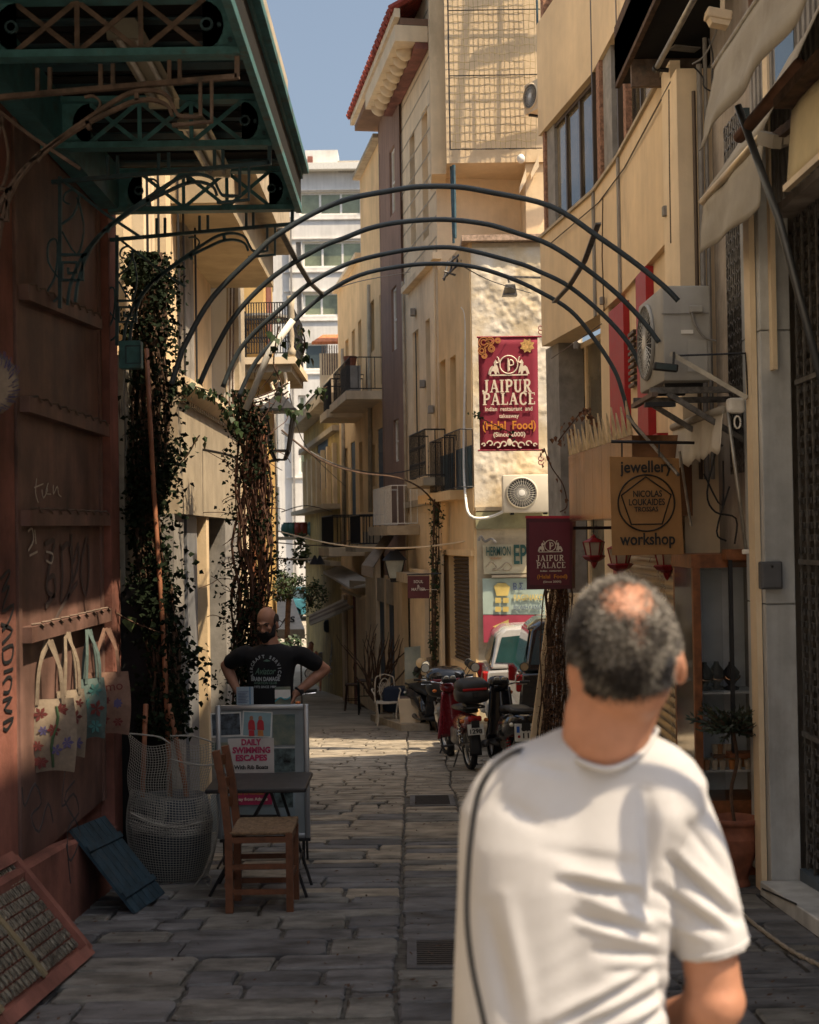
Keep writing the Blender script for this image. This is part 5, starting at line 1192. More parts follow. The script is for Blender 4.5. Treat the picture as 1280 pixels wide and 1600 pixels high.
# signs low on the side wall
Sg = lambda px, py: U(px, py, 21.42); pw = 21.4 / 2150; xd = Vector((1, 0, 0))
M_sg1 = mat('aged_cream_sign', (.52, .47, .33), .6, var=.1, scale=5); M_dg = plain('dark_green_ink', (.03, .09, .08), .6); M_sg2 = mat('pale_teal_sign', (.36, .45, .40), .5, var=.08); M_sg3 = mat('crimson_sign', (.36, .055, .09), .5, var=.08); M_gold2 = mat('gold_mark', (.62, .48, .16), .45, var=.15); M_navy = plain('navy_ink', (.05, .07, .17), .6)
s1 = empty('shop_sign', Sg(800, 897), 'aged cream sign with dark green lettering and a scroll, above the pale teal sign', 'sign')
MB().prism([Sg(755, 851), Sg(850, 850), Sg(850, 895), Sg(756, 897)], (0, .03, 0)).build('board', M_sg1, s1)
MB().bbox(Sg(753, 0).x, Sg(850, 0).x, 21.36, 21.5, Sg(800, 900).z - .02, Sg(800, 898).z).build('bottom_trim', M_shade, s1)
def t2(s, size, px, py, w, m, par, off=0.0, sh=0.0): text(s, size, U(px, py, 21.40), xd, (0, 0, 1), m, par, .003, 'lettering', w * pw if w else None, off, shear=sh)
t2('HERMION', .20, 779, 862, 38, M_dg, s1, .003); t2('EP', .42, 813, 868, 20, M_dg, s1, .008); t2('restaurant', .06, 775, 872, 18, M_gold, s1)
MB().tube(smooth_path([Sg(760, 886), Sg(768, 878), Sg(776, 886), Sg(770, 890), Sg(780, 889), Sg(792, 879), Sg(800, 886), Sg(794, 891), Sg(786, 889)], 3), .012, 4).build('scroll_mark', M_shade, s1)
s2 = empty('shop_sign', Sg(800, 998), 'pale teal industry sign over a crimson band with a yellow arrow', 'sign')
MB().prism([Sg(754, 904), Sg(852, 903), Sg(852, 960), Sg(755, 960)], (0, .03, 0)).build('board', M_sg2, s2); MB().prism([Sg(755, 961), Sg(852, 961), Sg(852, 1004), Sg(756, 1004)], (0, .03, 0)).build('red_board', M_sg3, s2)
t2('Β.Σ.', .14, 811, 917, 18, M_navy, s2); t2('RAGINAKO', .13, 826, 934, 46, M_gold2, s2, .001); t2('ΒΙΟΜΗΧΑΝΙΑ', .09, 825, 950, 44, M_navy, s2)
q = lambda px, py: U(px, py, 21.40)
MB().prism([q(770, 979), q(795, 968), q(795, 974), q(838, 970), q(829, 977), q(838, 985), q(795, 983), q(795, 990)], (0, .004, 0)).build('arrow_mark', M_gold2, s2)
for a in (774, 786): 
    for b_ in (934, 948): MB().prism([q(a, b_), q(a + 9, b_), q(a + 9, b_ + 8), q(a, b_ + 8)], (0, .004, 0)).build('logo_mark', M_gold2, s2)
MB().prism([q(772, 916), q(778, 911), q(790, 911), q(797, 917), q(794, 931), q(776, 931)], (0, .004, 0)).build('logo_mark', M_gold2, s2)
MB().tube(smooth_path([U(748, 845, 21.3), U(752, 838, 21.3), U(758, 846, 21.3), U(768, 842, 21.2), U(775, 848, 21.2)]), .02, 5).build('cable_knot', M_grey, h1)
# ---- cream house next to it, two tones
W2h, h2 = house_body('cream_house', 'tall cream house with narrow windows and diagonal block joints, left of the yellow corner house', 636, 690, zt(660, 20),
    [(646, 655, 516, 680), (666, 673, 498, 680), (641, 649, 205, 390), (660, 669, 169, 374)], M_cream2, off=-.0)
for (x0, x1, y, h) in ((637, 689, 432, 10),): ledge(W2h, h2, x0, x1, y, h, .14, M_cream2, 'cornice')
zc = [zt(660, y_) for y_ in (60, 95, 130, 165, 200, 235, 270, 305, 340, 375, 405)]
for z in zc:
    b = MB(); fbox(b, W2h.f, .05, W2h.L - .05, z, z + .035, .0, .006); b.build('block_joint', M_shade, h2)
r = W2h.rect(653, 678, 676, 749, .2); railing(W2h, h2, r[0], r[1], r[2], r[3], .35, M_iron, 12, 'black_balcony_railing', r=.010, curls=True); b = MB(); fbox(b, W2h.f, r[0] - .05, r[1] + .05, r[2] - .14, r[2], -.02, .4); b.build('balcony_slab', M_shade, h2)
b = MB(); fbox(b, W2h.f, .02, W2h.L - .02, zt(665, 790), zt(665, 780), 0, .08); b.build('string_course', M_shade, h2)
b = MB(); fbox(b, W2h.f, .0, W2h.L, zt(690, 1000), zt(665, 800), 0, .03); b.build('lower_render', M_cream, h2)
# ---- brown house
W3h, h3 = house_body('brown_house', 'mauve brown house with narrow pale windows under the tiled eaves', 604, 636, zt(620, 130),
    [(609, 617, 230, 335, 'white'), (623, 631, 200, 309, 'white'), (612, 620, 448, 548, 'white'), (628, 635, 430, 534, 'white'), (615, 623, 655, 722, 'white'), (630, 637, 650, 722, 'white')], M_brown, off=-.06)
r = W3h.rect(605, 636, 762, 822, .2); railing(W3h, h3, r[0] + .1, r[1], r[2], r[3], .5, M_whitep, 22, 'pale_balcony_railing', r=.007); b = MB(); fbox(b, W3h.f, r[0], r[1] + .1, r[2] - .18, r[2], -.02, .6); b.build('balcony_slab', M_shade, h3)
# ground floor of brown + cream: pilasters, doors
Wg = house(572, 690, off=-.10); gfl = empty('shopfront', (Wg.a.x, Wg.a.y, gz(Wg.a.y)), 'old shopfront with dark doors and pale pilasters under the narrow balcony', 'shopfront')
def gb(x0, x1, y0, y1, o0, o1, m, name): b = MB(); Wg.pbox(b, x0, x1, y0, y1, o0, o1); return b.build(name, m, gfl)
gb(572, 588, 850, 1112, .0, .12, M_cream2, 'pilaster'); gb(589, 601, 925, 1090, .0, .03, M_bluedoor, 'door'); gb(601, 604, 900, 1090, .0, .10, M_cream, 'post'); gb(604, 615, 935, 1090, 0, .03, M_bluedoor, 'door')
gb(587, 616, 905, 942, .03, .09, M_shade, 'lintel'); gb(616, 629, 910, 1070, 0, .14, M_cream, 'pilaster'); gb(629, 641, 905, 1065, 0, .02, M_dark, 'door'); gb(641, 664, 890, 1050, .0, .10, M_cream2, 'pilaster'); gb(612, 645, 895, 910, .05, .35, M_shade, 'canopy_ledge')
gb(664, 672, 935, 1020, 0, .02, M_dark, 'window_grille'); gb(672, 690, 860, 1045, 0, .05, M_cream, 'pilaster')
gb(572, 690, 1075, 1120, -.05, .0, M_cream, 'base_wall')
# climbing plant on the corner of the cream house
def foliage_col(name, label, pts, spread, n, size, m, cat='climbing plant', D=None, stems=12, group=None, stem_m=None, leaf_shape=.5):
    """pts: list of (px,py,D,width_px) down the plant"""
    ro = empty(name, U(pts[-1][0], pts[-1][1], pts[-1][2]), label, cat, group)
    rr = random.Random(hash(label) % 99991 if False else sum(map(ord, label))); st = MB(); lv = MB()
    for k in range(stems):
        o = rr.uniform(-.5, .5); w = rr.uniform(0, 6); P_ = []
        for i, (px, py, DD, wd) in enumerate(pts): P_.append(U(px + o * wd * .6 + wd * .13 * math.sin(w * 3 + i * 2.3), py, DD + .1 * math.sin(w + i)))
        st.tube(smooth_path(P_, 3), rr.uniform(.004, .012), 4)
    st.build('stems', stem_m or M_twig, ro, kind='stuff')
    seg = len(pts) - 1
    clumps = [(rr.random() * seg, rr.gauss(0, .25), rr.uniform(-spread, spread)) for _ in range(max(6, n // 22))]
    for k in range(n):
        t, o, dd = clumps[k % len(clumps)]; t = min(seg - 1e-3, max(0, t + rr.gauss(0, .16))); i = int(t); fr_ = t - i
        px = pts[i][0] + (pts[i + 1][0] - pts[i][0]) * fr_; py = pts[i][1] + (pts[i + 1][1] - pts[i][1]) * fr_; DD = pts[i][2] + (pts[i + 1][2] - pts[i][2]) * fr_; wd = pts[i][3] + (pts[i + 1][3] - pts[i][3]) * fr_
        p = U(px + (o + rr.gauss(0, .13)) * wd, py, DD + dd * .7 + rr.gauss(0, spread * .3)); s = size * rr.uniform(.5, 1.2)
        a = Vector((rr.uniform(-1, 1), rr.uniform(-1, 1), rr.uniform(-1, .2))).normalized(); b_ = a.orthogonal().normalized(); b_ = (Matrix.Rotation(rr.uniform(0, 6.28), 3, a) @ b_); c_ = a.cross(b_) * s * .12
        lv.add([p, p + a * s * .3 + b_ * s * leaf_shape + c_, p + a * s, p + a * s * .3 - b_ * s * leaf_shape + c_], [(0, 1, 2), (0, 2, 3)])
    lv.build('leaves', m, ro, kind='stuff'); return ro
foliage_col('climbing_plant', 'thin climbing plant running up the cream house beside the small maroon sign', [(684, 780, 23.4, 20), (680, 850, 23.5, 22), (681, 920, 23.6, 16), (678, 1000, 23.8, 14), (680, 1050, 23.8, 14)], .12, 900, .055, M_leaf, D=24)
# small maroon sign
Sg = lambda px, py: U(px, py, 22.6); pw = 22.6 / 2150
sm = empty('small_sign', Sg(654, 935), 'small maroon shop sign with pale lettering hanging before the cream house', 'sign')
MB().prism([Sg(637, 900), Sg(671, 900), Sg(671, 935), Sg(637, 935)], (0, .04, 0)).build('board', mat('dull_maroon', (.12, .03, .03), .5), sm)
for s, y_, w in (('SOUL', 909, 15), ('&', 916, 4), ('MATTER', 921, 22), ('handmade goods', 932, 27)):
    if y_ == 932: MB().bbox(Sg(641, 0).x, Sg(668, 0).x, 22.59, 22.6, Sg(0, 932).z, Sg(0, 931.3).z).build('lettering', M_cream_ink, sm); continue
    text(s, .065, U(654, y_, 22.59), xd, (0, 0, 1), M_cream_ink, sm, .002, 'lettering', w * pw, .001)
MB().tube([Sg(636, 898), Sg(690, 896)], .012, 5).build('arm', M_iron, sm)
# eaves and tiled roof of the brown/cream house
M_tile = mat('red_roof_tile', (.30, .055, .035), .8, var=.3, scale=10, bump=.2)
Wr = house(600, 682, off=0); rf = empty('tiled_roof', Wr.f(0, 12, 0), 'red tiled roof edge with deep cream eaves and scalloped corbels over the brown house', 'roof')
zE = U(565, 193, facD(604)).z
a0 = U(566, 192, facD(602)); n_ = Wr.n
zr = a0.z; outw = .62
L_ = Wr.L
b = MB(); fbox(b, Wr.f, -.1, L_, zr - .12, zr, -.2, outw - .1); b.build('soffit', mat('brown_soffit', (.20, .12, .08), .85), rf)
b = MB(); fbox(b, Wr.f, -.12, L_, zr + .01, zr + .17, outw - .1, outw); b.build('eaves_board', M_cream2, rf)
b = MB(); fbox(b, Wr.f, L_ * .38, L_, zr - .42, zr - .13, .02, .62); b.build('eaves_moulding', M_cream2, rf)
b = MB(); fbox(b, Wr.f, L_ * .38, L_, zr - .55, zr - .43, .02, .25); b.build('terracotta_band', M_orange, rf)
for k in range(9):
    u = L_ * (.40 + k * .065); mb = MB(); mb.lathe([(.001, -.14), (.14, -.13), (.16, 0), (.14, .13), (.001, .14)], Wr.f(u, zr - .42, .36), 14, axis='y', caps=False, M=Matrix.Rotation(-.17, 3, 'Z')); mb.build('corbel', M_cream2, rf, smooth=True)
for k in range(44):
    u = -.1 + (L_ + .1) * k / 44
    MB().tube([Wr.f(u, zr + .19 + (k % 2) * .015, outw + .06), Wr.f(u, zr + .42, outw - .3), Wr.f(u, zr + .75, outw - .8)], .10 * L_ / 9, 6).build('roof_tile', M_tile, rf)
# ---- cream house with blue shutters
W4h, h4 = house_body('shuttered_house', 'cream yellow house with tall blue shutters and an iron balcony holding a grey box', 570, 604, zt(588, 246),
    [(594, 603, 455, 598, 'blue'), (578, 585, 470, 550), (590, 603, 668, 762, 'blue'), (580, 586, 695, 760, 'win'), (592, 598, 280, 340, 'win')], M_yellow, off=.0)
b = MB(); fbox(b, W4h.f, -.05, W4h.L, zt(588, 246) - .0, zt(588, 240), -.1, .18); b.build('cornice', M_shade, h4)
for (x0, x1, y0, y1, o_) in ((566, 604, 558, 608, .75),):
    r = W4h.rect(x0, x1, y0, y1, .3); railing(W4h, h4, .2, W4h.L - .2, r[2] + .05, r[3] + .1, o_, M_iron, 18, 'balcony_railing', r=.009); b = MB(); fbox(b, W4h.f, .1, W4h.L - .1, r[2] - .16, r[2] + .03, -.02, o_ + .1); b.build('balcony_slab', M_cream2, h4)
    b = MB(); fbox(b, W4h.f, .4, 1.5, r[2] + .06, r[2] + .85, .25, .6); b.build('grey_cabinet', M_grey, None, 'grey metal box standing on the upper iron balcony', 'cabinet')
    MB().lathe([(.12, 0), (.17, .28), (.001, .28)], W4h.f(.9, r[2] + .86, .42), 10, caps=False).build('flower_pot', M_terra, None, 'dark red flower pot on top of the grey box on the balcony', 'flower pot')
MB().tube([U(577, 445, 32.6), U(579, 800, 32.6)], .05, 8).build('drainpipe', M_shade, h4, smooth=True)
b = MB(); fbox(b, W4h.f, .3, W4h.L, zt(590, 855) - .1, zt(590, 830), 0, .1); b.build('lower_band', M_shade, h4)
r = W4h.rect(566, 590, 805, 852, .3); railing(W4h, h4, r[0] + .2, min(W4h.L, r[1] + .8), r[2], r[3], .6, M_iron, 12, 'lower_balcony_railing', r=.012); b = MB(); fbox(b, W4h.f, r[0], W4h.L, r[2] - .14, r[2], -.02, .7); b.build('balcony_slab', M_shade, h4)
# ---- next house, lower
W5h, h5 = house_body('ochre_house', 'ochre yellow house with thin rail balconies left of the blue shuttered house', 532, 570, zt(551, 430),
    [(540, 545, 530, 600), (550, 555, 515, 600), (560, 565, 500, 590), (538, 544, 700, 830, 'dark'), (549, 556, 690, 835, 'blue'), (562, 567, 690, 800)], M_yellow)
b = MB(); fbox(b, W5h.f, 0, W5h.L, zt(551, 430), zt(551, 424), -.1, .15); b.build('cornice', M_cream2, h5)
for (x0, x1, y0, y1, o_) in ((536, 560, 592, 640, .8), (533, 568, 805, 856, .8)):
    r = W5h.rect(x0, x1, y0, y1, .3); railing(W5h, h5, max(.1, r[0]), min(W5h.L, r[1]), r[2], r[3], o_, M_iron, 14, 'balcony_railing', r=.012); b = MB(); fbox(b, W5h.f, max(0, r[0] - .1), min(W5h.L, r[1] + .1), r[2] - .2, r[2], -.02, o_ + .1); b.build('balcony_slab', M_cream2, h5)
MB().tube([U(536, 545, 38), U(538, 850, 38)], .06, 8).build('drainpipe', M_shade, h5, smooth=True)
# taller block behind
tb = empty('back_block', (0, 41, 0), 'narrow taller cream block rising behind the ochre house', 'building')
p0 = U(566, 300, 41); p1 = U(606, 300, 41); MB().prism([(p0.x, 41, -3), (p1.x + 2, 41, -3), (p1.x + 2, 41, U(590, 245, 41).z), (p1.x - .1, 41, U(590, 245, 41).z), (p0.x, 41, U(570, 300, 41).z)], (0, 4, 0)).build('wall', M_cream2, tb)
p0 = U(577, 300, 40.9); p1 = U(590, 385, 40.9); MB().bbox(p0.x, p1.x, 40.9, 41, p1.z, p0.z).build('sun_patch', M_white, tb)  # white slab paints in a patch of sunlight on this wall
# ---- old neoclassical house at the bend
W6h, h6 = house_body('old_house', 'old weathered yellow house at the bend with a dark blue shuttered window and pot ledge', 476, 532, zt(505, 640),
    [(496, 513, 686, 765, 'blue')], mat('weathered_ochre', (.50, .36, .13), .9, var=.15, scale=1.5, bump=.4, stain=(.22, .17, .09), stain_amt=.7, streak=.45), off=0)
for (y, h, o_) in ((650, 14, .55), (690, 8, .2), (800, 7, .5), (880, 6, .3)):
    r = W6h.rect(480, 530, y - h, y); b = MB(); fbox(b, W6h.f, 0, W6h.L, r[2], r[3], -.02, o_); b.build('cornice', M_shade, h6)
for k in range(7):
    u = W6h.L * (k + .5) / 7
    if 2 <= k <= 4 and False: continue
    r = W6h.rect(500, 510, 705, 792); b = MB(); fbox(b, W6h.f, u - .14, u + .14, r[2], r[3], 0, .12); b.build('fluted_pilaster', M_cream, h6)
r = W6h.rect(500, 510, 600, 640); b = MB(); fbox(b, W6h.f, W6h.L * .1, W6h.L, r[2], r[3], -.3, .0); b.build('parapet', M_cream, h6)
h6b = empty('roof_room', U(515, 590, 46), 'small roof room with orange tiles and a rail fence above the bend', 'roof room')
q0, q1 = U(500, 600, 46), U(534, 600, 46); MB().bbox(q0.x, q1.x, 46, 48, q0.z - .5, U(0, 560, 46).z).build('wall', M_cream2, h6b)
for k in range(12): MB().tube([(q0.x - .2 + k * .09, 45.8, U(0, 545, 46).z), (q0.x + .1 + k * .09, 47, U(0, 526, 46).z)], .06, 6).build('roof_tile', mat('orange_roof_tile', (.55, .19, .08), .8, var=.2, scale=8), h6b)
for k in range(10): MB().bbox(q0.x + .1 + k * .08, q0.x + .14 + k * .08, 45.6, 45.64, U(0, 596, 46).z, U(0, 550, 46).z).build('fence_bar', M_rusty, h6b)
# pots on the ledge
rs4 = random.Random(4); r = W6h.rect(480, 530, 800, 807)
zl = U(480, 838, 49).z
MB().bbox(U(430, 838, 48.6).x, U(532, 838, 48.6).x, 48.3, 48.9, zl - .12, zl).build('pot_shelf', M_shade, h6)
for k, (px, m_, s) in enumerate(((448, 'g', 1.0), (456, 'g', 1.0), (466, 'r', 1.0), (475, 'r', 1.05), (487, 't', 1.0), (494, 't', 1.0), (506, 'g2', .9))):
    m_ = {'g': mat('green_glaze', (.03, .10, .08), .35), 'r': mat('red_glaze', (.25, .05, .03), .4), 't': mat('pale_teal_glaze', (.16, .30, .27), .4), 'g2': mat('dark_green_glaze', (.02, .07, .06), .35)}[m_]
    c = U(px, 838, 48.6); c.z = zl
    MB().lathe([(.07, 0), (.18, .12), (.21, .28), (.17, .42), (.11, .47), (.13, .5)], c, 12).build('glazed_jar', m_, None, ['dark green glazed jar, first from the left on the high pot ledge', 'dark green glazed jar, second from the left on the high pot ledge', 'red brown glazed jar touching the green jars on the pot ledge', 'red brown glazed jar touching the pale teal jars on the pot ledge', 'pale teal glazed jar beside the red brown one on the pot ledge', 'pale teal glazed jar, right one of the pale pair on the pot ledge', 'smaller dark green jar alone at the right end of the pot ledge'][k], 'jar', 'glazed jars on the high ledge', smooth=True)
# ================================================================ far white apartment building
apt = empty('apartment_block', (-6, 72, -2), 'big white apartment block closing the view with bands of greenish windows', 'building')
DA = 72; X0 = U(330, 500, DA).x; X1 = U(640, 500, DA).x; Wa = Wall((X0, DA, 0), (X1, DA, 0))
def az(py): return U(500, py, DA).z
def ax(px): return U(px, 500, DA).x - X0
wins = [(470, 568, 300, 336, 4, 'g'), (474, 568, 377, 418, 4, 'g'), (474, 532, 457, 494, 2, 'g'), (474, 512, 536, 578, 1, 'd'), (418, 428, 398, 455, 1, 'b'), (419, 432, 640, 720, 1, 'g'), (464, 476, 617, 660, 1, 'g'), (464, 476, 700, 740, 1, 'g'), (418, 433, 760, 830, 1, 'g'), (590, 620, 300, 336, 1, 'g'),
        (464, 472, 377, 418, 1, 'b'), (464, 472, 457, 494, 1, 'b'), (464, 472, 536, 578, 1, 'b')]
rects = [(ax(a), ax(b), az(d), az(c)) for a, b, c, d, *_ in wins]
wall_openings(Wa.f, 0, Wa.L, -3.5, az(268), rects, .3).build('wall', M_white, apt)
for w, r in zip(wins, rects):
    window(Wa, r, apt, .2, M_whitep if w[5] != 'b' else M_grey, {'g': M_glassg, 'd': M_glass, 'b': M_grey}[w[5]], .11, min(3, w[4]))
for y in (296, 342, 372, 424, 454, 500, 583, 660, 745): b = MB(); fbox(b, Wa.f, ax(445), ax(600), az(y) - .06, az(y), 0, .08); b.build('floor_band', M_white, apt)
b = MB(); fbox(b, Wa.f, ax(400), ax(600), az(268), az(258), -2, .5); b.build('roof_slab', M_whitep, apt)
b = MB(); fbox(b, Wa.f, ax(480), ax(531), az(262), az(232), -2, -.3); b.build('roof_room', M_white, apt)
b = MB(); fbox(b, Wa.f, ax(531), ax(600), az(262), az(250), -2, -.2); b.build('roof_parapet', mat('roof_stone', (.45, .40, .33), .8), apt)
b = MB(); fbox(b, Wa.f, ax(484), ax(492), az(265), az(243), -.35, -.1); b.build('red_door', M_orange, apt)
for k in range(26): b = MB(); fbox(b, Wa.f, ax(533) + k * .085, ax(533) + k * .085 + .03, az(270), az(258), .0, .05); b.build('roof_rail_bar', M_grey, apt)
# curtains behind the top glass
for px in (455, 453): pass
cb = MB(); fbox(cb, Wa.f, ax(455), ax(458), -3, az(340), .1, .25); cb.build('drainpipe', M_grey, apt)
b = MB(); fbox(b, Wa.f, ax(410), ax(420), az(560), az(330), 0, .12); b.build('orange_panel', M_orange, apt)
b = MB(); fbox(b, Wa.f, ax(386), ax(412), az(470), az(404), 0, .14); b.build('ochre_panel', M_yellow, apt)
# downpipes, cables and vents on the narrow cream house
for i, (x0, y0, x1, y1, r_, m_) in enumerate(((639, 440, 642, 900, .03, M_shade), (689, 380, 691, 760, .025, M_cream), (658, 520, 660, 675, .012, M_iron), (606, 240, 609, 820, .022, M_brown))):
    n_ = Vector((-.99, -.16, 0)) * .05; a = FP(facD(x0)) + n_; b_ = FP(facD(x1)) + n_; a.z = U(x0, y0, facD(x0)).z; b_.z = U(x1, y1, facD(x1)).z; b_.x, b_.y = a.x, a.y
    MB().tube([a, b_], r_, 7).build('downpipe', m_, h2 if i < 3 else h3, smooth=True)
for (px, py) in ((655, 488), (668, 600), (681, 640)):
    D_ = facD(px); p = FP(D_) + Vector((-.06, -.01, 0)); p.z = U(px, py, D_).z; MB().rbox(p, (.10, .16, .14), .01).build('wall_box', M_grey, h2)
# ================================================================ left side beyond the orange shop
XL = -2.10
def dL(px): return -XL * 2150 / (640 - px)
WL = Wall((XL, 9.85, 0), (XL, 17.2, 0))
cs = empty('cream_shop', (XL, 13, gz(13)), 'cream shop building with a long plain fascia above dark glass doors, left of the street', 'building')
zf0, zf1 = 1.85, 3.02
b = MB(); b.bbox(XL - 3, XL - .35, 9.86, 17.2, -1.4, 5.6); b.build('wall', M_cream, cs); MB().bbox(XL - 3, XL - .35, 9.86, 17.2, 5.61, 12).build('upper_wall', M_white, cs)  # upper part, out of view, made tall and white as a sun reflector
b = MB(); b.bbox(XL - .36, XL + .02, 12.4, 17.0, zf0, zf1); b.build('fascia', mat('fascia_render', (.38, .32, .235), .85, var=.1, scale=2.5, bump=.4, bscale=18, stain=(.30, .25, .18), stain_amt=.5, streak=.2), cs)
b = MB().prism([(XL + .02, 12.4, zf1 - .10), (XL + .14, 12.4, zf1), (XL + .14, 12.4, zf1 + .05), (XL - .36, 12.4, zf1 + .30), (XL - .36, 12.4, zf1 - .1)], (0, 4.6, 0)); b.build('sloping_cornice', M_cream2, cs)
for k in range(36): MB().bbox(XL + .02, XL + .05, 12.42 + k * .127, 12.48 + k * .127, zf1 - .15, zf1 - .105).build('dentil', M_shade, cs)
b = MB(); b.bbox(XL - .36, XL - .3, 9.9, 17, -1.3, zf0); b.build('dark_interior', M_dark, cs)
for (px0, px1, m_, o_) in ((275, 290, M_grey, 0), (303, 318, mat('grey_white_door', (.20, .21, .23), .5), -.05), (322, 326, M_cream, .02), (350, 372, M_grey, .03)):
    a, b_ = dL(px0), dL(px1); MB().bbox(XL - .2, XL - .02 + o_, a, b_, -1.35, zf0 - .002).build('door_panel' if o_ < 0 else 'post', m_, cs)
MB().bbox(XL - .28, XL - .24, dL(326), dL(350), -1.2, zf0 - .01).build('glass_door', M_glass, cs)
for k in range(8): MB().bbox(XL - .235, XL - .20, dL(329), dL(343), -.25 + k * .06, -.22 + k * .06).build('vent_slat', M_grey, cs)
# upper floor: pilasters, tall windows, projecting slab with tan soffit
for i, (px0, px1, m_) in enumerate(((190, 206, M_cream2), (222, 234, M_cream), (252, 268, M_cream2), (285, 300, M_cream), (312, 325, M_grey))):
    MB().bbox(XL - .36, XL - .12, dL(px0), dL(px1), zf1 + .2, 5.4).build('pilaster', m_, cs)
for (px0, px1) in ((207, 221), (235, 251), (269, 284)): MB().bbox(XL - .34, XL - .30, dL(px0), dL(px1), zf1 + .4, 5.2).build('window', M_glass, cs)
for px in (245, 262, 292, 300, 318): MB().tube([(XL - .05, dL(px), zf1 + .1), (XL - .05, dL(px), 5.3)], .012, 5).build('window_bar', M_iron, cs)
MB().bbox(XL - .4, XL + .42, dL(292), 17.4, U(350, 402, 15.5).z, U(350, 402, 15.5).z + .45).build('eaves_slab', mat('tan_soffit', (.36, .29, .19), .85, var=.1), cs)
MB().bbox(XL - .4, XL + .62, dL(292) + .5, 17.6, U(350, 402, 15.5).z + .45, 7.5).build('eaves_block', M_shade, cs)
# cables, meter panels in the gap near ivy
MB().bbox(XL - .3, XL + .05, 9.9, 10.7, 1.3, 2.95).build('pale_panel', mat('old_white_panel', (.40, .36, .29), .8, var=.15, stain=(.1, .08, .06), stain_amt=.5), cs)
for k in range(6): MB().tube(smooth_path([U(172 + k * 4, 590, 9.95), U(175 + k * 4, 640, 9.9), U(172 + k * 5, 700, 9.95), U(174 + k * 3, 780, 9.95)]), .008, 4).build('conduit', M_rusty if k % 3 == 0 else M_grey, cs)
MB().bbox(XL - .1, XL + .02, 9.9, 9.93, -1.3, 1.4).build('thin_post', M_cream, cs)
for k in range(20): MB().bbox(XL - .12, XL - .02, 9.9, 9.96, -1.1 + k * .12, -1.05 + k * .12).build('grille_bar', M_black, cs)
# teal junction box
jb2 = empty('junction_box', U(205, 575, 9.4), 'dark teal metal box fixed at the end of the orange wall', 'box')
MB().rbox(U(205, 555, 9.45), (.15, .10, .19), .008).build('case', M_teal, jb2); c = U(208, 554, 9.39)
MB().strip([c + Vector(v) for v in ((-.05, 0, .06), (.05, 0, .06), (.05, 0, -.06), (-.05, 0, -.06), (-.05, 0, .06))], .012, .008).build('frame', M_tealdark, jb2)
# ---- white cross wall and balcony house
wh = empty('white_house', (-2.2, 17.6, gz(17.6)), 'white rendered house wall catching the sun behind the cream shop', 'building')
p0, p1 = U(330, 500, 17.7), U(372, 500, 17.7); MB().bbox(p0.x - 1.5, U(364, 500, 17.7).x, 17.7, 18.2, -1.6, U(350, 400, 17.7).z).build('wall', M_white, wh); MB().bbox(U(364, 500, 17.7).x + .001, U(372, 500, 17.7).x, 17.75, 18.4, -1.6, U(350, 400, 17.7).z).build('corner_strip', M_shade, wh)
for i, px in enumerate((356, 361, 366)): MB().tube([U(px, 410, 17.6), U(px - 3, 700, 17.6)], .012, 5).build('downpipe', M_rusty if i else M_shade, wh)
MB().prism([U(366, 620, 17.65), U(385, 632, 17.65), U(385, 1060, 17.65), U(366, 1060, 17.65)], (0, .4, 0)).build('lower_corner', M_cream2, wh)
bh = empty('balcony_house', (-2.4, 22, gz(22)), 'ochre house with an ornate iron balcony and striped awnings behind the street lantern', 'building')
p0 = U(372, 500, 23); p1 = U(412, 500, 23); MB().bbox(p0.x - 1, p1.x, 23, 24.6, -2.5, U(0, 405, 23).z).build('wall', mat('ochre_wall', (.55, .36, .14), .85, var=.08), bh)
MB().bbox(p1.x, p1.x + .02, 23.4, 24.2, U(0, 560, 23).z, U(0, 430, 23).z).build('door', M_orange, bh)
zb_ = U(400, 570, 22).z; x0 = U(372, 570, 22).x; x1 = U(463, 570, 22).x
MB().bbox(x0, x1, 21.9, 24.5, zb_, zb_ + .11).build('balcony_slab', M_cream2, bh); MB().bbox(x0, x1 - .08, 22, 24.5, zb_ - .12, zb_).build('slab_moulding', M_shade, bh)
WB = Wall((x0, 24.4, 0), (x1, 24.4, 0)); railing(WB, bh, .02, WB.L - .08, zb_ + .14, U(400, 474, 22).z, 2.45, M_iron, 20, 'balcony_railing', r=.009, curls=True)
MB().lathe([(.06, 0), (.07, .1), (.035, .16), (.05, .35), (.03, .5), (.06, .62), (.05, .8), (.07, .98)], (x1 - .07, 21.98, zb_ + .11), 10).build('corner_post', M_shade, bh, smooth=True)
ta = empty('round_table', U(408, 500, 23), 'small round table standing on the ornate iron balcony', 'table'); c = U(408, 500, 23.0)
MB().lathe([(.001, 0), (.5, 0), (.5, .04), (.001, .04)], c, 18, caps=False).build('tabletop', M_grey, ta); MB().tube([c, Vector((c.x, c.y, zb_ + .1))], .04, 6).build('leg', M_grey, ta)
for s, nm in ((0, 0),):
    cons = MB(); cons.tube(smooth_path([U(445, 582, 22), U(447, 600, 22), U(432, 612, 22), U(425, 600, 22), U(438, 596, 22)]), .03, 6).build('console', M_cream2, bh)
M_strip = mat('white_awning_cloth', (.66, .61, .54), .85, var=.06)
aw = empty('scalloped_awning', U(400, 610, 21), 'white drooping awning with dark edging under the ornate iron balcony', 'awning')
MB().grid(lambda u, v: U(345 + u * 108, 630 - 34 * (u ** .8) + 10 * math.sin(u * PI) + v * (22 + 6 * math.sin(u * 9)), 21.3 - v * .25 - u * .2), 26, 6).build('cloth', M_strip, aw, smooth=True, solid=.008)
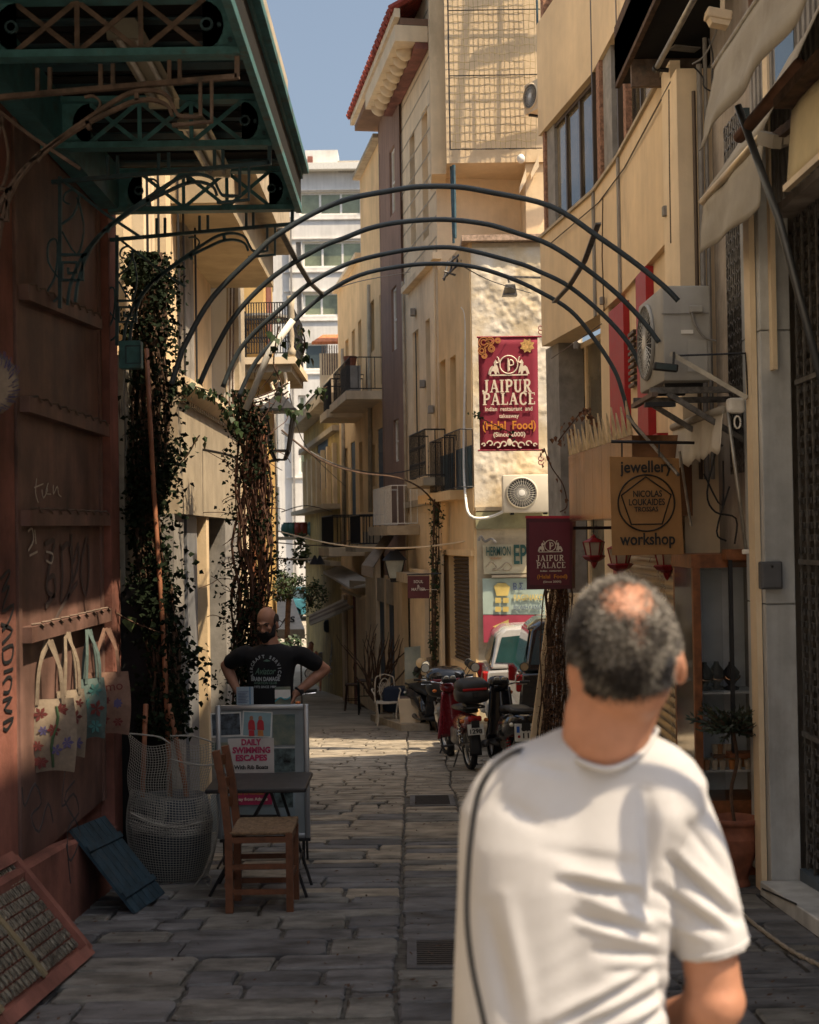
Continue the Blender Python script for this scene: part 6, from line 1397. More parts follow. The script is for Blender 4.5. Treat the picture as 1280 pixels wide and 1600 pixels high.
for v_ in (.05, .55, .95): MB().tube([U(345 + u * 108, 630 - 34 * (u ** .8) + 10 * math.sin(u * PI) + v_ * (22 + 6 * math.sin(u * 9)), 21.22 - v_ * .25 - u * .2) for u in np.linspace(.02, .98, 20)], .014, 4).build('edging', M_twig, aw)
# white signboard awning "AS" seen by the vines, and things below
sa = empty('shop_awning', U(440, 990, 30), 'white sloping shop awning with dark letters AS beyond the bearded man', 'awning')
pA, pB, pC, pD = U(385, 890, 31.5), U(441, 890, 31.5), U(476, 983, 29.5), U(385, 983, 29.5)
MB().prism([pA, pB, pC, pD], (0, .02, -.03)).build('cloth', M_whitep, sa); MB().prism([U(385, 984, 29.45), U(476, 984, 29.45), U(477, 998, 29.45), U(385, 998, 29.45)], (0, .03, 0)).build('valance', M_shade, sa)
up_s = (pB - pC); up_s.x = 0
text('AS', .30, U(451, 969, 29.75) + Vector((0, -.01, .01)), (1, 0, 0), up_s, M_ink, sa, .004, 'lettering', .27, .004)
for px in (390, 470): MB().tube([U(px, 985, 29.5), Vector((U(px, 985, 29.5).x, 29.5, gz(29.5)))], .02, 5).build('post', M_gri, sa)
lh = empty('left_far_house', (-4.5, 34, gz(34)), 'shaded house wall on the left side behind the white shop awning', 'building')
MB().bbox(-8, U(388, 900, 32).x, 32, 35, -4, 5.5).build('wall', M_cream2, lh)
lr = empty('left_bounce_wall', (-3, 25, gz(25)), 'plain white wall added beyond the balcony house to bounce sun across the street', 'building')
MB().prism([(-2.5, 24.7, -4), (-4.3, 45, -4), (-8, 45, -4), (-6, 24.7, -4)], (0, 0, 10.6)).build('wall', M_white, lr)  # white block added to bounce sunlight onto the right house fronts
# ================================================================ street lantern on the left
c = U(437, 672, 13.5)
sl = empty('street_lantern', c, 'black four sided street lantern held out above the bearded man', 'street lantern')
k_ = 13.5 / 2150
def frus(mb, z0, w0, z1, w1, t=0):
    vs = [c + Vector((sx * w, sy * w, z)) for z, w in ((z0, w0), (z1, w1)) for sx, sy in ((-1, -1), (1, -1), (1, 1), (-1, 1))]
    return mb.add(vs, [(0, 3, 2, 1), (4, 5, 6, 7), (0, 1, 5, 4), (1, 2, 6, 5), (2, 3, 7, 6), (3, 0, 4, 7)])
frus(MB(), .20, .17, .33, .05).build('roof', M_iron, sl); frus(MB(), .175, .175, .20, .175).build('roof_rim', M_iron, sl)
MB().lathe([(.045, .33), (.05, .36), (.03, .38), (.04, .42), (.02, .46), (.001, .48)], c, 10, caps=False).build('finial', M_iron, sl)
for sx, sy in ((-1, -1), (1, -1), (1, 1), (-1, 1)): MB().tube([c + Vector((sx * .145, sy * .145, .18)), c + Vector((sx * .085, sy * .085, -.20)), c + Vector((sx * .05, sy * .05, -.29))], .016, 4).build('corner_bar', M_iron, sl)
frus(MB(), -.215, .09, -.195, .09).build('lower_rim', M_iron, sl); frus(MB(), -.30, .05, -.285, .05).build('base', M_iron, sl); frus(MB(), -.19, .083, .17, .138).build('glass', gcl, sl)
MB().tube(smooth_path([c + Vector((0, 0, -.29)), c + Vector((-.3, .1, -.31)), c + Vector((-.55, .2, -.22)), Vector((XL, c.y + .4, c.z - .15))]), .014, 5).build('bracket', M_iron, sl)
# second lantern right of the street
c = U(617, 885, 26.5); sl2 = empty('street_lantern', c, 'dark lantern with pale glass on the wall under the sloping shop blind', 'street lantern')
frus(MB(), .12, .24, .30, .08).build('roof', M_iron, sl2); frus(MB(), -.22, .11, .115, .19).build('glass', mat('pale_lantern_glass', (.33, .36, .33), .15, spec=.8), sl2); frus(MB(), -.30, .08, -.225, .10).build('base', M_iron, sl2); MB().tube([c + Vector((0, 0, .3)), c + Vector((.5, .2, .35))], .02, 5).build('bracket', M_iron, sl2)
for sx, sy in ((-1, -1), (1, -1), (1, 1), (-1, 1)): MB().tube([c + Vector((sx * .19, sy * .19, .115)), c + Vector((sx * .11, sy * .11, -.22))], .012, 4).build('corner_bar', M_iron, sl2)
# blinds on the right houses
bl = empty('sloping_blind', U(590, 870, 27), 'grey canvas blind sloping out under the pale railed balcony', 'blind')
MB().prism([U(598, 838, 28.5), U(617, 834, 28.5), U(583, 886, 27.2), U(565, 883, 27.2)], (0, .01, -.03)).build('cloth', mat('grey_canvas', (.25, .21, .17), .9), bl); MB().prism([U(565, 884, 27.2), U(583, 887, 27.2), U(583, 903, 27.2), U(565, 898, 27.2)], (0, .02, 0)).build('flap', mat('grey_canvas2', (.22, .18, .14), .9), bl)
MB().tube([U(618, 832, 28.4), U(636, 835, 28.4)], .03, 5).build('roller', M_gri, bl)
b2_ = empty('flat_awning', U(550, 905, 34), 'pale flat shop awning with a stone coloured edge in front of the ochre house', 'awning')
MB().prism([U(534, 883, 36.5), U(540, 905, 36), U(580, 908, 33), U(577, 914, 32.6), U(545, 917, 33), U(505, 893, 36)], (0, 0, -.05)).build('cloth', M_strip, b2_); MB().prism([U(546, 907, 32.9), U(580, 909, 32.9), U(579, 917, 32.9), U(546, 918, 32.9)], (0, .1, 0)).build('edge', M_shade, b2_)
b3_ = empty('striped_awning', U(520, 960, 36), 'tan awning with dark stripes sloping down to the left at the bend', 'awning')
for k in range(5):
    a = k / 5; z0 = 932 + a * 14; MB().prism([U(543 + a * 12, z0, 37 - a * 2), U(545 + a * 13, z0 + 3.4, 36.7 - a * 2), U(484 + a * 2, z0 + 33, 36.6 - a * 2), U(483, z0 + 29, 37 - a * 2)], (0, 0, -.03)).build('stripe', M_awn if k % 2 == 0 else M_rusty, b3_)
MB().tube([U(534, 920, 36), U(565, 935, 33)], .04, 4).build('beam', M_cream2, b3_)
# pilasters under it, sun glow put into their orange and yellow
of = empty('orange_shopfront', (FX(38), 38, gz(38)), 'shopfront with orange pilasters coloured for sun glow under the striped awning', 'shopfront')
Wo = house(532, 572, off=-.12)
for (x0, x1, m_) in ((535, 539, M_cream2), (539, 544, M_orange), (544, 549, M_yellow), (549, 557, M_orange), (557, 560, M_cream2), (560, 572, M_cream)):
    b = MB(); Wo.pbox(b, x0, x1, 930, 1100, 0, .06 if m_ is M_orange else .12); b.build('pilaster', m_, of)
M_ivy = mat('shade_ivy_leaf', (.011, .018, .009), .85, var=.4, scale=18, spec=.1)  # darker leaf copy, shade put into its green
M_dryd = mat('dark_dry_stem', (.085, .042, .028), .85, var=.3, scale=18)
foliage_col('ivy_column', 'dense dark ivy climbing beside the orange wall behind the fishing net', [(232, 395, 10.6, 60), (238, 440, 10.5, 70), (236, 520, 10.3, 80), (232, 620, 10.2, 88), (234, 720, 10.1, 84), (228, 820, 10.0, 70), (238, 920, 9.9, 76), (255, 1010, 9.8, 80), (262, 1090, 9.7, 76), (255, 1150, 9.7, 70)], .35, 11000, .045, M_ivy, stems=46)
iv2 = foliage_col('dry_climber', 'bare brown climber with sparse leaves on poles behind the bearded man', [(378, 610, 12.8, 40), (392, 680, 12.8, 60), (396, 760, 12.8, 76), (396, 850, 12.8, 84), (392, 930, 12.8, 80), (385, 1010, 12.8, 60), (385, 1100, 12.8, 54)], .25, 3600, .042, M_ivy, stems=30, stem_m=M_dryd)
rs5 = random.Random(21)
mb = MB()
for k in range(70):
    px = rs5.uniform(355, 430); py = rs5.uniform(600, 1000); p = U(px, py, 12.8); pts = [p]; d = Vector((rs5.uniform(-1, 1), rs5.uniform(-.5, .5), rs5.uniform(-.2, 1))).normalized()
    for j in range(5): d = (d + Vector((rs5.uniform(-.6, .6), rs5.uniform(-.5, .5), rs5.uniform(-.5, .4)))).normalized(); pts.append(pts[-1] + d * .07)
    mb.tube(smooth_path(pts, 2), .004, 3)
mb.build('loose_twigs', M_dryd, iv2, kind='stuff')
for (a, b_) in (((392, 640), (398, 1090)), ((412, 660), (406, 1090))): MB().tube([U(*a, 12.85), U(*b_, 12.85)], .035, 8).build('pole', M_pole, iv2)
# hanging sprays near the hoops
def spray_plant(label, pts, D, n, size, m=M_leaf2, grp='leafy sprays hanging from the hoops'):
    ro = empty('hanging_vine', U(pts[0][0], pts[0][1], D), label, 'vine', grp); P_ = smooth_path([U(a, b, D) for a, b in pts], 5)
    MB().tube(P_, .006, 4).build('stem', M_twig, ro); rr = random.Random(int(pts[0][0] * 7 + pts[0][1])); lv = MB()
    for k in range(n):
        p = P_[rr.randrange(len(P_))] + Vector((rr.gauss(0, .03), rr.gauss(0, .03), rr.gauss(0, .03))); a = Vector((rr.uniform(-.6, .6), rr.uniform(-.6, .6), -1)).normalized(); b_ = Matrix.Rotation(rr.uniform(0, 6), 3, a) @ a.orthogonal().normalized(); s = size * rr.uniform(.6, 1.2)
        lv.add([p, p + a * s * .25 + b_ * s * .45, p + a * s, p + a * s * .25 - b_ * s * .45], [(0, 1, 2), (0, 2, 3)])
    lv.build('leaves', m, ro, kind='stuff'); return ro
spray_plant('leafy spray hanging at the left of the lowest hoop near the pale rod', [(470, 515), (476, 530), (474, 555)], 10.5, 26, .07, M_leaf)
spray_plant('leafy spray hanging in front of the ornate iron balcony', [(436, 510), (432, 530), (428, 570), (440, 600), (438, 630)], 10.5, 26, .06, M_leaf)
spray_plant('thin vine trailing from the lantern toward the tiled roof room', [(452, 645), (470, 640), (490, 618), (512, 604)], 12.6, 40, .07, M_leaf)
spray_plant('leafy vine draped over the sloping cornice of the cream shop', [(290, 600), (312, 606), (335, 614), (352, 622), (362, 640), (368, 665)], 12.4, 90, .07, M_leaf)
spray_plant('sprig of leaves across the lower left corner of the tall banner', [(738, 646), (750, 652), (768, 662), (790, 672), (802, 678)], 17, 20, .06, M_leaf)
spray_plant('bare curling vine reaching down beside the clad box', [(850, 700), (862, 730), (880, 758), (886, 790), (875, 800)], 13.3, 14, .05, M_dry)
spray_plant('dry vine tuft growing on top of the clad box behind the spikes', [(872, 690), (895, 660), (915, 640), (930, 660)], 13.0, 60, .05, M_dry)
spray_plant('twiggy vine crossing from the ivy to the cream fascia', [(262, 740), (290, 715), (305, 690), (312, 680)], 11.0, 22, .07, M_leaf); spray_plant('long grass blades arching out of the netting', [(170, 950), (200, 968), (240, 985), (262, 992)], 9.6, 6, .1, M_leaf2)
# small trees and shrubs down the street
def bush(name, label, px, py, D, rx, rz_, n, size, m, grp=None, trunk=None, cat='shrub'):
    c = U(px, py, D); ro = empty(name, Vector((c.x, c.y, gz(D) if trunk else c.z - rz_)), label, cat, grp); rr = random.Random(int(px * 3 + py)); lv = MB(); br = MB(); cl = []
    for k in range(max(5, n // 40)):
        d = Vector((rr.gauss(0, .5) * rx, rr.gauss(0, .5) * rx, rr.gauss(0, .45) * rz_)); cl.append(c + d); br.tube([c + Vector((0, 0, -rz_ * .8)), c + d * .5 + Vector((0, 0, -rz_ * .1)), c + d], .012, 3)
    for k in range(n):
        q = cl[k % len(cl)]; p = q + Vector((rr.gauss(0, .17) * rx, rr.gauss(0, .17) * rx, rr.gauss(0, .17) * rz_)); a = Vector((rr.uniform(-1, 1), rr.uniform(-1, 1), rr.uniform(-1, .5))).normalized(); b_ = a.orthogonal().normalized(); s = size * rr.uniform(.5, 1.3)
        lv.add([p, p + a * s * .4 + b_ * s * .35, p + a * s, p + a * s * .4 - b_ * s * .35], [(0, 1, 2), (0, 2, 3)])
    br.build('branches', M_twig, ro, kind='stuff'); lv.build('crown', m, ro, kind='stuff')
    if trunk: MB().tube(smooth_path([Vector((c.x + .1, c.y, gz(D))), Vector((c.x - .05, c.y, (gz(D) + c.z) / 2)), c]), .05, 6).build('trunk', M_twig, ro)
    return ro
bush('street_tree', 'round dark crowned small tree above the white shop awning', 452, 916, 24, .30, .26, 1300, .055, M_leaf, trunk=True, cat='tree')
bush('leafy_bush', 'bright leafy climber hanging below the jar ledge', 484, 928, 42, .45, .5, 700, .08, M_leaf2, 'greenery at the bend')
bush('leafy_bush', 'small green climber tuft on the wall under the jars', 470, 868, 44, .3, .5, 400, .12, M_leaf2, 'greenery at the bend'); bush('leafy_bush', 'ivy tuft over the dark blue shuttered window', 517, 745, 44, .35, .9, 500, .10, M_leaf, 'greenery at the bend')
bush('leafy_bush', 'olive branches hanging beside the bearded man and the white awning', 452, 1002, 20, .25, .2, 260, .07, M_leaf, 'greenery at the bend'); bush('leafy_bush', 'sprawling dark plant behind the walking woman', 524, 1000, 47, .4, .4, 400, .14, M_leaf, 'greenery at the bend')
# cables across the street
def cable(pts, r, m, label, grp='cables strung across the street'):
    mb = MB().tube(smooth_path([U(a, b, D) for a, b, D in pts], 5), r, 4); mb.build('overhead_cable', m, None, label, 'cable', grp)
cable([(440, 672, 20), (500, 718, 20), (560, 738, 21), (620, 746, 22), (660, 765, 22.5), (690, 800, 23)], .014, M_twig, 'thick twisted dark cable sagging from the lantern to the cream house')
cable([(440, 676, 22), (520, 724, 22), (600, 740, 23), (660, 730, 23)], .010, M_iron, 'thin dark cable just above the thick twisted one')
cable([(435, 830, 28), (500, 846, 27), (560, 855, 26), (640, 856, 24), (700, 850, 23), (745, 842, 21.6)], .014, M_cream2, 'pale rope crossing the street above the lantern with pale glass')
cable([(433, 848, 34), (500, 852, 36), (560, 842, 36)], .014, M_rusty, 'reddish wire below the row of glazed jars')
cable([(430, 872, 30), (480, 874, 33), (537, 868, 36)], .02, M_cream2, 'pale double line hanging below the jar ledge'); cable([(500, 462, 10.7), (560, 440, 16), (640, 425, 23)], .006, M_iron, 'fine wire running from the lowest hoop to the far houses')
cable([(716, 412, 10.7), (770, 440, 16), (830, 458, 19)], .006, M_iron, 'fine wire running from the hoops to the banner arm')
cable([(452, 615, 14), (480, 700, 18), (540, 760, 24)], .006, M_iron, 'fine wire dropping from the lantern toward the ochre house'); cable([(440, 800, 26), (480, 790, 30), (520, 800, 38)], .010, M_iron, 'fine dark wire just above the row of glazed jars')
# two little bells on the pale line
for i, px in enumerate((492, 500)): MB().lathe([(.13, 0), (.1, .06), (.05, .16), (.02, .22)], U(px, 882, 33), 8).build('lamp_shade', M_iron, None, ['small black pendant lamp on the pale double line, the left one', 'small black pendant lamp on the pale double line, the right one'][i], 'pendant lamp', 'pendant lamps at the bend')
# ================================================================ furniture at the left
M_rush = mat('woven_rush', (.20, .13, .075), .9, var=.25, scale=40, bump=.5, bscale=120)
M_chw = mat('reddish_chair_wood', (.14, .055, .026), .5, var=.18, scale=14, streak=.2, bump=.1)
def gpt(x, y, h=0): return Vector((x, y, gz(y) + h))
# wooden taverna chair, side on, facing right
xr, xf = -1.125, -.745; yn, yf = 8.22, 8.62
ch = empty('wooden_chair', gpt(-.93, 8.4), 'reddish wooden taverna chair with a rush seat standing in front of the folding table', 'chair')
for y in (yn, yf):
    b0 = gpt(xr + .02, y); MB().strip([b0, b0 + Vector((-.0, 0, .45)), b0 + Vector((-.03, 0, .75)), b0 + Vector((-.07, 0, .96))], .045, .04, up=(0, 1, 0)).build('back_post', M_chw, ch)
    f0 = gpt(xf, y); MB().bar(f0, f0 + Vector((0, 0, .47)), .042, .042, up=(0, 1, 0)).build('leg', M_chw, ch)
    for z, w in ((.12, .025), (.27, .022)): MB().bar(b0 + Vector((0, 0, z)), f0 + Vector((0, 0, z)), .02, .03).build('rung', M_chw, ch)
    MB().bar(b0 + Vector((0, 0, .43)), f0 + Vector((0, 0, .43)), .03, .035).build('seat_rail', M_chw, ch)
for x, z in ((xr + .0, .16), (xf, .20), (xf, .43), (xr + .02, .43)): MB().bar(gpt(x, yn, z) , gpt(x, yf, z), .02, .028).build('rung', M_chw, ch)
for z, dx in ((.62, -.01), (.74, -.03), (.88, -.05)):
    MB().strip([Vector((xr + dx + .0, yn, gz(yn) + z)), Vector((xr + dx - .03, (yn + yf) / 2, gz(8.4) + z)), Vector((xr + dx, yf, gz(yf) + z))], .018, .06, up=(0, 0, 1)).build('back_slat', M_chw, ch)
zs = gz(8.4) + .47
MB().grid(lambda u, v: Vector((xr + .03 + u * (xf - xr - .01), yn - .02 + v * (yf - yn + .04), zs + .012 - .018 * math.sin(u * PI) * math.sin(v * PI) + .003 * math.sin((u if abs(u - .5) > abs(v - .5) else v) * 90))), 40, 40).build('rush_seat', M_rush, ch, smooth=True, solid=.02)
# black folding table
tb_ = empty('folding_table', gpt(-.98, 8.95), 'black folding cafe table with crossed legs before the poster board', 'table')
c = U(406, 1225, 8.9); zt_ = c.z
MB().rbox((c.x, 8.95, zt_), (.635, .60, .028), .008).build('tabletop', M_black, tb_)
for y in (8.72, 9.15):
    gd = gz(y); a = Vector((c.x - .27, y, zt_ - .02)); b = Vector((c.x + .27, y, zt_ - .02))
    MB().tube([a + Vector((.36, 0, 0)), Vector((c.x + .31, y - .03, gd))], .011, 6).build('leg', M_black, tb_)
    MB().tube([b + Vector((-.2, 0, 0)), Vector((c.x - .31, y + .03, gd))], .011, 6).build('leg', M_black, tb_)
MB().tube([(c.x + .25, 8.7, gz(8.9) + .2), (c.x + .25, 9.15, gz(8.9) + .2)], .008, 5).build('cross_bar', M_black, tb_); MB().tube([(c.x - .25, 8.7, gz(8.9) + .2), (c.x - .25, 9.15, gz(8.9) + .2)], .008, 5).build('cross_bar', M_black, tb_)
MB().bar((c.x - .12, 8.8, zt_ - .19), (c.x + .12, 8.8, zt_ - .19), .03, .02).build('brace', M_black, tb_)
# poster board
DB = 9.85; Bp = lambda px, py, dd=0: U(px, py, DB + dd); pw = DB / 2150
pb = empty('poster_board', gpt(Bp(395, 0).x, DB), 'silver framed poster board advertising daily swimming escapes', 'poster board')
M_alu = mat('brushed_aluminium', (.36, .37, .38), .35, .6, var=.06); X0, X1 = Bp(323, 0).x, Bp(467, 0).x; Z0, Z1 = Bp(395, 1310).z, Bp(395, 1101).z; fw = .036
for (a, b_) in (((X0, Z0), (X0 + fw, Z1)), ((X1 - fw, Z0), (X1, Z1)), ((X0 + fw, Z1 - fw), (X1 - fw, Z1)), ((X0 + fw, Z0), (X1 - fw, Z0 + fw))):
    MB().rbox(((a[0] + b_[0]) / 2, DB - .005, (a[1] + b_[1]) / 2), (b_[0] - a[0], .03, b_[1] - a[1]), .008).build('frame', M_alu, pb, smooth='auto')
MB().bbox(X0 + .02, X1 - .02, DB, DB + .012, Z0 + .02, Z1 - .02).build('backing', mat('poster_grey', (.22, .25, .26), .5), pb)
def pic(x0, y0, x1, y1, m, dd=-.006, name='picture', rot=0): 
    a, b_ = Bp(x0, y1, dd), Bp(x1, y0, dd); cc_ = (a + b_) / 2
    return MB().box((cc_.x, DB + dd, cc_.z), (abs(b_.x - a.x), .003, abs(b_.z - a.z)), ry=rot).build(name, m, pb)
M_white_pr = plain('print_white', (.60, .60, .57), .6); M_sea = mat('sea_print', (.10, .24, .26), .5, var=.3, scale=4, col2=(.30, .28, .18)); M_skyp = mat('sky_print', (.22, .33, .36), .5, var=.15, scale=3)
M_crowd = mat('beach_crowd_print', (.30, .20, .15), .5, var=.6, scale=22, col2=(.10, .13, .16)); M_village = mat('village_print', (.28, .20, .16), .5, var=.5, scale=18, col2=(.12, .17, .17)); M_redsuit = plain('red_suit_print', (.40, .03, .04), .6); M_pink = plain('crimson_print', (.36, .03, .09), .5)
pic(330, 1113, 377, 1152, M_white_pr, -.004, rot=-.03); pic(332, 1115, 375, 1149, M_crowd, -.007, rot=-.03); pic(379, 1111, 425, 1152, M_white_pr, -.004, rot=.06); pic(381, 1113, 423, 1150, M_skyp, -.007, rot=.06)
pic(427, 1116, 461, 1164, M_sea, -.006); pic(427, 1167, 461, 1168.5, M_white_pr, -.007); pic(428, 1170, 461, 1206, M_village, -.006); pic(427, 1210, 461, 1212, M_white_pr, -.007); pic(332, 1160, 356, 1200, M_sea, -.006); pic(427, 1214, 461, 1232, M_skyp, -.006); pic(330, 1240, 461, 1300, mat('grey_blue_print', (.20, .25, .27), .5, var=.2, scale=3), -.005); pic(428, 1236, 458, 1262, M_village, -.008)
for (x, s) in ((393, 1), (407, 1)):
    p = lambda dx, dy: Bp(x + dx, 1132 + dy, -.010)
    MB().prism([p(-5, 8), p(6, 9), p(5, -4), p(3, -7), p(-3, -7), p(-5, -2)], (0, -.002, 0)).build('figure_print', M_redsuit, pb); MB().ell(p(0, -10), (.014, .002, .017), 8, 6).build('figure_print', mat('face_print', (.30, .15, .09), .6), pb); MB().prism([p(-4, 18), p(5, 18), p(4, 9), p(-4, 9)], (0, -.002, 0)).build('figure_print', M_redsuit if x < 400 else M_gold, pb)
pic(357, 1153, 428, 1221, mat('cream_placard', (.50, .46, .43), .6), -.014, 'placard'); pic(360, 1232, 425, 1258, M_pink, -.014, 'crimson_label')
xd = Vector((1, 0, 0)); zu = Vector((0, 0, 1))
for s, y_, w in (('DAILY', 1160, 31), ('SWIMMING', 1172.5, 59), ('ESCAPES', 1184.5, 49)): text(s, .058, Bp(393, y_, -.018), xd, zu, M_pink, pb, .001, 'lettering', w * pw, .0028)
text('With Rib Boats', .040, Bp(392.5, 1199, -.018), xd, zu, M_ink, pb, .001, 'lettering', 53 * pw, .0012); text('Just 30 minutes', .028, Bp(390, 1240, -.018), xd, zu, M_gold, pb, .001, 'lettering', 45 * pw, .0006); text('away from Athens', .03, Bp(392, 1249, -.018), xd, zu, M_cream_ink, pb, .001, 'lettering', 52 * pw, .0008)
MB().tube([Bp(380, 1216, -.018), Bp(384, 1219, -.018), Bp(398, 1219, -.018), Bp(404, 1214, -.018), Bp(396, 1214, -.018), Bp(390, 1211, -.018), Bp(384, 1214, -.018)], .0015, 4).build('boat_mark', M_ink, pb)
for x in (X0 + .05, X1 - .05): MB().tube([(x, DB, Z0), (x, DB, gz(DB) + .02)], .012, 6).build('leg', M_black, pb); MB().tube([(x, DB + .02, Z0 + .6), (x, DB + .35, gz(DB + .35))], .010, 6).build('rear_leg', M_black, pb)
MB().tube([Bp(468, 1340, -.15), Bp(470, 1357, -.15)], .014, 8).build('foot_roll', M_alu, pb); MB().bbox(X0 + .02, X1, DB - .03, DB + .03, Z0 - .02, Z0).build('bottom_strip', M_black, pb)
for i, (x0, x1, mm) in enumerate(((370, 396, M_skyp), (430, 454, M_sea))):
    lf = empty('leaflet', Bp((x0 + x1) / 2, 1101), ['pale blue text leaflet standing on the poster board at the left', 'white and sea blue leaflet standing on the poster board at the right'][i], 'leaflet', 'leaflets on top of the poster board')
    a, b_ = Bp(x0, 1101), Bp(x1, 1073); MB().bbox(a.x, b_.x, DB - .004, DB + .004, a.z, b_.z).build('card', mm if i else mat('pale_card', (.30, .38, .45), .6), lf)
    if i: MB().bbox(a.x, b_.x, DB - .007, DB - .005, a.z + .045, b_.z - .02).build('white_band', M_white_pr, lf); MB().tube(smooth_path([Bp(x0, 1096, -.01), Bp(x0 + 8, 1090, -.01), Bp(x0 + 16, 1093, -.01), Bp(x1, 1089, -.01)]), .004, 4).build('wave_mark', plain('bright_sea', (.03, .28, .36), .5), lf)
    else:
        MB().bbox(b_.x - .028, b_.x - .02, DB - .007, DB - .005, a.z, b_.z).build('stripe', plain('blue_stripe', (.06, .16, .28), .5), lf)
        for k in range(8): MB().bbox(a.x + .01, b_.x - .035 - .01 * (k % 3), DB - .007, DB - .005, b_.z - .035 - k * .011, b_.z - .032 - k * .011).build('text_line', M_navy, lf)
# ---------------------------------------------------------------- fishing net bin
M_net = plain('pale_net_cord', (.27, .26, .23), .85)
nt = empty('net_basket', gpt(-1.62, 9.45), 'pale fishing net draped over a round planter with poles, behind the wooden chair', 'netting')
def net(fn, nu, nv, r, name='net'):
    mb = MB()
    for i in range(nu + 1): mb.tube([fn(i / nu, j / nv) for j in range(nv + 1)], r, 3, caps=False)
    for j in range(nv + 1): mb.tube([fn(i / nu, j / nv) for i in range(nu + 1)], r, 3, caps=False)
    return mb.build(name, M_net, nt, kind='stuff')
g0 = gz(9.4)
cxn = U(268, 1300, 9.4).x
MB().lathe([(.20, .02), (.26, .18), (.275, .38), (.24, .56), (.20, .56)], (cxn, 9.45, g0), 24).build('planter', mat('dark_blue_planter', (.018, .026, .04), .6), nt, smooth=True)
net(lambda u, v: Vector((cxn + (.23 + .07 * math.sin(v * 2.6)) * math.cos(PI + u * PI * 1.02) * 1.04, 9.45 + (.23 + .07 * math.sin(v * 2.6)) * math.sin(PI + u * PI * 1.02), g0 + .02 + v * .58 + .03 * math.sin(u * 7) * v)), 46, 34, .0022)
def sheet_net(a, b_, c_, d_, bulge, D, nu, nv):
    A, B, C_, D_ = [U(p[0], p[1], D) for p in (a, b_, c_, d_)]
    return net(lambda u, v: (A * (1 - u) + B * u) * (1 - v) + (D_ * (1 - u) + C_ * u) * v + Vector((.012 * math.sin(v * 9), -bulge * math.sin(PI * u) + .02 * math.sin(u * 8 + v * 5), -.03 * math.sin(PI * u) * (1 - v))), nu, nv, .0020)
sheet_net((200, 1146), (266, 1162), (268, 1284), (203, 1275), .10, 9.25, 18, 30); sheet_net((266, 1150), (334, 1160), (318, 1285), (262, 1290), .08, 9.35, 18, 30); sheet_net((204, 1268), (332, 1272), (330, 1300), (206, 1300), .14, 9.2, 30, 7)
for pts in ([(200, 1146), (225, 1148), (250, 1152), (266, 1162)], [(266, 1186), (290, 1192), (320, 1196), (334, 1194)], [(266, 1150), (300, 1150), (334, 1160)], [(204, 1270), (240, 1286), (280, 1292), (332, 1280)], [(212, 1378), (250, 1400), (290, 1396), (318, 1366), (330, 1345)]): MB().tube(smooth_path([U(a, b_, 9.12) for a, b_ in pts]), .006, 5).build('rim_cord', M_net, nt)
MB().tube(smooth_path([U(322, 1365, 9.0), U(330, 1372, 9.0), U(328, 1385, 9.0), U(322, 1380, 9.0)]), .005, 4).build('cord_loop', M_net, nt)
for pts in ([(229, 545, 9.9), (240, 760, 9.7), (256, 1000, 9.6), (268, 1280, 9.4)], [(228, 1100, 9.4), (222, 1260, 9.4)], [(264, 1100, 9.4), (290, 1230, 9.4), (296, 1290, 9.4)]): MB().tube([U(*p) for p in pts], .017, 8).build('pole', M_pole, nt, smooth=True)
# ================================================================ people
M_skin = mat('warm_skin', (.36, .175, .11), .55, var=.10, scale=14, bump=.08, sss=.12); M_skin2 = mat('tanned_skin', (.34, .17, .11), .55, var=.1, scale=14, sss=.1)  # plain skin tones of the two men
def head_parts(mb, c, R, s=1.0, nose=True, ears=True):
    """R maps face direction -Y, up Z; c is the centre of the skull"""
    T = lambda x, y, z: c + R @ (Vector((x, y, z)) * s)
    mb.ell(c + R @ Vector((0, .012 * s, .02 * s)), (.074 * s, .092 * s, .095 * s), 20, 14, M=R)
    mb.ell(T(0, -.02, -.045), (.056 * s, .068 * s, .072 * s), 16, 12, M=R); mb.ell(T(0, -.058, -.088), (.026 * s, .024 * s, .022 * s), 12, 8, M=R)
    if nose:
        cap(mb, T(0, -.088, .0), T(0, -.108, -.035), .010 * s, .014 * s, 8); mb.ell(T(0, -.086, .018), (.045 * s, .012 * s, .010 * s), 12, 6, M=R)
        for g in (-1, 1): mb.ell(T(g * .014, -.098, -.038), (.009 * s, .010 * s, .008 * s), 8, 6, M=R); mb.ell(T(g * .04, -.066, -.025), (.022 * s, .016 * s, .018 * s), 8, 6, M=R)
        cap(mb, T(-.02, -.087, -.062), T(.02, -.087, -.062), .007 * s, .007 * s, 8)
    if ears:
        for g in (-1, 1):
            mb.ell(T(g * .081, .006, -.030), (.009 * s, .019 * s, .033 * s), 10, 8, M=R @ Matrix.Rotation(g * -.35, 3, 'Z')); mb.ell(T(g * .080, .0, -.050), (.010 * s, .011 * s, .014 * s), 8, 6, M=R)
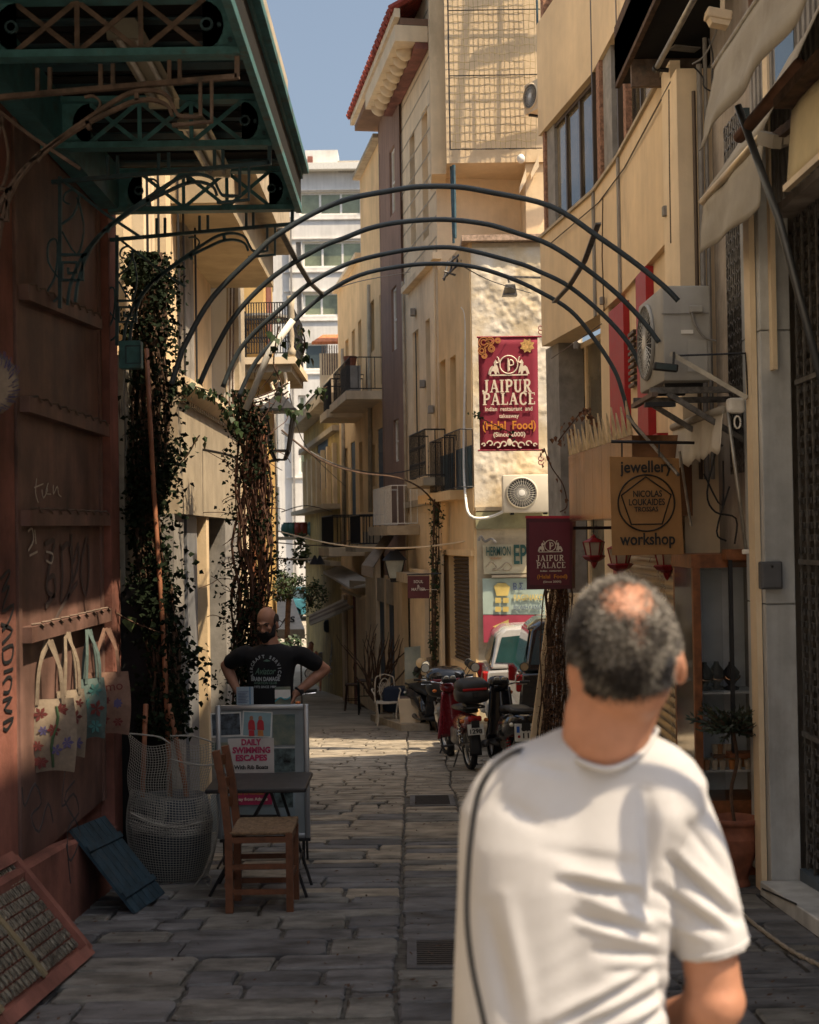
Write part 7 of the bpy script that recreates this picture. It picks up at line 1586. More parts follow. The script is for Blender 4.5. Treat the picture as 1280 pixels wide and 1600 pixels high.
def hand(mb, w, d, n, s=1.0, curl=.5, side=1):
    """palm from wrist w along d, palm normal n"""
    w = Vector(w); d = Vector(d).normalized(); n = Vector(n).normalized(); x = d.cross(n).normalized() * side; R = Matrix((x, d, n)).transposed()
    mb.ell(w + d * .045 * s, (.040 * s, .052 * s, .016 * s), 12, 8, M=R)
    for k, (o, L) in enumerate(((-.030, .062), (-.010, .074), (.011, .070), (.030, .054))):
        b = w + d * .083 * s + x * o * s; m_ = b + (d * math.cos(curl * .5) + n * math.sin(curl * .5)) * L * .5 * s; e = m_ + (d * math.cos(curl * 1.4) + n * math.sin(curl * 1.4)) * L * .5 * s
        cap(mb, b - d * .02 * s, m_, .0095 * s, .0085 * s, 8); cap(mb, m_, e, .0085 * s, .0070 * s, 8)
    b = w + d * .02 * s - x * .03 * s; m_ = b + (d * .6 - x * .6 + n * .2).normalized() * .045 * s; e = m_ + (d * .9 - x * .1 + n * .4).normalized() * .032 * s
    cap(mb, b, m_, .013 * s, .011 * s, 8); cap(mb, m_, e, .011 * s, .009 * s, 8)
def ring_loft(mb, rings, n=28, ex=2.3):
    """rings: (cx,cy,z,a,b) -> closed superelliptic loft"""
    k = len(mb.v)
    for (cx, cy, z, a, b) in rings:
        for j in range(n):
            t = 2 * PI * j / n; ct, st = math.cos(t), math.sin(t)
            mb.v.append(Vector((cx + a * math.copysign(abs(ct) ** (2 / ex), ct), cy + b * math.copysign(abs(st) ** (2 / ex), st), z)))
    for i in range(len(rings) - 1):
        for j in range(n): mb.f.append((k + i * n + j, k + i * n + (j + 1) % n, k + (i + 1) * n + (j + 1) % n, k + (i + 1) * n + j))
    mb.f.append(tuple(k + j for j in range(n))[::-1]); mb.f.append(tuple(k + (len(rings) - 1) * n + j for j in range(n)))
# ---- man in the white t-shirt, seen from behind
DM = 2.25; q = DM / 2150
mn = empty('person', (U(900, 1400, DM).x, DM + .05, gz(DM)), 'man seen from behind in a white t-shirt with thinning hair and a black strap', 'person')
hc = U(975, 1017, DM + .0); Rh = Matrix.Rotation(PI - .10, 3, 'Z') @ Matrix.Rotation(-.10, 3, 'X') @ Matrix.Rotation(.10, 3, 'Y')
body = MB(); head_parts(body, hc, Rh, 1.06); body.ell(hc + Rh @ Vector((0, .026, -.012)), (.078, .088, .104), 18, 12, M=Rh)
cap(body, hc + Vector((-.0, .0, -.05)), U(945, 1150, DM + .01), .070, .071, 20); cap(body, U(948, 1120, DM + .01), U(935, 1220, DM + .05), .070, .066, 20)
cap(body, U(945, 1150, DM + .02), U(1000, 1215, DM + .05), .045, .03, 14); cap(body, U(935, 1150, DM + .02), U(870, 1215, DM + .05), .045, .03, 14)
ring_loft(body, [(U(905, y_, DM).x, DM + .05, U(905, y_, DM).z, a, b) for y_, a, b in ((1700, .14, .09), (1500, .14, .09), (1320, .13, .08), (1250, .10, .06))])
ra = [U(1070, 1290, DM + .05), U(1098, 1420, DM + .045), U(1117, 1548, DM + .04)]
chain(body, ra, [.046, .047, .046], 18); fe = U(1020, 1600, DM + .26); chain(body, [U(1118, 1562, DM + .04), U(1096, 1592, DM + .11), fe], [.050, .047, .032], 18); cap(body, U(1121, 1566, DM + .03), U(1112, 1556, DM + .06), .045, .048)
hand(body, fe, (-.6, .5, .25), (0, .5, 1), 1.0, .5)
la_ = [U(775, 1290, DM + .08), U(770, 1430, DM + .16), U(790, 1560, DM + .22)]; chain(body, la_, [.05, .05, .042], 16); fe = U(900, 1560, DM + .36); chain(body, [la_[-1], fe], [.043, .028], 16); hand(body, fe, (.8, .3, .1), (0, .3, 1), 1.0, .5, -1)
bd = remesh(body, 'body', M_skin, mn, voxel=.006, smooth_it=5)
# trousers and shoes (below the frame)
tr_ = MB(); gz0 = gz(DM)
xh = U(880, 1500, DM).x
ring_loft(tr_, [(xh, DM + .05, 1.0 + gz0, .165, .115), (xh, DM + .05, .86 + gz0, .175, .12)])
for s in (-1, 1): chain(tr_, [Vector((xh + s * .085, DM + .05, .86 + gz0)), Vector((xh + s * .10, DM + .06, .48 + gz0)), Vector((xh + s * .11, DM + .05, .08 + gz0))], [.092, .068, .055], 16)
remesh(tr_, 'trousers', plain('dark_denim', (.03, .035, .05), .9), mn, voxel=.012, smooth_it=4)
for s in (-1, 1): MB().rbox((xh + s * .11, DM + .10, gz0 + .045), (.09, .27, .09), .035).build('shoe', M_black, mn, smooth='auto')
sh_ = MB(); R_ = []
for py, cx, hw, b in ((1148, 948, 72, .070), (1160, 944, 92, .080), (1176, 936, 132, .090), (1198, 930, 164, .098), (1230, 928, 186, .105), (1270, 918, 196, .115), (1320, 897, 178, .125), (1380, 888, 170, .128), (1450, 884, 169, .125), (1530, 882, 170, .122), (1620, 882, 172, .12), (1720, 882, 180, .125), (1800, 882, 184, .128)):
    p = U(cx, py, DM); R_.append((p.x, DM + .05 - (.0 if py > 1300 else -.004), p.z, hw * q, b))
ring_loft(sh_, R_, 40, 2.35)
chain(sh_, [U(1062, 1268, DM + .05), U(1078, 1330, DM + .05), U(1094, 1400, DM + .045), U(1107, 1452, DM + .045)], [.054, .062, .064, .058], 24)
sl_ = [U(1092, 1392, DM + .045), U(1114, 1484, DM + .045)]; sh_.tube([sl_[0], sl_[0].lerp(sl_[1], .5), sl_[1]], [.060, .062, .0635], 28)
chain(sh_, [U(782, 1275, DM + .07), U(778, 1340, DM + .12), U(775, 1420, DM + .16)], [.056, .062, .060], 20)
folds = [  # (x0,y0,x1,y1,width,amp) ridges positive, valleys negative
    (872, 1378, 1000, 1398, 9, -.006), (1000, 1398, 1018, 1432, 9, -.006), (880, 1362, 1000, 1384, 8, .005), (900, 1432, 1022, 1462, 8, -.006), (905, 1446, 1022, 1474, 7, .004), (930, 1486, 1036, 1494, 8, -.005), (915, 1404, 1014, 1440, 7, .004),
    (1045, 1342, 1150, 1438, 8, -.006), (1052, 1326, 1152, 1420, 9, .005), (1032, 1392, 1130, 1458, 8, -.007), (1038, 1376, 1140, 1448, 8, .004), (1075, 1290, 1140, 1372, 8, -.004), (1024, 1432, 1110, 1470, 8, .004),
    (850, 1610, 1020, 1524, 9, -.007), (860, 1594, 1010, 1512, 8, .005), (905, 1612, 1042, 1548, 9, -.007), (900, 1600, 1030, 1534, 7, .004), (985, 1612, 1052, 1572, 8, -.006), (975, 1600, 1040, 1562, 6, .004), (950, 1520, 1040, 1516, 7, -.004),
    (822, 1192, 888, 1208, 8, -.003), (1010, 1240, 1024, 1420, 12, -.009), (1048, 1255, 1060, 1330, 16, .004), (905, 1215, 900, 1600, 30, -.004), (760, 1420, 800, 1600, 14, -.005), (790, 1400, 830, 1590, 14, .004), (850, 1330, 1000, 1352, 12, -.003), (1030, 1500, 1050, 1600, 8, -.006), (780, 1250, 850, 1290, 14, -.003)]
def wrinkle(co, me):
    n = len(me.vertices); no = np.empty(n * 3); me.vertices.foreach_get('normal', no); no = no.reshape(-1, 3)
    C0 = np.array([0, 0, CAMZ]); d = co - C0; f = np.array(cf); r = np.array(cr); u = np.array(cu)
    w = d @ f; px = 640 + 2150 * (d @ r) / w; py = 800 - 2150 * (d @ u) / w
    disp = np.zeros(n)
    for x0, y0, x1, y1, wd, am in folds:
        ax_, ay = x1 - x0, y1 - y0; L2 = ax_ * ax_ + ay * ay; t = np.clip(((px - x0) * ax_ + (py - y0) * ay) / L2, 0, 1)
        dist = np.hypot(px - x0 - t * ax_, py - y0 - t * ay); disp += am * np.exp(-(dist / wd) ** 2) * (.35 + .65 * np.sin(np.clip(t, .02, .98) * PI))
    disp += .0006 * np.sin(px * .03 + py * .13 + 3 * np.sin(px * .021 + py * .013)) * np.clip((py - 1350) / 200, 0, 1) * np.clip((px - 800) / 150, 0, 1)
    front = np.clip((-no[:, 1] + .25) * 2, 0, 1)
    return co + no * (1.7 * disp * front)[:, None]
M_tee = mat('white_cotton', (.43, .43, .445), .88, var=.04, scale=6, bump=.25, bscale=420)
remesh(sh_, 't_shirt', M_tee, mn, voxel=.0055, smooth_it=7, fn=wrinkle)
hd_ = (sl_[1] - sl_[0]).normalized(); hx_ = hd_.orthogonal().normalized(); hy_ = hd_.cross(hx_); hem = [sl_[1] - hd_ * .012 + (hx_ * math.cos(t) + hy_ * math.sin(t)) * .0605 for t in np.linspace(0, 2 * PI, 33)[:-1]]
MB().tube(hem, .0035, 6, closed=True).build('sleeve_hem', M_tee, mn, smooth=True)
MB().tube(smooth_path([U(a, b_, DM + d_) for a, b_, d_ in ((878, 1150, .03), (887, 1175, -.01), (915, 1194, -.045), (953, 1202, -.058), (990, 1187, -.045), (1012, 1165, -.015), (1026, 1140, .03))]), .0055, 8).build('collar', M_tee, mn, smooth=True)
st_pts = [U(818, 1172, DM + .03), U(800, 1177, DM - .02), U(770, 1200, DM - .055), U(748, 1240, DM - .062), U(737, 1300, DM - .068), U(731, 1370, DM - .072), U(730, 1440, DM - .075), U(738, 1510, DM - .078), U(755, 1590, DM - .085), U(775, 1680, DM - .09), U(800, 1760, DM - .09)]
MB().strip(smooth_path(st_pts), .010, .003, up=(0, 1, 0)).build('strap', M_black, mn)
p_ = U(1002, 1330, DM - .06) + to_sun * .8
sp_ = empty('shadow_post', (p_.x + .35, p_.y, 0), 'thin unseen post and tag added to cast a shadow on the near shoulder', 'post')
MB().tube([(p_.x + .35, p_.y, 0), (p_.x + .35, p_.y, p_.z + .3), (p_.x - .03, p_.y, p_.z + .16)], .012, 6).build('post', M_galv, sp_)
MB().ell(p_, (.028, .028, .12), 12, 10).build('tag', M_wood, sp_)  # post and tag added out of view to shade the shoulder
# hair
rh = random.Random(77); scalp = MB(); strand = {0: MB(), 1: MB(), 2: MB()}
A_ = (.0835, .1065, .1115); hcc = hc + Rh @ Vector((0, .016, .010)); Rt = Rh.transposed()
def bald(p):
    pl = p - Vector((0, 0, 0)); sx, sy = None, None
    d = p - Vector((0, 0, CAMZ)); w = d.dot(cf); px = 640 + 2150 * d.dot(cr) / w; py = 800 - 2150 * d.dot(cu) / w
    return px, py
n_s = 0
for k in range(34000):
    z = rh.uniform(-.98, 1); t = rh.uniform(0, 2 * PI); r_ = math.sqrt(1 - z * z); nl = Vector((r_ * math.cos(t), r_ * math.sin(t), z)); pl = Vector((nl.x * A_[0], nl.y * A_[1], nl.z * A_[2]))
    yb_ = nl.y; zz_ = nl.z
    if yb_ < -.25 and zz_ < .55: continue            # face side bare
    if yb_ < -.05 and zz_ < .05 : continue
    lim = -.98 if yb_ > .35 else -.35
    if zz_ < lim: continue
    if abs(nl.x) > .80 and zz_ < -.12 and yb_ < .5: continue
    P_ = hcc + Rh @ pl; px, py = bald(P_); nn_ = (Rh @ Vector((nl.x / A_[0], nl.y / A_[1], nl.z / A_[2])).normalized()).normalized()
    e = math.hypot((px - 985) / 50, (py - 938) / 30); e2 = math.hypot((px - 1000) / 14, (py - 985) / 26)
    if nn_.y < 0.3 or nn_.z > .5:
        if e < 1 and rh.random() > .05 + .5 * e ** 3: continue
        if e2 < 1 and rh.random() > .4: continue
        if nn_.z > .75 and rh.random() > .55: continue
    if zz_ < -.72 and rh.random() < (-.72 - zz_) * 5: continue
    L = rh.uniform(.008, .015) * (1 if zz_ > -.5 else .55); tg = (nn_ * .75 + Vector((rh.gauss(0, .55), rh.gauss(0, .55), -.35 + rh.gauss(0, .5)))).normalized(); t2_ = (tg + Vector((rh.gauss(0, .8), rh.gauss(0, .8), rh.gauss(-.2, .8)))).normalized()
    key = noise.noise(P_ * 28) + rh.gauss(0, .28) + (.25 if e < 1.5 else 0)
    kk = 2 if key > .32 else (1 if key > .02 else 0)
    a0_ = P_ + nn_ * .001; a1_ = a0_ + tg * L * .5; a2_ = a1_ + t2_ * L * .5; sd_ = tg.orthogonal().normalized() * .0011
    strand[kk].add([a0_ - sd_, a0_ + sd_, a1_ + sd_, a1_ - sd_, a2_], [(0, 1, 2, 3), (3, 2, 4)]); n_s += 1
for kk, (nm, cc_) in enumerate((('dark_hair', (.028, .024, .022)), ('brown_grey_hair', (.075, .066, .057)), ('grey_hair', (.19, .175, .155)))): strand[kk].build(nm, plain(nm, cc_, .6), mn, kind='stuff')
capm = MB(); 
def capfn(u, v):
    th = .02 + u * PI * .86; t = v * 2 * PI; nl = Vector((math.sin(th) * math.cos(t), math.sin(th) * math.sin(t), math.cos(th))); return nl
nu, nv = 60, 90; grid_ = [[None] * (nv + 1) for _ in range(nu + 1)]; vs, fs, keep = [], [], {}
for i in range(nu + 1):
    for j in range(nv + 1):
        nl = capfn(i / nu, j / nv); P_ = hcc + Rh @ Vector((nl.x * A_[0], nl.y * A_[1], nl.z * A_[2])) * 1.012; px, py = bald(P_)
        ok = not (nl.y < -.25 and nl.z < .55) and not (nl.y < -.05 and nl.z < .05) and nl.z > (-.80 if nl.y > .35 else -.3) and not (abs(nl.x) > .80 and nl.z < -.12 and nl.y < .5)
        if math.hypot((px - 985) / 54, (py - 938) / 33) < 1 + .2 * noise.noise(P_ * 60) and (Rh @ nl).y < .5: ok = False
        if math.hypot((px - 1000) / 15, (py - 985) / 28) < 1: ok = False
        keep[(i, j)] = ok; vs.append(P_)
for i in range(nu):
    for j in range(nv):
        if all(keep[k] for k in ((i, j), (i + 1, j), (i + 1, j + 1), (i, j + 1))): a = i * (nv + 1) + j; fs.append((a, a + nv + 1, a + nv + 2, a + 1))
capm.add(vs, fs).build('hair', plain('scalp_shade', (.05, .04, .035), .8), mn, smooth=True)
# ---- bearded man in black
DK = 11.3; q = DK / 2150; K_ = lambda px, py, dd=0: U(px, py, DK + dd)
mk = empty('person', gpt(K_(420, 0).x, DK), 'balding bearded man in a black printed t-shirt, hands on hips, behind the poster board', 'person')
hc = K_(417, 972); Rk = Matrix.Rotation(-.30, 3, 'Z') @ Matrix.Rotation(.34, 3, 'X')
b = MB(); head_parts(b, hc, Rk, 1.06); cap(b, hc + Vector((.01, .02, -.06)), K_(424, 1012, .02), .062, .07, 16)
cap(b, K_(424, 1010, .03), K_(440, 1016, .03), .05, .05); ring_loft(b, [(K_(423, 1010).x, DK + .02, K_(423, y_).z, a, bb) for y_, a, bb in ((1110, .14, .09), (1050, .15, .09), (1018, .12, .07))])
aL = [K_(378, 1024, .02), K_(353, 1040, .08), K_(371, 1080, -.02)]; aR = [K_(472, 1024, .02), K_(508, 1046, .10), K_(462, 1084, -.02)]
for a in (aL, aR): chain(b, [a[0], a[0].lerp(a[1], .6), a[1]], [.058, .056, .045], 16); chain(b, [a[1], a[1].lerp(a[2], .35), a[2]], [.046, .048, .031], 16)
hand(b, aL[2], (.35, -.2, -.9), (.9, 0, .3), 1.0, .6, 1); hand(b, aR[2], (-.35, -.2, -.9), (-.9, 0, .3), 1.0, .6, -1)
remesh(b, 'body', M_skin2, mk, voxel=.008, smooth_it=4)
M_bl = mat('black_tshirt_cotton', (.008, .008, .010), .9, var=.1, scale=8)
s_ = MB(); R_ = [(K_(cx, y_).x, DK + .02, K_(cx, y_).z, hw * q, bb) for y_, cx, hw, bb in ((1006, 424, 15, .07), (1010, 424, 26, .09), (1016, 424, 40, .11), (1026, 424, 44, .125), (1040, 424, 38, .135), (1060, 423, 35.5, .135), (1085, 423, 35, .14), (1110, 423, 37, .14), (1125, 423, 38, .135))]
ring_loft(s_, R_, 32, 2.4)
for a, g in ((aL, .62), (aR, .55)): chain(s_, [a[0] + Vector((0, 0, .0)), a[0].lerp(a[1], g)], [.075, .070], 18)
cap(s_, K_(384, 1021, .02), K_(372, 1030, .03), .07, .07); cap(s_, K_(462, 1021, .02), K_(480, 1030, .03), .07, .068)
remesh(s_, 't_shirt', M_bl, mk, voxel=.011, smooth_it=4)
t_ = MB(); gk = gz(DK); xk = K_(423, 1100).x
ring_loft(t_, [(xk, DK + .02, K_(0, 1112).z, .185, .13), (xk, DK + .02, K_(0, 1150).z, .18, .13)])
for s in (-1, 1): chain(t_, [Vector((xk + s * .09, DK + .02, K_(0, 1150).z)), Vector((xk + s * .12, DK, gk + .48)), Vector((xk + s * .14, DK + .02, gk + .08))], [.095, .068, .055], 14)
remesh(t_, 'shorts_and_trousers', plain('dark_trousers', (.02, .02, .025), .9), mk, voxel=.016)
for s in (-1, 1): MB().rbox((xk + s * .14, DK - .05, gk + .045), (.10, .28, .09), .03).build('shoe', M_black, mk, smooth='auto')
# beard, hair, eyes, watch, print
rb = random.Random(5); M_beard = plain('black_beard', (.012, .010, .010), .8)
T = lambda x, y, z, s=1.06: hc + Rk @ (Vector((x, y, z)) * s)
bb_ = MB(); bb_.ell(T(0, -.052, -.095), (.056, .05, .050), 16, 10, M=Rk); bb_.ell(T(0, -.055, -.118), (.045, .042, .045), 14, 8, M=Rk)
for g in (-1, 1): cap(bb_, T(g * .066, -.01, -.02), T(g * .052, -.045, -.085), .014, .026)
cap(bb_, T(-.032, -.088, -.056), T(.032, -.088, -.056), .016, .016); cap(bb_, T(-.03, -.085, -.078), T(.03, -.085, -.078), .018, .018)
remesh(bb_, 'beard', M_beard, mk, voxel=.006, smooth_it=3)
hr = MB()
for g in (-1, 1): hr.ell(T(g * .066, .03, .01), (.016, .06, .05), 12, 8, M=Rk)
hr.ell(T(0, .09, .0), (.06, .025, .055), 12, 8, M=Rk); remesh(hr, 'hair', plain('dark_cropped_hair', (.035, .028, .026), .8), mk, voxel=.007)
for g in (-1, 1):
    MB().ell(T(g * .032, -.078, .003), (.012, .006, .006), 10, 6, M=Rk).build('eye', M_black, mk); MB().tube([T(g * .016, -.090, .020), T(g * .034, -.088, .026), T(g * .052, -.076, .018)], .005, 5).build('eyebrow', M_beard, mk)
w_ = aR[2].lerp(aR[1], .10); dw = (aR[1] - aR[2]).normalized(); ow = dw.orthogonal().normalized(); ow2 = dw.cross(ow)
MB().tube([w_ + (ow * math.cos(t) + ow2 * math.sin(t)) * .036 for t in np.linspace(0, 2 * PI, 17)[:-1]], .009, 6, closed=True).build('watch_strap', M_black, mk); MB().rbox(w_ + Vector((.03, -.03, .0)), (.03, .03, .035), .005).build('watch', M_black, mk)
def on_chest(ob, a=.19, yc=DK + .02, bdep=.137):
    W_ = WM[mk.name]; cx = K_(423, 1060).x
    for v in ob.data.vertices:
        p = W_ @ v.co; x = min(.98, abs(p.x - cx) / a); yy = yc - bdep * (1 - x ** 2.4) ** (1 / 2.4) - .006; p.y = yy + (v.co.z % .0001); v.co = W_.inverted() @ p
M_pw = plain('worn_white_print', (.33, .35, .36), .8); M_pg = plain('worn_green_print', (.10, .17, .13), .8)
word = 'AIRCRAFT SERVICE'
for i, chx in enumerate(word):
    if chx == ' ': continue
    an = math.radians(200 - 220 * i / (len(word) - 1)); r_ = 22 * q; o_ = K_(417, 1046) + Vector((r_ * math.cos(an), -.14, r_ * math.sin(an))); xd_ = Vector((math.sin(an), 0, -math.cos(an))); on_chest(text(chx, .036, o_, xd_, Vector((math.cos(an), 0, math.sin(an))), M_pw, mk, .0, 'shirt_print', None, .0012))
on_chest(text('Aviator', .075, K_(417, 1047), xd, zu, M_pg, mk, 0, 'shirt_print', 33 * q, .0008, shear=.4)); on_chest(text('BRAIN DAMAGE', .046, K_(417, 1059), xd, zu, M_pw, mk, 0, 'shirt_print', 45 * q, .002)); on_chest(text('AVIATION CLUB', .026, K_(417, 1065), xd, zu, M_pg, mk, 0, 'shirt_print', 36 * q, .001)); on_chest(text('1972 SINCE 1984', .026, K_(417, 1071), xd, zu, M_pw, mk, 0, 'shirt_print', 34 * q, .001))
o_ = MB().prism([K_(411, 1033, -.13), K_(417, 1030, -.13), K_(423, 1033, -.13), K_(417, 1034, -.13)], (0, .001, 0)).build('shirt_print', M_pg, mk); on_chest(o_)
# ---- walking woman far down the street
DW = 45; q = DW / 2150; K_ = lambda px, py, dd=0: U(px, py, DW + dd)
mw = empty('person', gpt(K_(489, 0).x, DW), 'small woman walking in the far street in a grey dress with a pink strap', 'person')
b = MB(); hc = K_(486, 1009); Rw = Matrix.Rotation(-.2, 3, 'Z'); head_parts(b, hc, Rw, 1.05); cap(b, hc, K_(488, 1017), .05, .05)
g0 = gz(DW); top = K_(489, 1018).z
chain(b, [K_(494, 1019), K_(501, 1031), K_(511, 1045)], [.045, .04, .03]); hand(b, K_(511, 1045), (.4, -.1, -.9), (1, 0, .3)); chain(b, [K_(482, 1020), K_(478, 1030, -.1), K_(482, 1017, -.2)], [.042, .037, .028]); hand(b, K_(482, 1017, -.2), (0, .2, 1), (0, 1, 0))
chain(b, [Vector((K_(487, 0).x, DW, g0 + .85)), Vector((K_(487, 0).x - .02, DW - .12, g0 + .48)), Vector((K_(486, 0).x, DW - .18, g0 + .07))], [.085, .055, .038]); chain(b, [Vector((K_(491, 0).x, DW, g0 + .85)), Vector((K_(491, 0).x, DW + .05, g0 + .46)), Vector((K_(492, 0).x, DW + .25, g0 + .12))], [.085, .055, .038])
for x, y in ((486, -.22), (492, .22)): b.ell(Vector((K_(x, 0).x, DW + y, g0 + .04)), (.045, .12, .04))
remesh(b, 'body', mat('sunburnt_skin', (.50, .22, .13), .6), mw, voxel=.014, smooth_it=3)
s_ = MB(); ring_loft(s_, [(K_(489, 0).x, DW, z, a, c_) for z, a, c_ in ((top - .02, .10, .08), (top - .12, .16, .11), (top - .42, .13, .10), (top - .62, .18, .14), (g0 + .5, .24, .20))]); remesh(s_, 'dress', mat('khaki_dress', (.20, .17, .15), .9, var=.2, scale=10), mw, voxel=.02)
h_ = MB(); h_.ell(hc + Vector((0, .03, .04)), (.09, .10, .10)); h_.ell(hc + Vector((.0, .09, -.03)), (.05, .06, .10)); h_.build('hair', plain('auburn_hair', (.13, .04, .02), .7), mw, smooth=True)
MB().tube([K_(483, 1021, -.1), K_(488, 1030, -.15), K_(493, 1020, -.1)], .025, 5).build('pink_strap', plain('pink_strap', (.45, .10, .28), .7), mw); MB().rbox(K_(481, 1017, -.3), (.12, .05, .08), .01).build('camera', M_black, mw)
# ================================================================ motorbikes
def loft(mb, secs, n=14, ex=2.6):
    k = len(mb.v)
    for (y, z, a, b_) in secs:
        for j in range(n):
            t = 2 * PI * j / n; ct, st_ = math.cos(t), math.sin(t); mb.v.append(Vector((a * math.copysign(abs(ct) ** (2 / ex), ct), y, z + b_ * math.copysign(abs(st_) ** (2 / ex), st_))))
    for i in range(len(secs) - 1):
        for j in range(n): mb.f.append((k + i * n + j, k + i * n + (j + 1) % n, k + (i + 1) * n + (j + 1) % n, k + (i + 1) * n + j))
    mb.f.append(tuple(k + j for j in range(n))[::-1]); mb.f.append(tuple(k + (len(secs) - 1) * n + j for j in range(n))); return mb
M_tyre = plain('tyre_rubber', (.02, .02, .02), .85); M_chrome = plain('chrome', (.55, .53, .5), .15, 1.0); M_alloy = plain('alloy', (.40, .38, .34), .35, .8); M_seat = plain('black_vinyl', (.02, .02, .02), .45); M_blkp = plain('black_paint', (.014, .014, .016), .18, coat=.6); M_redpaint = plain('dark_red_paint', (.17, .015, .02), .25, coat=.6); M_tail = plain('red_lens', (.35, .02, .02), .15); M_amber = plain('amber_lens', (.6, .16, .03), .2); M_clear = plain('clear_lens', (.6, .58, .5), .08); M_plate = plain('plate_white', (.62, .60, .52), .5); M_bplast = plain('black_plastic', (.028, .027, .026), .5); M_silverp = plain('silver_grey_paint', (.25, .24, .22), .3, coat=.4)
def bike(label, loc, rz, paint, r=.29, tw=.05, case=None, plate=('', ''), scooter=True, screen=False, euro=False, wires=True, lean=0.10, caselid=None):
    ro = empty('motorbike', loc, label, 'motorbike', 'motorbikes parked by the bright wall', rz=rz, ry=lean); B = lambda mb, n_, m_, par=ro, **k_: mb.build(n_, m_, par, local=True, **k_)
    yr, yf_ = 0.0, 1.24
    for i, y in enumerate((yr, yf_)):
        t = MB(); pr = [(r - .055, -tw), (r - .02, -tw * 1.05), (r - .005, -tw * .6), (r, 0), (r - .005, tw * .6), (r - .02, tw * 1.05), (r - .055, tw)]
        w_ = B(MB().lathe(pr, (0, y, r), 30, axis='x', caps=False), 'wheel', M_tyre, smooth=True)
        B(MB().lathe([(r - .055, -tw * .6), (r - .065, 0), (r - .055, tw * .6), (r - .07, tw * .6), (r - .085, 0), (r - .07, -tw * .6), (r - .055, -tw * .6)], (0, y, r), 26, axis='x', caps=False), 'rim', M_alloy, w_, smooth=True)
        B(MB().lathe([(.001, -.06), (.035, -.06), (.035, .06), (.001, .06)], (0, y, r), 12, axis='x', caps=False), 'hub', M_alloy, w_)
        for k in range(14 if wires else 5):
            a = 2 * PI * k / (14 if wires else 5); sp = MB().tube([(0.02 * (1 if k % 2 else -1), y + .03 * math.cos(a), r + .03 * math.sin(a)), (0, y + (r - .07) * math.cos(a + .2), r + (r - .07) * math.sin(a + .2))], .0025 if wires else .014, 4); B(sp, 'spoke', M_alloy, w_)
        B(MB().lathe([(.05, .065), (.10, .067), (.10, .071), (.05, .071)], (0, y, r), 18, axis='x', caps=False), 'brake_disc', M_chrome, w_)
    # frame, engine, exhaust
    B(MB().rbox((0, .42, .36), (.20, .40, .22), .04), 'engine', M_gri, smooth='auto'); B(MB().tube(smooth_path([(.09, .55, .26), (.13, .35, .22), (.15, .1, .28), (.155, -.2, .34)]), [.018] * 5 + [.02, .03, .042, .046] + [.048] * 4, 10), 'exhaust', M_gri, smooth=True)
    B(MB().tube([(-.05, .42, .3), (-.06, .0, r)], .022, 6), 'swing_arm', M_bplast)
    for s in (-1, 1): B(MB().tube([(s * .075, yf_, r), (s * .075, yf_ - .14, .62)], .017, 8), 'fork', M_alloy, smooth=True); 
    for s in ((-1, 1) if not scooter else (-1,)):
        B(MB().tube([(s * .10, .04, r + .02), (s * .10, .10, .62)], .014, 6), 'shock', M_chrome); sp = [(s * .10 + .03 * math.cos(t), .04 + .06 * (t / 44), r + .06 + .28 * t / 44 + .0 * math.sin(t)) for t in np.linspace(0, 44, 90)]; B(MB().tube([(s * .10 + .028 * math.cos(t), .04 + .06 * (t / 44) + .028 * math.sin(t), r + .05 + .26 * t / 44) for t in np.linspace(0, 44, 100)], .006, 4), 'spring', M_tail if scooter else M_chrome)
    if scooter:
        B(loft(MB(), [(-.38, .70, .05, .03), (-.33, .67, .14, .08), (-.1, .62, .19, .15), (.15, .56, .20, .18), (.42, .50, .17, .17), (.60, .36, .14, .07)]), 'body', paint, smooth=True); B(loft(MB(), [(-.24, .77, .08, .02), (-.18, .78, .13, .035), (.1, .78, .15, .045), (.25, .74, .14, .045), (.55, .72, .11, .045), (.64, .68, .08, .03)]), 'seat', M_seat, smooth=True)
        B(loft(MB(), [(.5, .30, .16, .04), (.8, .28, .17, .035), (1.0, .30, .15, .05)]), 'footboard', M_bplast, smooth=True); B(MB().grid(lambda u, v: ((u - .5) * (.36 - .12 * v), .92 + .12 * v + .25 * (abs(u - .5) * 1.2) ** 2 * -1, .32 + v * .62), 10, 10), 'leg_shield', paint, smooth=True, solid=.03)
        B(loft(MB(), [(.98, .93, .10, .05), (1.04, .98, .14, .09), (1.14, .96, .12, .09), (1.22, .90, .06, .05)]), 'front_cowl', paint, smooth=True)
    else:
        B(loft(MB(), [(-.36, .66, .02, .02), (-.30, .65, .07, .05), (-.05, .60, .085, .10), (.2, .55, .09, .14), (.45, .50, .085, .13), (.7, .46, .07, .08)]), 'body', paint, smooth=True); B(loft(MB(), [(-.22, .74, .08, .02), (0, .76, .12, .04), (.3, .74, .12, .045), (.52, .72, .09, .03)]), 'seat', M_seat, smooth=True)
        B(MB().grid(lambda u, v: ((u - .5) * (.44 - .2 * v), .95 + .10 * v - .30 * (abs(u - .5) * 1.5) ** 2, .28 + v * .58), 12, 10), 'leg_shield', paint, smooth=True, solid=.02); B(loft(MB(), [(1.0, .88, .07, .04), (1.06, .92, .11, .08), (1.16, .90, .08, .07)]), 'front_cowl', paint, smooth=True)
        for s in (-1, 1): B(MB().tube([(s * .10, .45, .24), (s * .26, .45, .24)], .016, 6), 'foot_peg', M_bplast)
    B(MB().grid(lambda u, v: ((u - .5) * .13, yf_ + (r + .02) * math.cos(.35 + v * 2.0), r + (r + .025) * math.sin(.35 + v * 2.0) - .04 * (u - .5) ** 2 * 10), 4, 12), 'front_mudguard', paint, smooth=True, solid=.006)
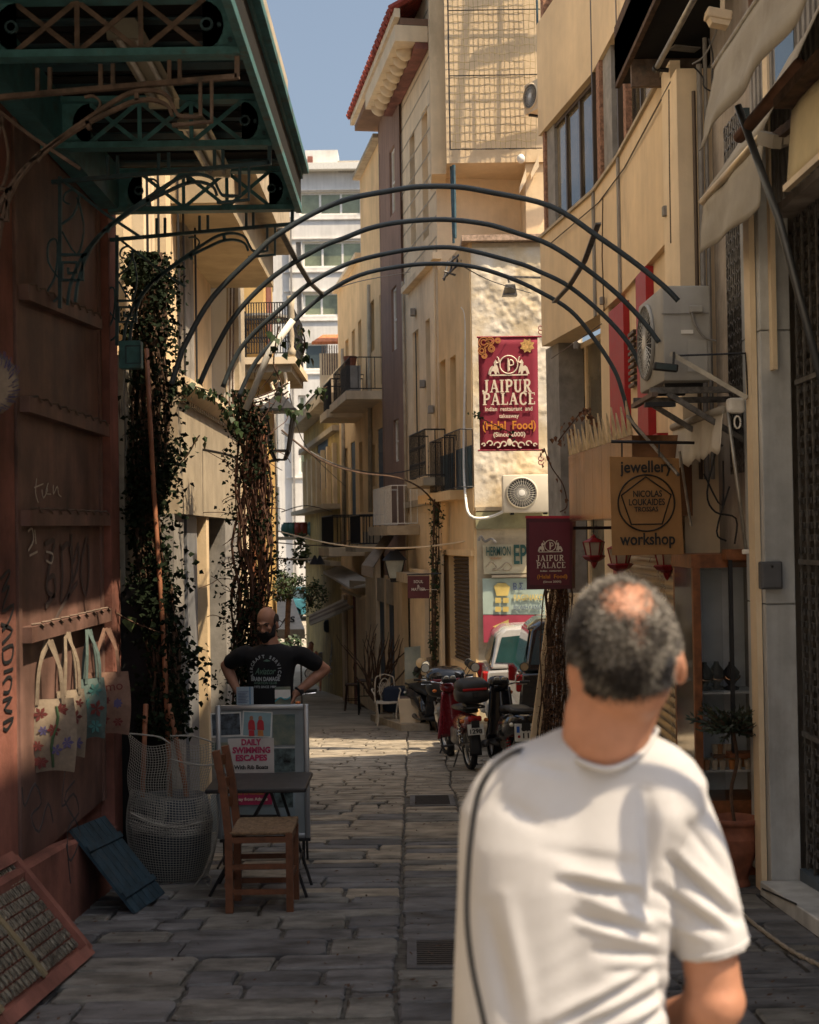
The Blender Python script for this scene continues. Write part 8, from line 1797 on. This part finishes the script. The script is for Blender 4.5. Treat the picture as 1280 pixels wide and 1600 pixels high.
    B(MB().grid(lambda u, v: ((u - .5) * (.13 + .02 * v), (r + .03) * math.cos(2.0 + v * 1.35) + .0, r + (r + .05) * math.sin(2.0 + v * 1.35)), 4, 12), 'rear_mudguard', M_bplast, smooth=True, solid=.008)
    # bars
    B(MB().tube(smooth_path([(-.36, .93, 1.00), (-.22, .98, .99), (-.1, 1.04, .96), (.1, 1.04, .96), (.22, .98, .99), (.36, .93, 1.00)]), .012, 8), 'handlebar', M_chrome, smooth=True)
    for s in (-1, 1):
        B(MB().tube([(s * .25, .965, .995), (s * .37, .925, 1.0)], .018, 10), 'grip', M_seat); B(MB().tube(smooth_path([(s * .2, .99, .99), (s * .26, .98, 1.08), (s * .30, .97, 1.14)]), .006, 6), 'mirror_stem', M_bplast)
        B(MB().lathe([(.001, -.012), (.045, -.012), (.06, -.004), (.055, .014), (.001, .022)], (s * .31, .97, 1.18), 16, axis='y', caps=False), 'mirror', M_bplast, smooth=True); B(MB().lathe([(.001, -.0135), (.05, -.0135)], (s * .31, .97, 1.18), 16, axis='y', caps=False), 'mirror_glass', M_clear if s < 0 else M_chrome)
        B(MB().tube([(s * .22, .99, .96), (s * .36, 1.02, .965)], .006, 4), 'brake_lever', M_chrome)
    B(MB().rbox((0, .97, 1.01), (.20, .10, .07), .03, rx=.4), 'dashboard', M_bplast, smooth='auto'); 
    for s in (-1, 1): B(MB().lathe([(.001, -.004), (.032, -.004), (.036, .01)], (s * .045, .925, 1.035), 14, axis='y', M=Matrix.Rotation(.6, 3, 'X'), caps=False), 'dial', M_clear)
    B(MB().ell((0, 1.18, .94), (.075, .05, .06), 14, 8), 'headlight', M_clear, smooth=True)
    if screen: B(MB().grid(lambda u, v: ((u - .5) * (.40 - .10 * v), 1.12 - .14 * v - .25 * (u - .5) ** 2 * -1, 1.02 + v * .36), 10, 8), 'windscreen', mat('tinted_screen', (.50, .42, .32), .1, trans=.55, spec=.6), smooth=True, solid=.004)
    B(MB().rbox((0, -.335, .665), (.17, .05, .07), .02), 'tail_light', M_tail, smooth='auto'); 
    for s in (-1, 1): B(MB().ell((s * .15, -.30, .64), (.03, .035, .025), 10, 6), 'indicator', M_amber if not scooter else M_clear, smooth=True)
    for s in (-1, 1): B(MB().ell((s * .17, 1.10, .86), (.03, .03, .022), 10, 6), 'indicator', M_amber, smooth=True)
    B(MB().tube(smooth_path([(-.12, -.10, .80), (-.13, -.32, .80), (0, -.38, .80), (.13, -.32, .80), (.12, -.10, .80)]), .012, 6), 'grab_rail', M_bplast)
    if plate[0]:
        wd, hg = (.27, .20) if euro else (.20, .13); pz = .56 if euro else .54; py_ = -.36 if not euro else -.38
        pl_ = B(MB().rbox((0, py_, pz), (wd, .006, hg), .002, rx=-.15), 'number_plate', M_plate); WM[pl_.name] = WM[ro.name].copy(); M_ = WM[ro.name]; X_ = M_.to_3x3() @ Vector((1, 0, 0)); Z_ = M_.to_3x3() @ Vector((0, .15, 1)); B(MB().box((0, py_ + .03, pz + .05), (.10, .06, .12)), 'plate_bracket', M_bplast)
        text(plate[0], .075 if euro else .045, M_ @ Vector((.02 if euro else 0, py_ - .012, pz + (.038 if euro else .036))), X_, Z_, M_ink, pl_, .001, 'lettering', (.16 if euro else .11), .001); text(plate[1], .080 if euro else .07, M_ @ Vector((.03 if euro else 0, py_ - .016, pz - (.036 if euro else .022))), X_, Z_, M_ink, pl_, .001, 'lettering', .14 if euro else .15, .002)
        if euro: B(MB().rbox((-.095, py_ - .004, pz + .035), (.035, .004, .07), .001, rx=-.15), 'blue_mark', plain('plate_blue', (.03, .12, .42), .5)); B(MB().lathe([(.001, 0), (.017, 0)], (-.085, py_ - .012, pz - .045), 10, axis='y', caps=False), 'red_mark', M_tail)
    if case:
        w, d, h, m1, m2 = case; zc_ = .84; 
        B(MB().box((0, -.16, .815), (.16, .26, .03)), 'rack', M_bplast)
        c1 = loft(MB(), [(-.18 - d / 2 - .06, zc_ + h * .36, w * .36, h * .22), (-.18 - d / 2, zc_ + h * .36, w * .47, h * .33), (-.18, zc_ + h * .36, w * .5, h * .36), (-.18 + d / 2, zc_ + h * .36, w * .42, h * .30)], 18, 3); cs_ = B(c1, 'top_case', m1, smooth=True)
        c2 = loft(MB(), [(-.18 - d / 2 - .05, zc_ + h * .66, w * .34, h * .16), (-.18 - d / 2, zc_ + h * .70, w * .46, h * .27), (-.18, zc_ + h * .72, w * .49, h * .33), (-.18 + d / 2, zc_ + h * .68, w * .40, h * .24)], 18, 2.6); B(c2, 'lid', caselid or m1, cs_, smooth=True)
        B(MB().rbox((0, -.18 - d / 2 - .055, zc_ + h * .62), (w * .72, .03, h * .10), .01), 'reflector', m2, cs_); B(MB().rbox((0, -.18 - d / 2 - .07, zc_ + h * .42), (.07, .02, .07), .01), 'latch', M_bplast, cs_)
    B(MB().tube([(-.06, .32, .2), (-.16, .22, .01)], .010, 6), 'stand', M_bplast); B(MB().tube([(.06, .32, .2), (.15, .22, .01)], .010, 6), 'stand', M_bplast)
    return ro
pB = G(737, 1206); pC = G(812, 1216); pA = G(708, 1190)
bike('dark red motorbike with a black top case and white number plate 1298', Vector((pB.x, pB.y + .29, gz(pB.y + .29))), .20, M_redpaint, .29, .035, (.42, .34, .30, M_bplast, M_tail), ('AZK', '1298'), scooter=False, lean=-.03)
bike('black scooter without a top case, number plate OXE 112, nearest the dry vine', Vector((pC.x, pC.y + .22, gz(pC.y + .22))), .16, M_blkp, .24, .055, None, ('OXE', '112'), scooter=True, euro=True, wires=False, lean=.02)
bike('grey motorbike with a large black and silver top case, partly behind the dark red motorbike', Vector((pA.x, pA.y + .9, gz(pA.y + .9))), -.05, M_silverp, .26, .05, (.56, .42, .40, M_bplast, M_redpaint), scooter=True, wires=False, screen=False, lean=-.05, caselid=M_blkp)
bF = bike('dark scooter facing the camera with a windscreen and warm toned round headlamp, beside the painting', Vector((G(655, 1120).x, 25.0, gz(25.0))), PI + .32, M_blkp, .25, .05, None, scooter=True, wires=False, screen=True, lean=.05)
MB().lathe([(.001, -.02), (.085, -.015), (.09, .01), (.001, .03)], U(658, 1036, 23.6), 16, axis='y', caps=False).build('round_headlamp', mat('warm_lamp_glass', (.75, .55, .30), .15), bF, smooth=True)  # warm disc colour stands in for a lit lamp
# a further bike, mostly hidden behind the poster board
bike('motorbike parked mostly hidden behind the poster board', Vector((U(452, 1200, 13.6).x, 13.6, gz(13.6))), .12, M_bplast, .27, .05, None, scooter=True, wires=False, lean=-.04)
# ================================================================ cars
def car(name, label, x0, y0, L, Wd, H, m, rz=0, group=None, rear_light=True, glass=None):
    """side profile along +X from the tail at the origin"""
    g0 = gz(y0 + Wd / 2) + (.28 if y0 < 30 else 0); ro = empty(name, (x0, y0, g0), label, 'car', group, rz=rz); glass = glass or M_glass; B = lambda mb, n_, m_, par=ro, **k_: mb.build(n_, m_, par, local=True, **k_)
    low = [(.0, .38), (.02, .62), (.05, .92), (L * .25, .96), (L * .68, .96), (L * .88, .80), (L * .97, .66), (L, .42), (L * .98, .24), (.04, .24)]
    def ext(poly, ya, yb, ins=0): return MB().prism([(x, ya, z) for x, z in poly], (0, yb - ya, 0))
    bd_ = MB(); k = 0; n = len(low)
    for yy, s, dz in ((0.05, .98, 0), (0, 1, 0), (.0, 1, 0), (Wd, 1, 0), (Wd - .05, .98, 0)): pass
    B(ext(low, 0, Wd), 'body', m, bevel=.03, smooth='auto')
    top = [(.10, .95), (.20, H - .14), (.34, H - .03), (L * .30, H), (L * .50, H - .02), (L * .60, H - .14), (L * .74, .96)]
    vs = []; 
    for yy, ins in ((.03, 0), (.14, 0)): pass
    gm = MB(); a = [Vector((x, .04 + (z - .95) * .22, z)) for x, z in top]; b_ = [Vector((x, Wd - .04 - (z - .95) * .22, z)) for x, z in top]; nn = len(top); gm.add(a + b_, [tuple(range(nn))[::-1], tuple(range(nn, 2 * nn))] + [(i, (i + 1) % nn, nn + (i + 1) % nn, nn + i) for i in range(nn)]); cabin = B(gm, 'cabin', m, bevel=.025, smooth='auto')
    for poly in ([(.17, 1.04), (.27, H - .15), (L * .29, H - .08), (L * .29, 1.0)], [(L * .31, 1.0), (L * .31, H - .08), (L * .50, H - .10), (L * .58, H - .2), (L * .66, 1.0)]):
        for sgn in (0, 1):
            pts = [Vector((x, (.034 + (z - .95) * .22) if sgn == 0 else (Wd - .034 - (z - .95) * .22), z)) for x, z in poly]; B(MB().prism(pts, (0, -.006 if sgn == 0 else .006, 0)), 'side_window', glass, cabin)
    B(MB().prism([(.095, .2, 1.0), (.185, .26, H - .16), (.185, Wd - .26, H - .16), (.095, Wd - .2, 1.0)], (-.012, 0, .003)), 'rear_window', glass, cabin); B(MB().prism([(L * .61, .25, H - .15), (L * .73, .16, 1.0), (L * .73, Wd - .16, 1.0), (L * .61, Wd - .25, H - .15)], (.012, 0, .01)), 'windscreen', glass, cabin)
    for x in (.62, L - .75):
        for yy in (.10, Wd - .10):
            w_ = B(MB().lathe([(.18, -.10), (.29, -.10), (.315, -.06), (.315, .06), (.29, .10), (.18, .10)], (x, yy, .315), 22, axis='y', caps=False), 'wheel', M_tyre, smooth=True); B(MB().lathe([(.001, -.085), (.05, -.09), (.18, -.075), (.19, -.10)], (x, yy, .315), 22, axis='y', caps=False), 'rim', M_alloy, w_)
            for k in range(5): a_ = 2 * PI * k / 5; B(MB().bar((x, yy - .095, .315), (x + .17 * math.cos(a_), yy - .095, .315 + .17 * math.sin(a_)), .035, .01, up=(0, 1, 0)), 'spoke', M_silverp, w_)
    for yy in (.02, Wd - .22): B(MB().rbox((.03, yy + .1, .80), (.10, .2, .22), .02), 'tail_light', M_tail)
    for yy in (.1, Wd - .3): B(MB().rbox((L * .955, yy + .1, .66), (.12, .24, .10), .03), 'headlight', M_clear)
    B(MB().rbox((.0, Wd / 2, .42), (.12, Wd * .96, .20), .05), 'bumper', m); B(MB().rbox((L * .60, -.07, 1.0), (.10, .14, .10), .03), 'wing_mirror', m); B(MB().rbox((L * .28, -.005, .82), (.16, .02, .03), .008), 'door_handle', M_bplast)
    return ro
MB().prism([gpt(1.22, 17.6), gpt(4.6, 17.6), gpt(4.6, 21.45), gpt(1.02, 21.45)], (0, 0, .275)).build('parking_pavement', M_far, None, kind='structure')
car('parked_car', 'silver white hatchback with red tail lights parked behind the motorbikes', U(756, 1000, 19.5).x, 19.6, 3.7, 1.6, 1.54, mat('silver_car_paint', (.50, .49, .47), .25, .3, coat=.5), glass=mat('teal_glass', (.015, .05, .05), .05, spec=1))
car('parked_car', 'dark reflective car parked between the hatchback and the dry vine', U(806, 1000, 17.75).x + .02, 17.75, 4.1, 1.65, 1.62, mat('dark_car_paint', (.07, .065, .06), .12, .6, coat=.8), glass=M_glass)
# red estate roof between them is the tail lamp cluster of the hatchback
car('parked_car', 'small teal car parked far up the street beyond the bend', U(440, 970, 63).x, 63, 3.7, 1.6, 1.5, mat('teal_car_paint', (.06, .20, .24), .25, coat=.6))
# ================================================================ things along the right pavement
# white cast chair
c0 = G(604, 1133); M_cast = plain('white_cast_metal', (.62, .56, .46), .5)
wc = empty('garden_chair', c0, 'white ornate cast metal garden chair facing the camera by the old shopfront', 'chair', rz=.12); L_ = lambda mb, n_, m_=M_cast, par=wc, **k_: mb.build(n_, m_, par, local=True, **k_)
for sx in (-1, 1):
    L_(MB().tube(smooth_path([(sx * .19, -.18, 0), (sx * .17, -.17, .2), (sx * .20, -.18, .43)]), .016, 8), 'leg', smooth=True); L_(MB().tube(smooth_path([(sx * .18, .2, 0), (sx * .16, .19, .2), (sx * .18, .18, .43)]), .016, 8), 'leg', smooth=True)
    L_(MB().tube(smooth_path([(sx * .2, .18, .43), (sx * .19, .22, .65), (sx * .17, .25, .86), (sx * .10, .26, .91), (0, .26, .94)]), .013, 6), 'back_frame', smooth=True); L_(MB().tube(smooth_path([(sx * .19, .22, .66), (sx * .26, .1, .68), (sx * .27, -.1, .66), (sx * .24, -.17, .60), (sx * .21, -.16, .44)]), .012, 6), 'armrest', smooth=True)
L_(MB().lathe([(.001, 0), (.22, 0), (.235, .012), (.22, .025), (.001, .02)], (0, 0, .42), 20, caps=False), 'seat')
L_(MB().tube([(.10 * math.cos(t), .25, .66 + .20 * math.sin(t)) for t in np.linspace(0, 2 * PI, 21)[:-1]], .010, 5, closed=True), 'back_oval')
for k in range(-3, 4):
    x = k * .03; h = .19 * math.sqrt(max(0.05, 1 - (x / .1) ** 2)); L_(MB().tube([(x - .05, .25, .66 - h * .7), (x + .05, .25, .66 + h * .7)], .005, 4), 'lattice_bar'); L_(MB().tube([(x + .05, .252, .66 - h * .7), (x - .05, .252, .66 + h * .7)], .005, 4), 'lattice_bar')
# dark stools / table
def stool(px, py, s, label):
    c = G(px, py); ro = empty('stool', c, label, 'stool'); L2 = lambda mb, n_, **k_: mb.build(n_, mat('dark_brown_wood', (.06, .028, .018), .6), ro, local=True, **k_)
    L2(MB().rbox((0, 0, .60 * s), (.32, .32, .04), .01), 'seat')
    for sx in (-1, 1):
        for sy in (-1, 1): L2(MB().bar((sx * .17, sy * .17, 0), (sx * .12, sy * .12, .58 * s), .03), 'leg')
        L2(MB().bar((sx * .155, -.155, .2), (sx * .155, .155, .2), .02), 'rung'); L2(MB().bar((-.155, sx * .155, .25), (.155, sx * .155, .25), .02), 'rung')
stool(551, 1110, 1.0, 'dark brown wooden stool at the foot of the orange pilasters')
c = G(577, 1116); tb2 = empty('side_table', c, 'small black iron side table left of the white garden chair', 'table'); MB().rbox((0, 0, .74), (.5, .45, .03), .01).build('tabletop', M_black, tb2, local=True)
for sx in (-1, 1):
    for sy in (-1, 1): MB().bar((sx * .22, sy * .19, 0), (sx * .22, sy * .19, .73), .025).build('leg', M_black, tb2, local=True)
    MB().bar((sx * .22, -.19, .4), (sx * .22, .19, .4), .02).build('rail', M_black, tb2, local=True)
for k in range(5): MB().bar((-.2 + k * .1, -.2, .42), (-.2 + k * .1, -.2, .72), .012).build('spindle', M_black, tb2, local=True)
MB().bar((-.22, -.2, .42), (.22, -.2, .42), .02).build('rail', M_black, tb2, local=True)
# kerb, planter, painting, folded items
MB().prism([gpt(-.85, 27.8, 0), gpt(-.2, 24.3, 0), gpt(.3, 24.3, 0), gpt(-.2, 27.8, 0)], (0, 0, .12)).build('kerb', M_shade, None, kind='structure')
c = G(640, 1128); c.y = 24.6; pl2 = empty('planter', gpt(U(642, 0, 24.8).x, 24.8), 'low cream planter trough behind the scooter beside the white garden chair', 'planter')
a, b_ = U(622, 1092, 24.8), U(668, 1122, 24.8); MB().prism([(a.x + .04, 24.8, gz(24.8)), (b_.x - .04, 24.8, gz(24.8)), (b_.x, 24.8, a.z), (a.x, 24.8, a.z)], (0, .35, 0)).build('trough', M_cream2, pl2, bevel=.01); MB().bbox(a.x + .03, b_.x - .03, 24.82, 25.1, a.z - .01, a.z + .02).build('soil', M_rusty, pl2)
pn = empty('painting', U(672, 1080, 25.3), 'large seaside painting with a palm leaning on the house behind the scooter', 'painting'); P_ = lambda px, py, dd=0: U(px, py, 25.3 + dd)
MB().prism([P_(632, 1012), P_(711, 1004), P_(712, 1088), P_(633, 1092)], (0, .04, 0)).build('canvas', mat('sky_painting', (.22, .33, .34), .7, var=.2, scale=2, col2=(.48, .50, .42)), pn)
MB().prism([P_(633, 1075, -.01), P_(711, 1071, -.01), P_(712, 1088, -.01), P_(633, 1092, -.01)], (0, .005, 0)).build('grass_patch', mat('green_painting', (.10, .16, .05), .7, var=.4, scale=8), pn); MB().prism([P_(633, 1062, -.011), P_(660, 1058, -.011), P_(664, 1072, -.011), P_(633, 1076, -.011)], (0, .004, 0)).build('shore_patch', mat('sand_painting', (.40, .34, .22), .7), pn)
MB().tube(smooth_path([P_(657, 1090, -.02), P_(655, 1070, -.02), P_(658, 1050, -.02)]), .03, 5).build('palm_stem', M_dry, pn)
for k in range(12):
    a_ = 2 * PI * k / 12; MB().tube(smooth_path([P_(658, 1050, -.02), P_(658 + 7 * math.cos(a_), 1048 - 5 * math.sin(a_), -.02), P_(658 + 13 * math.cos(a_), 1052 - 7 * math.sin(a_), -.02)]), .018, 4).build('palm_frond', mat('palm_green', (.06, .10, .07), .7), pn)
# bare shrub by the old shopfront
bs = empty('bare_shrub', G(588, 1112), 'bare spiky shrub climbing the pilaster behind the white garden chair', 'shrub')
mb = MB(); rz_ = random.Random(8)
for k in range(26):
    p = U(586, 1095, 27); pts = [p]; d = Vector((rz_.uniform(-.6, .6), rz_.uniform(-.3, .1), 1)).normalized()
    for j in range(7): d = (d + Vector((rz_.uniform(-.35, .35), rz_.uniform(-.2, .2), rz_.uniform(-.1, .3)))).normalized(); pts.append(pts[-1] + d * rz_.uniform(.12, .26))
    mb.tube(pts, [.03, .026, .022, .018, .014, .011, .008, .005], 4)
mb.build('branches', M_twig, bs, kind='stuff')
# cloth draped seat behind the chair, tall ladder rack beyond the woman
MB().rbox(U(622, 1080, 26.4) + Vector((0, 0, -.15)), (.6, .4, .5), .12).build('draped_cloth', plain('navy_cloth', (.02, .03, .055), .9), None, 'dark navy cloth heaped on a seat behind the white garden chair', 'cloth', smooth='auto')
ld = empty('ladder_rack', gpt(U(524, 0, 42).x, 42), 'pale metal ladder rack beyond the walking woman', 'ladder')
for g in (0, 1): MB().bar(U(514 + g * 14, 1060, 42), U(521 + g * 9, 985, 42), .05).build('rail', M_galv, ld)
for k in range(7): MB().bar(U(515 + k * .9, 1053 - k * 10, 42), U(528 + k * .3, 1053 - k * 10, 42), .04).build('rung', M_galv, ld)
for i, (px, py) in enumerate(((516, 978), (524, 992))): MB().rbox(U(px, py, 43), (.4, .4, .4), .1).build('market_bundle', plain('dark_bundle', (.04, .045, .055), .9), None, ['dark bundle hung under the striped awning, the upper one', 'dark bundle under the striped awning, the lower one'][i], 'bundle', 'bundles under the striped awning', smooth='auto')
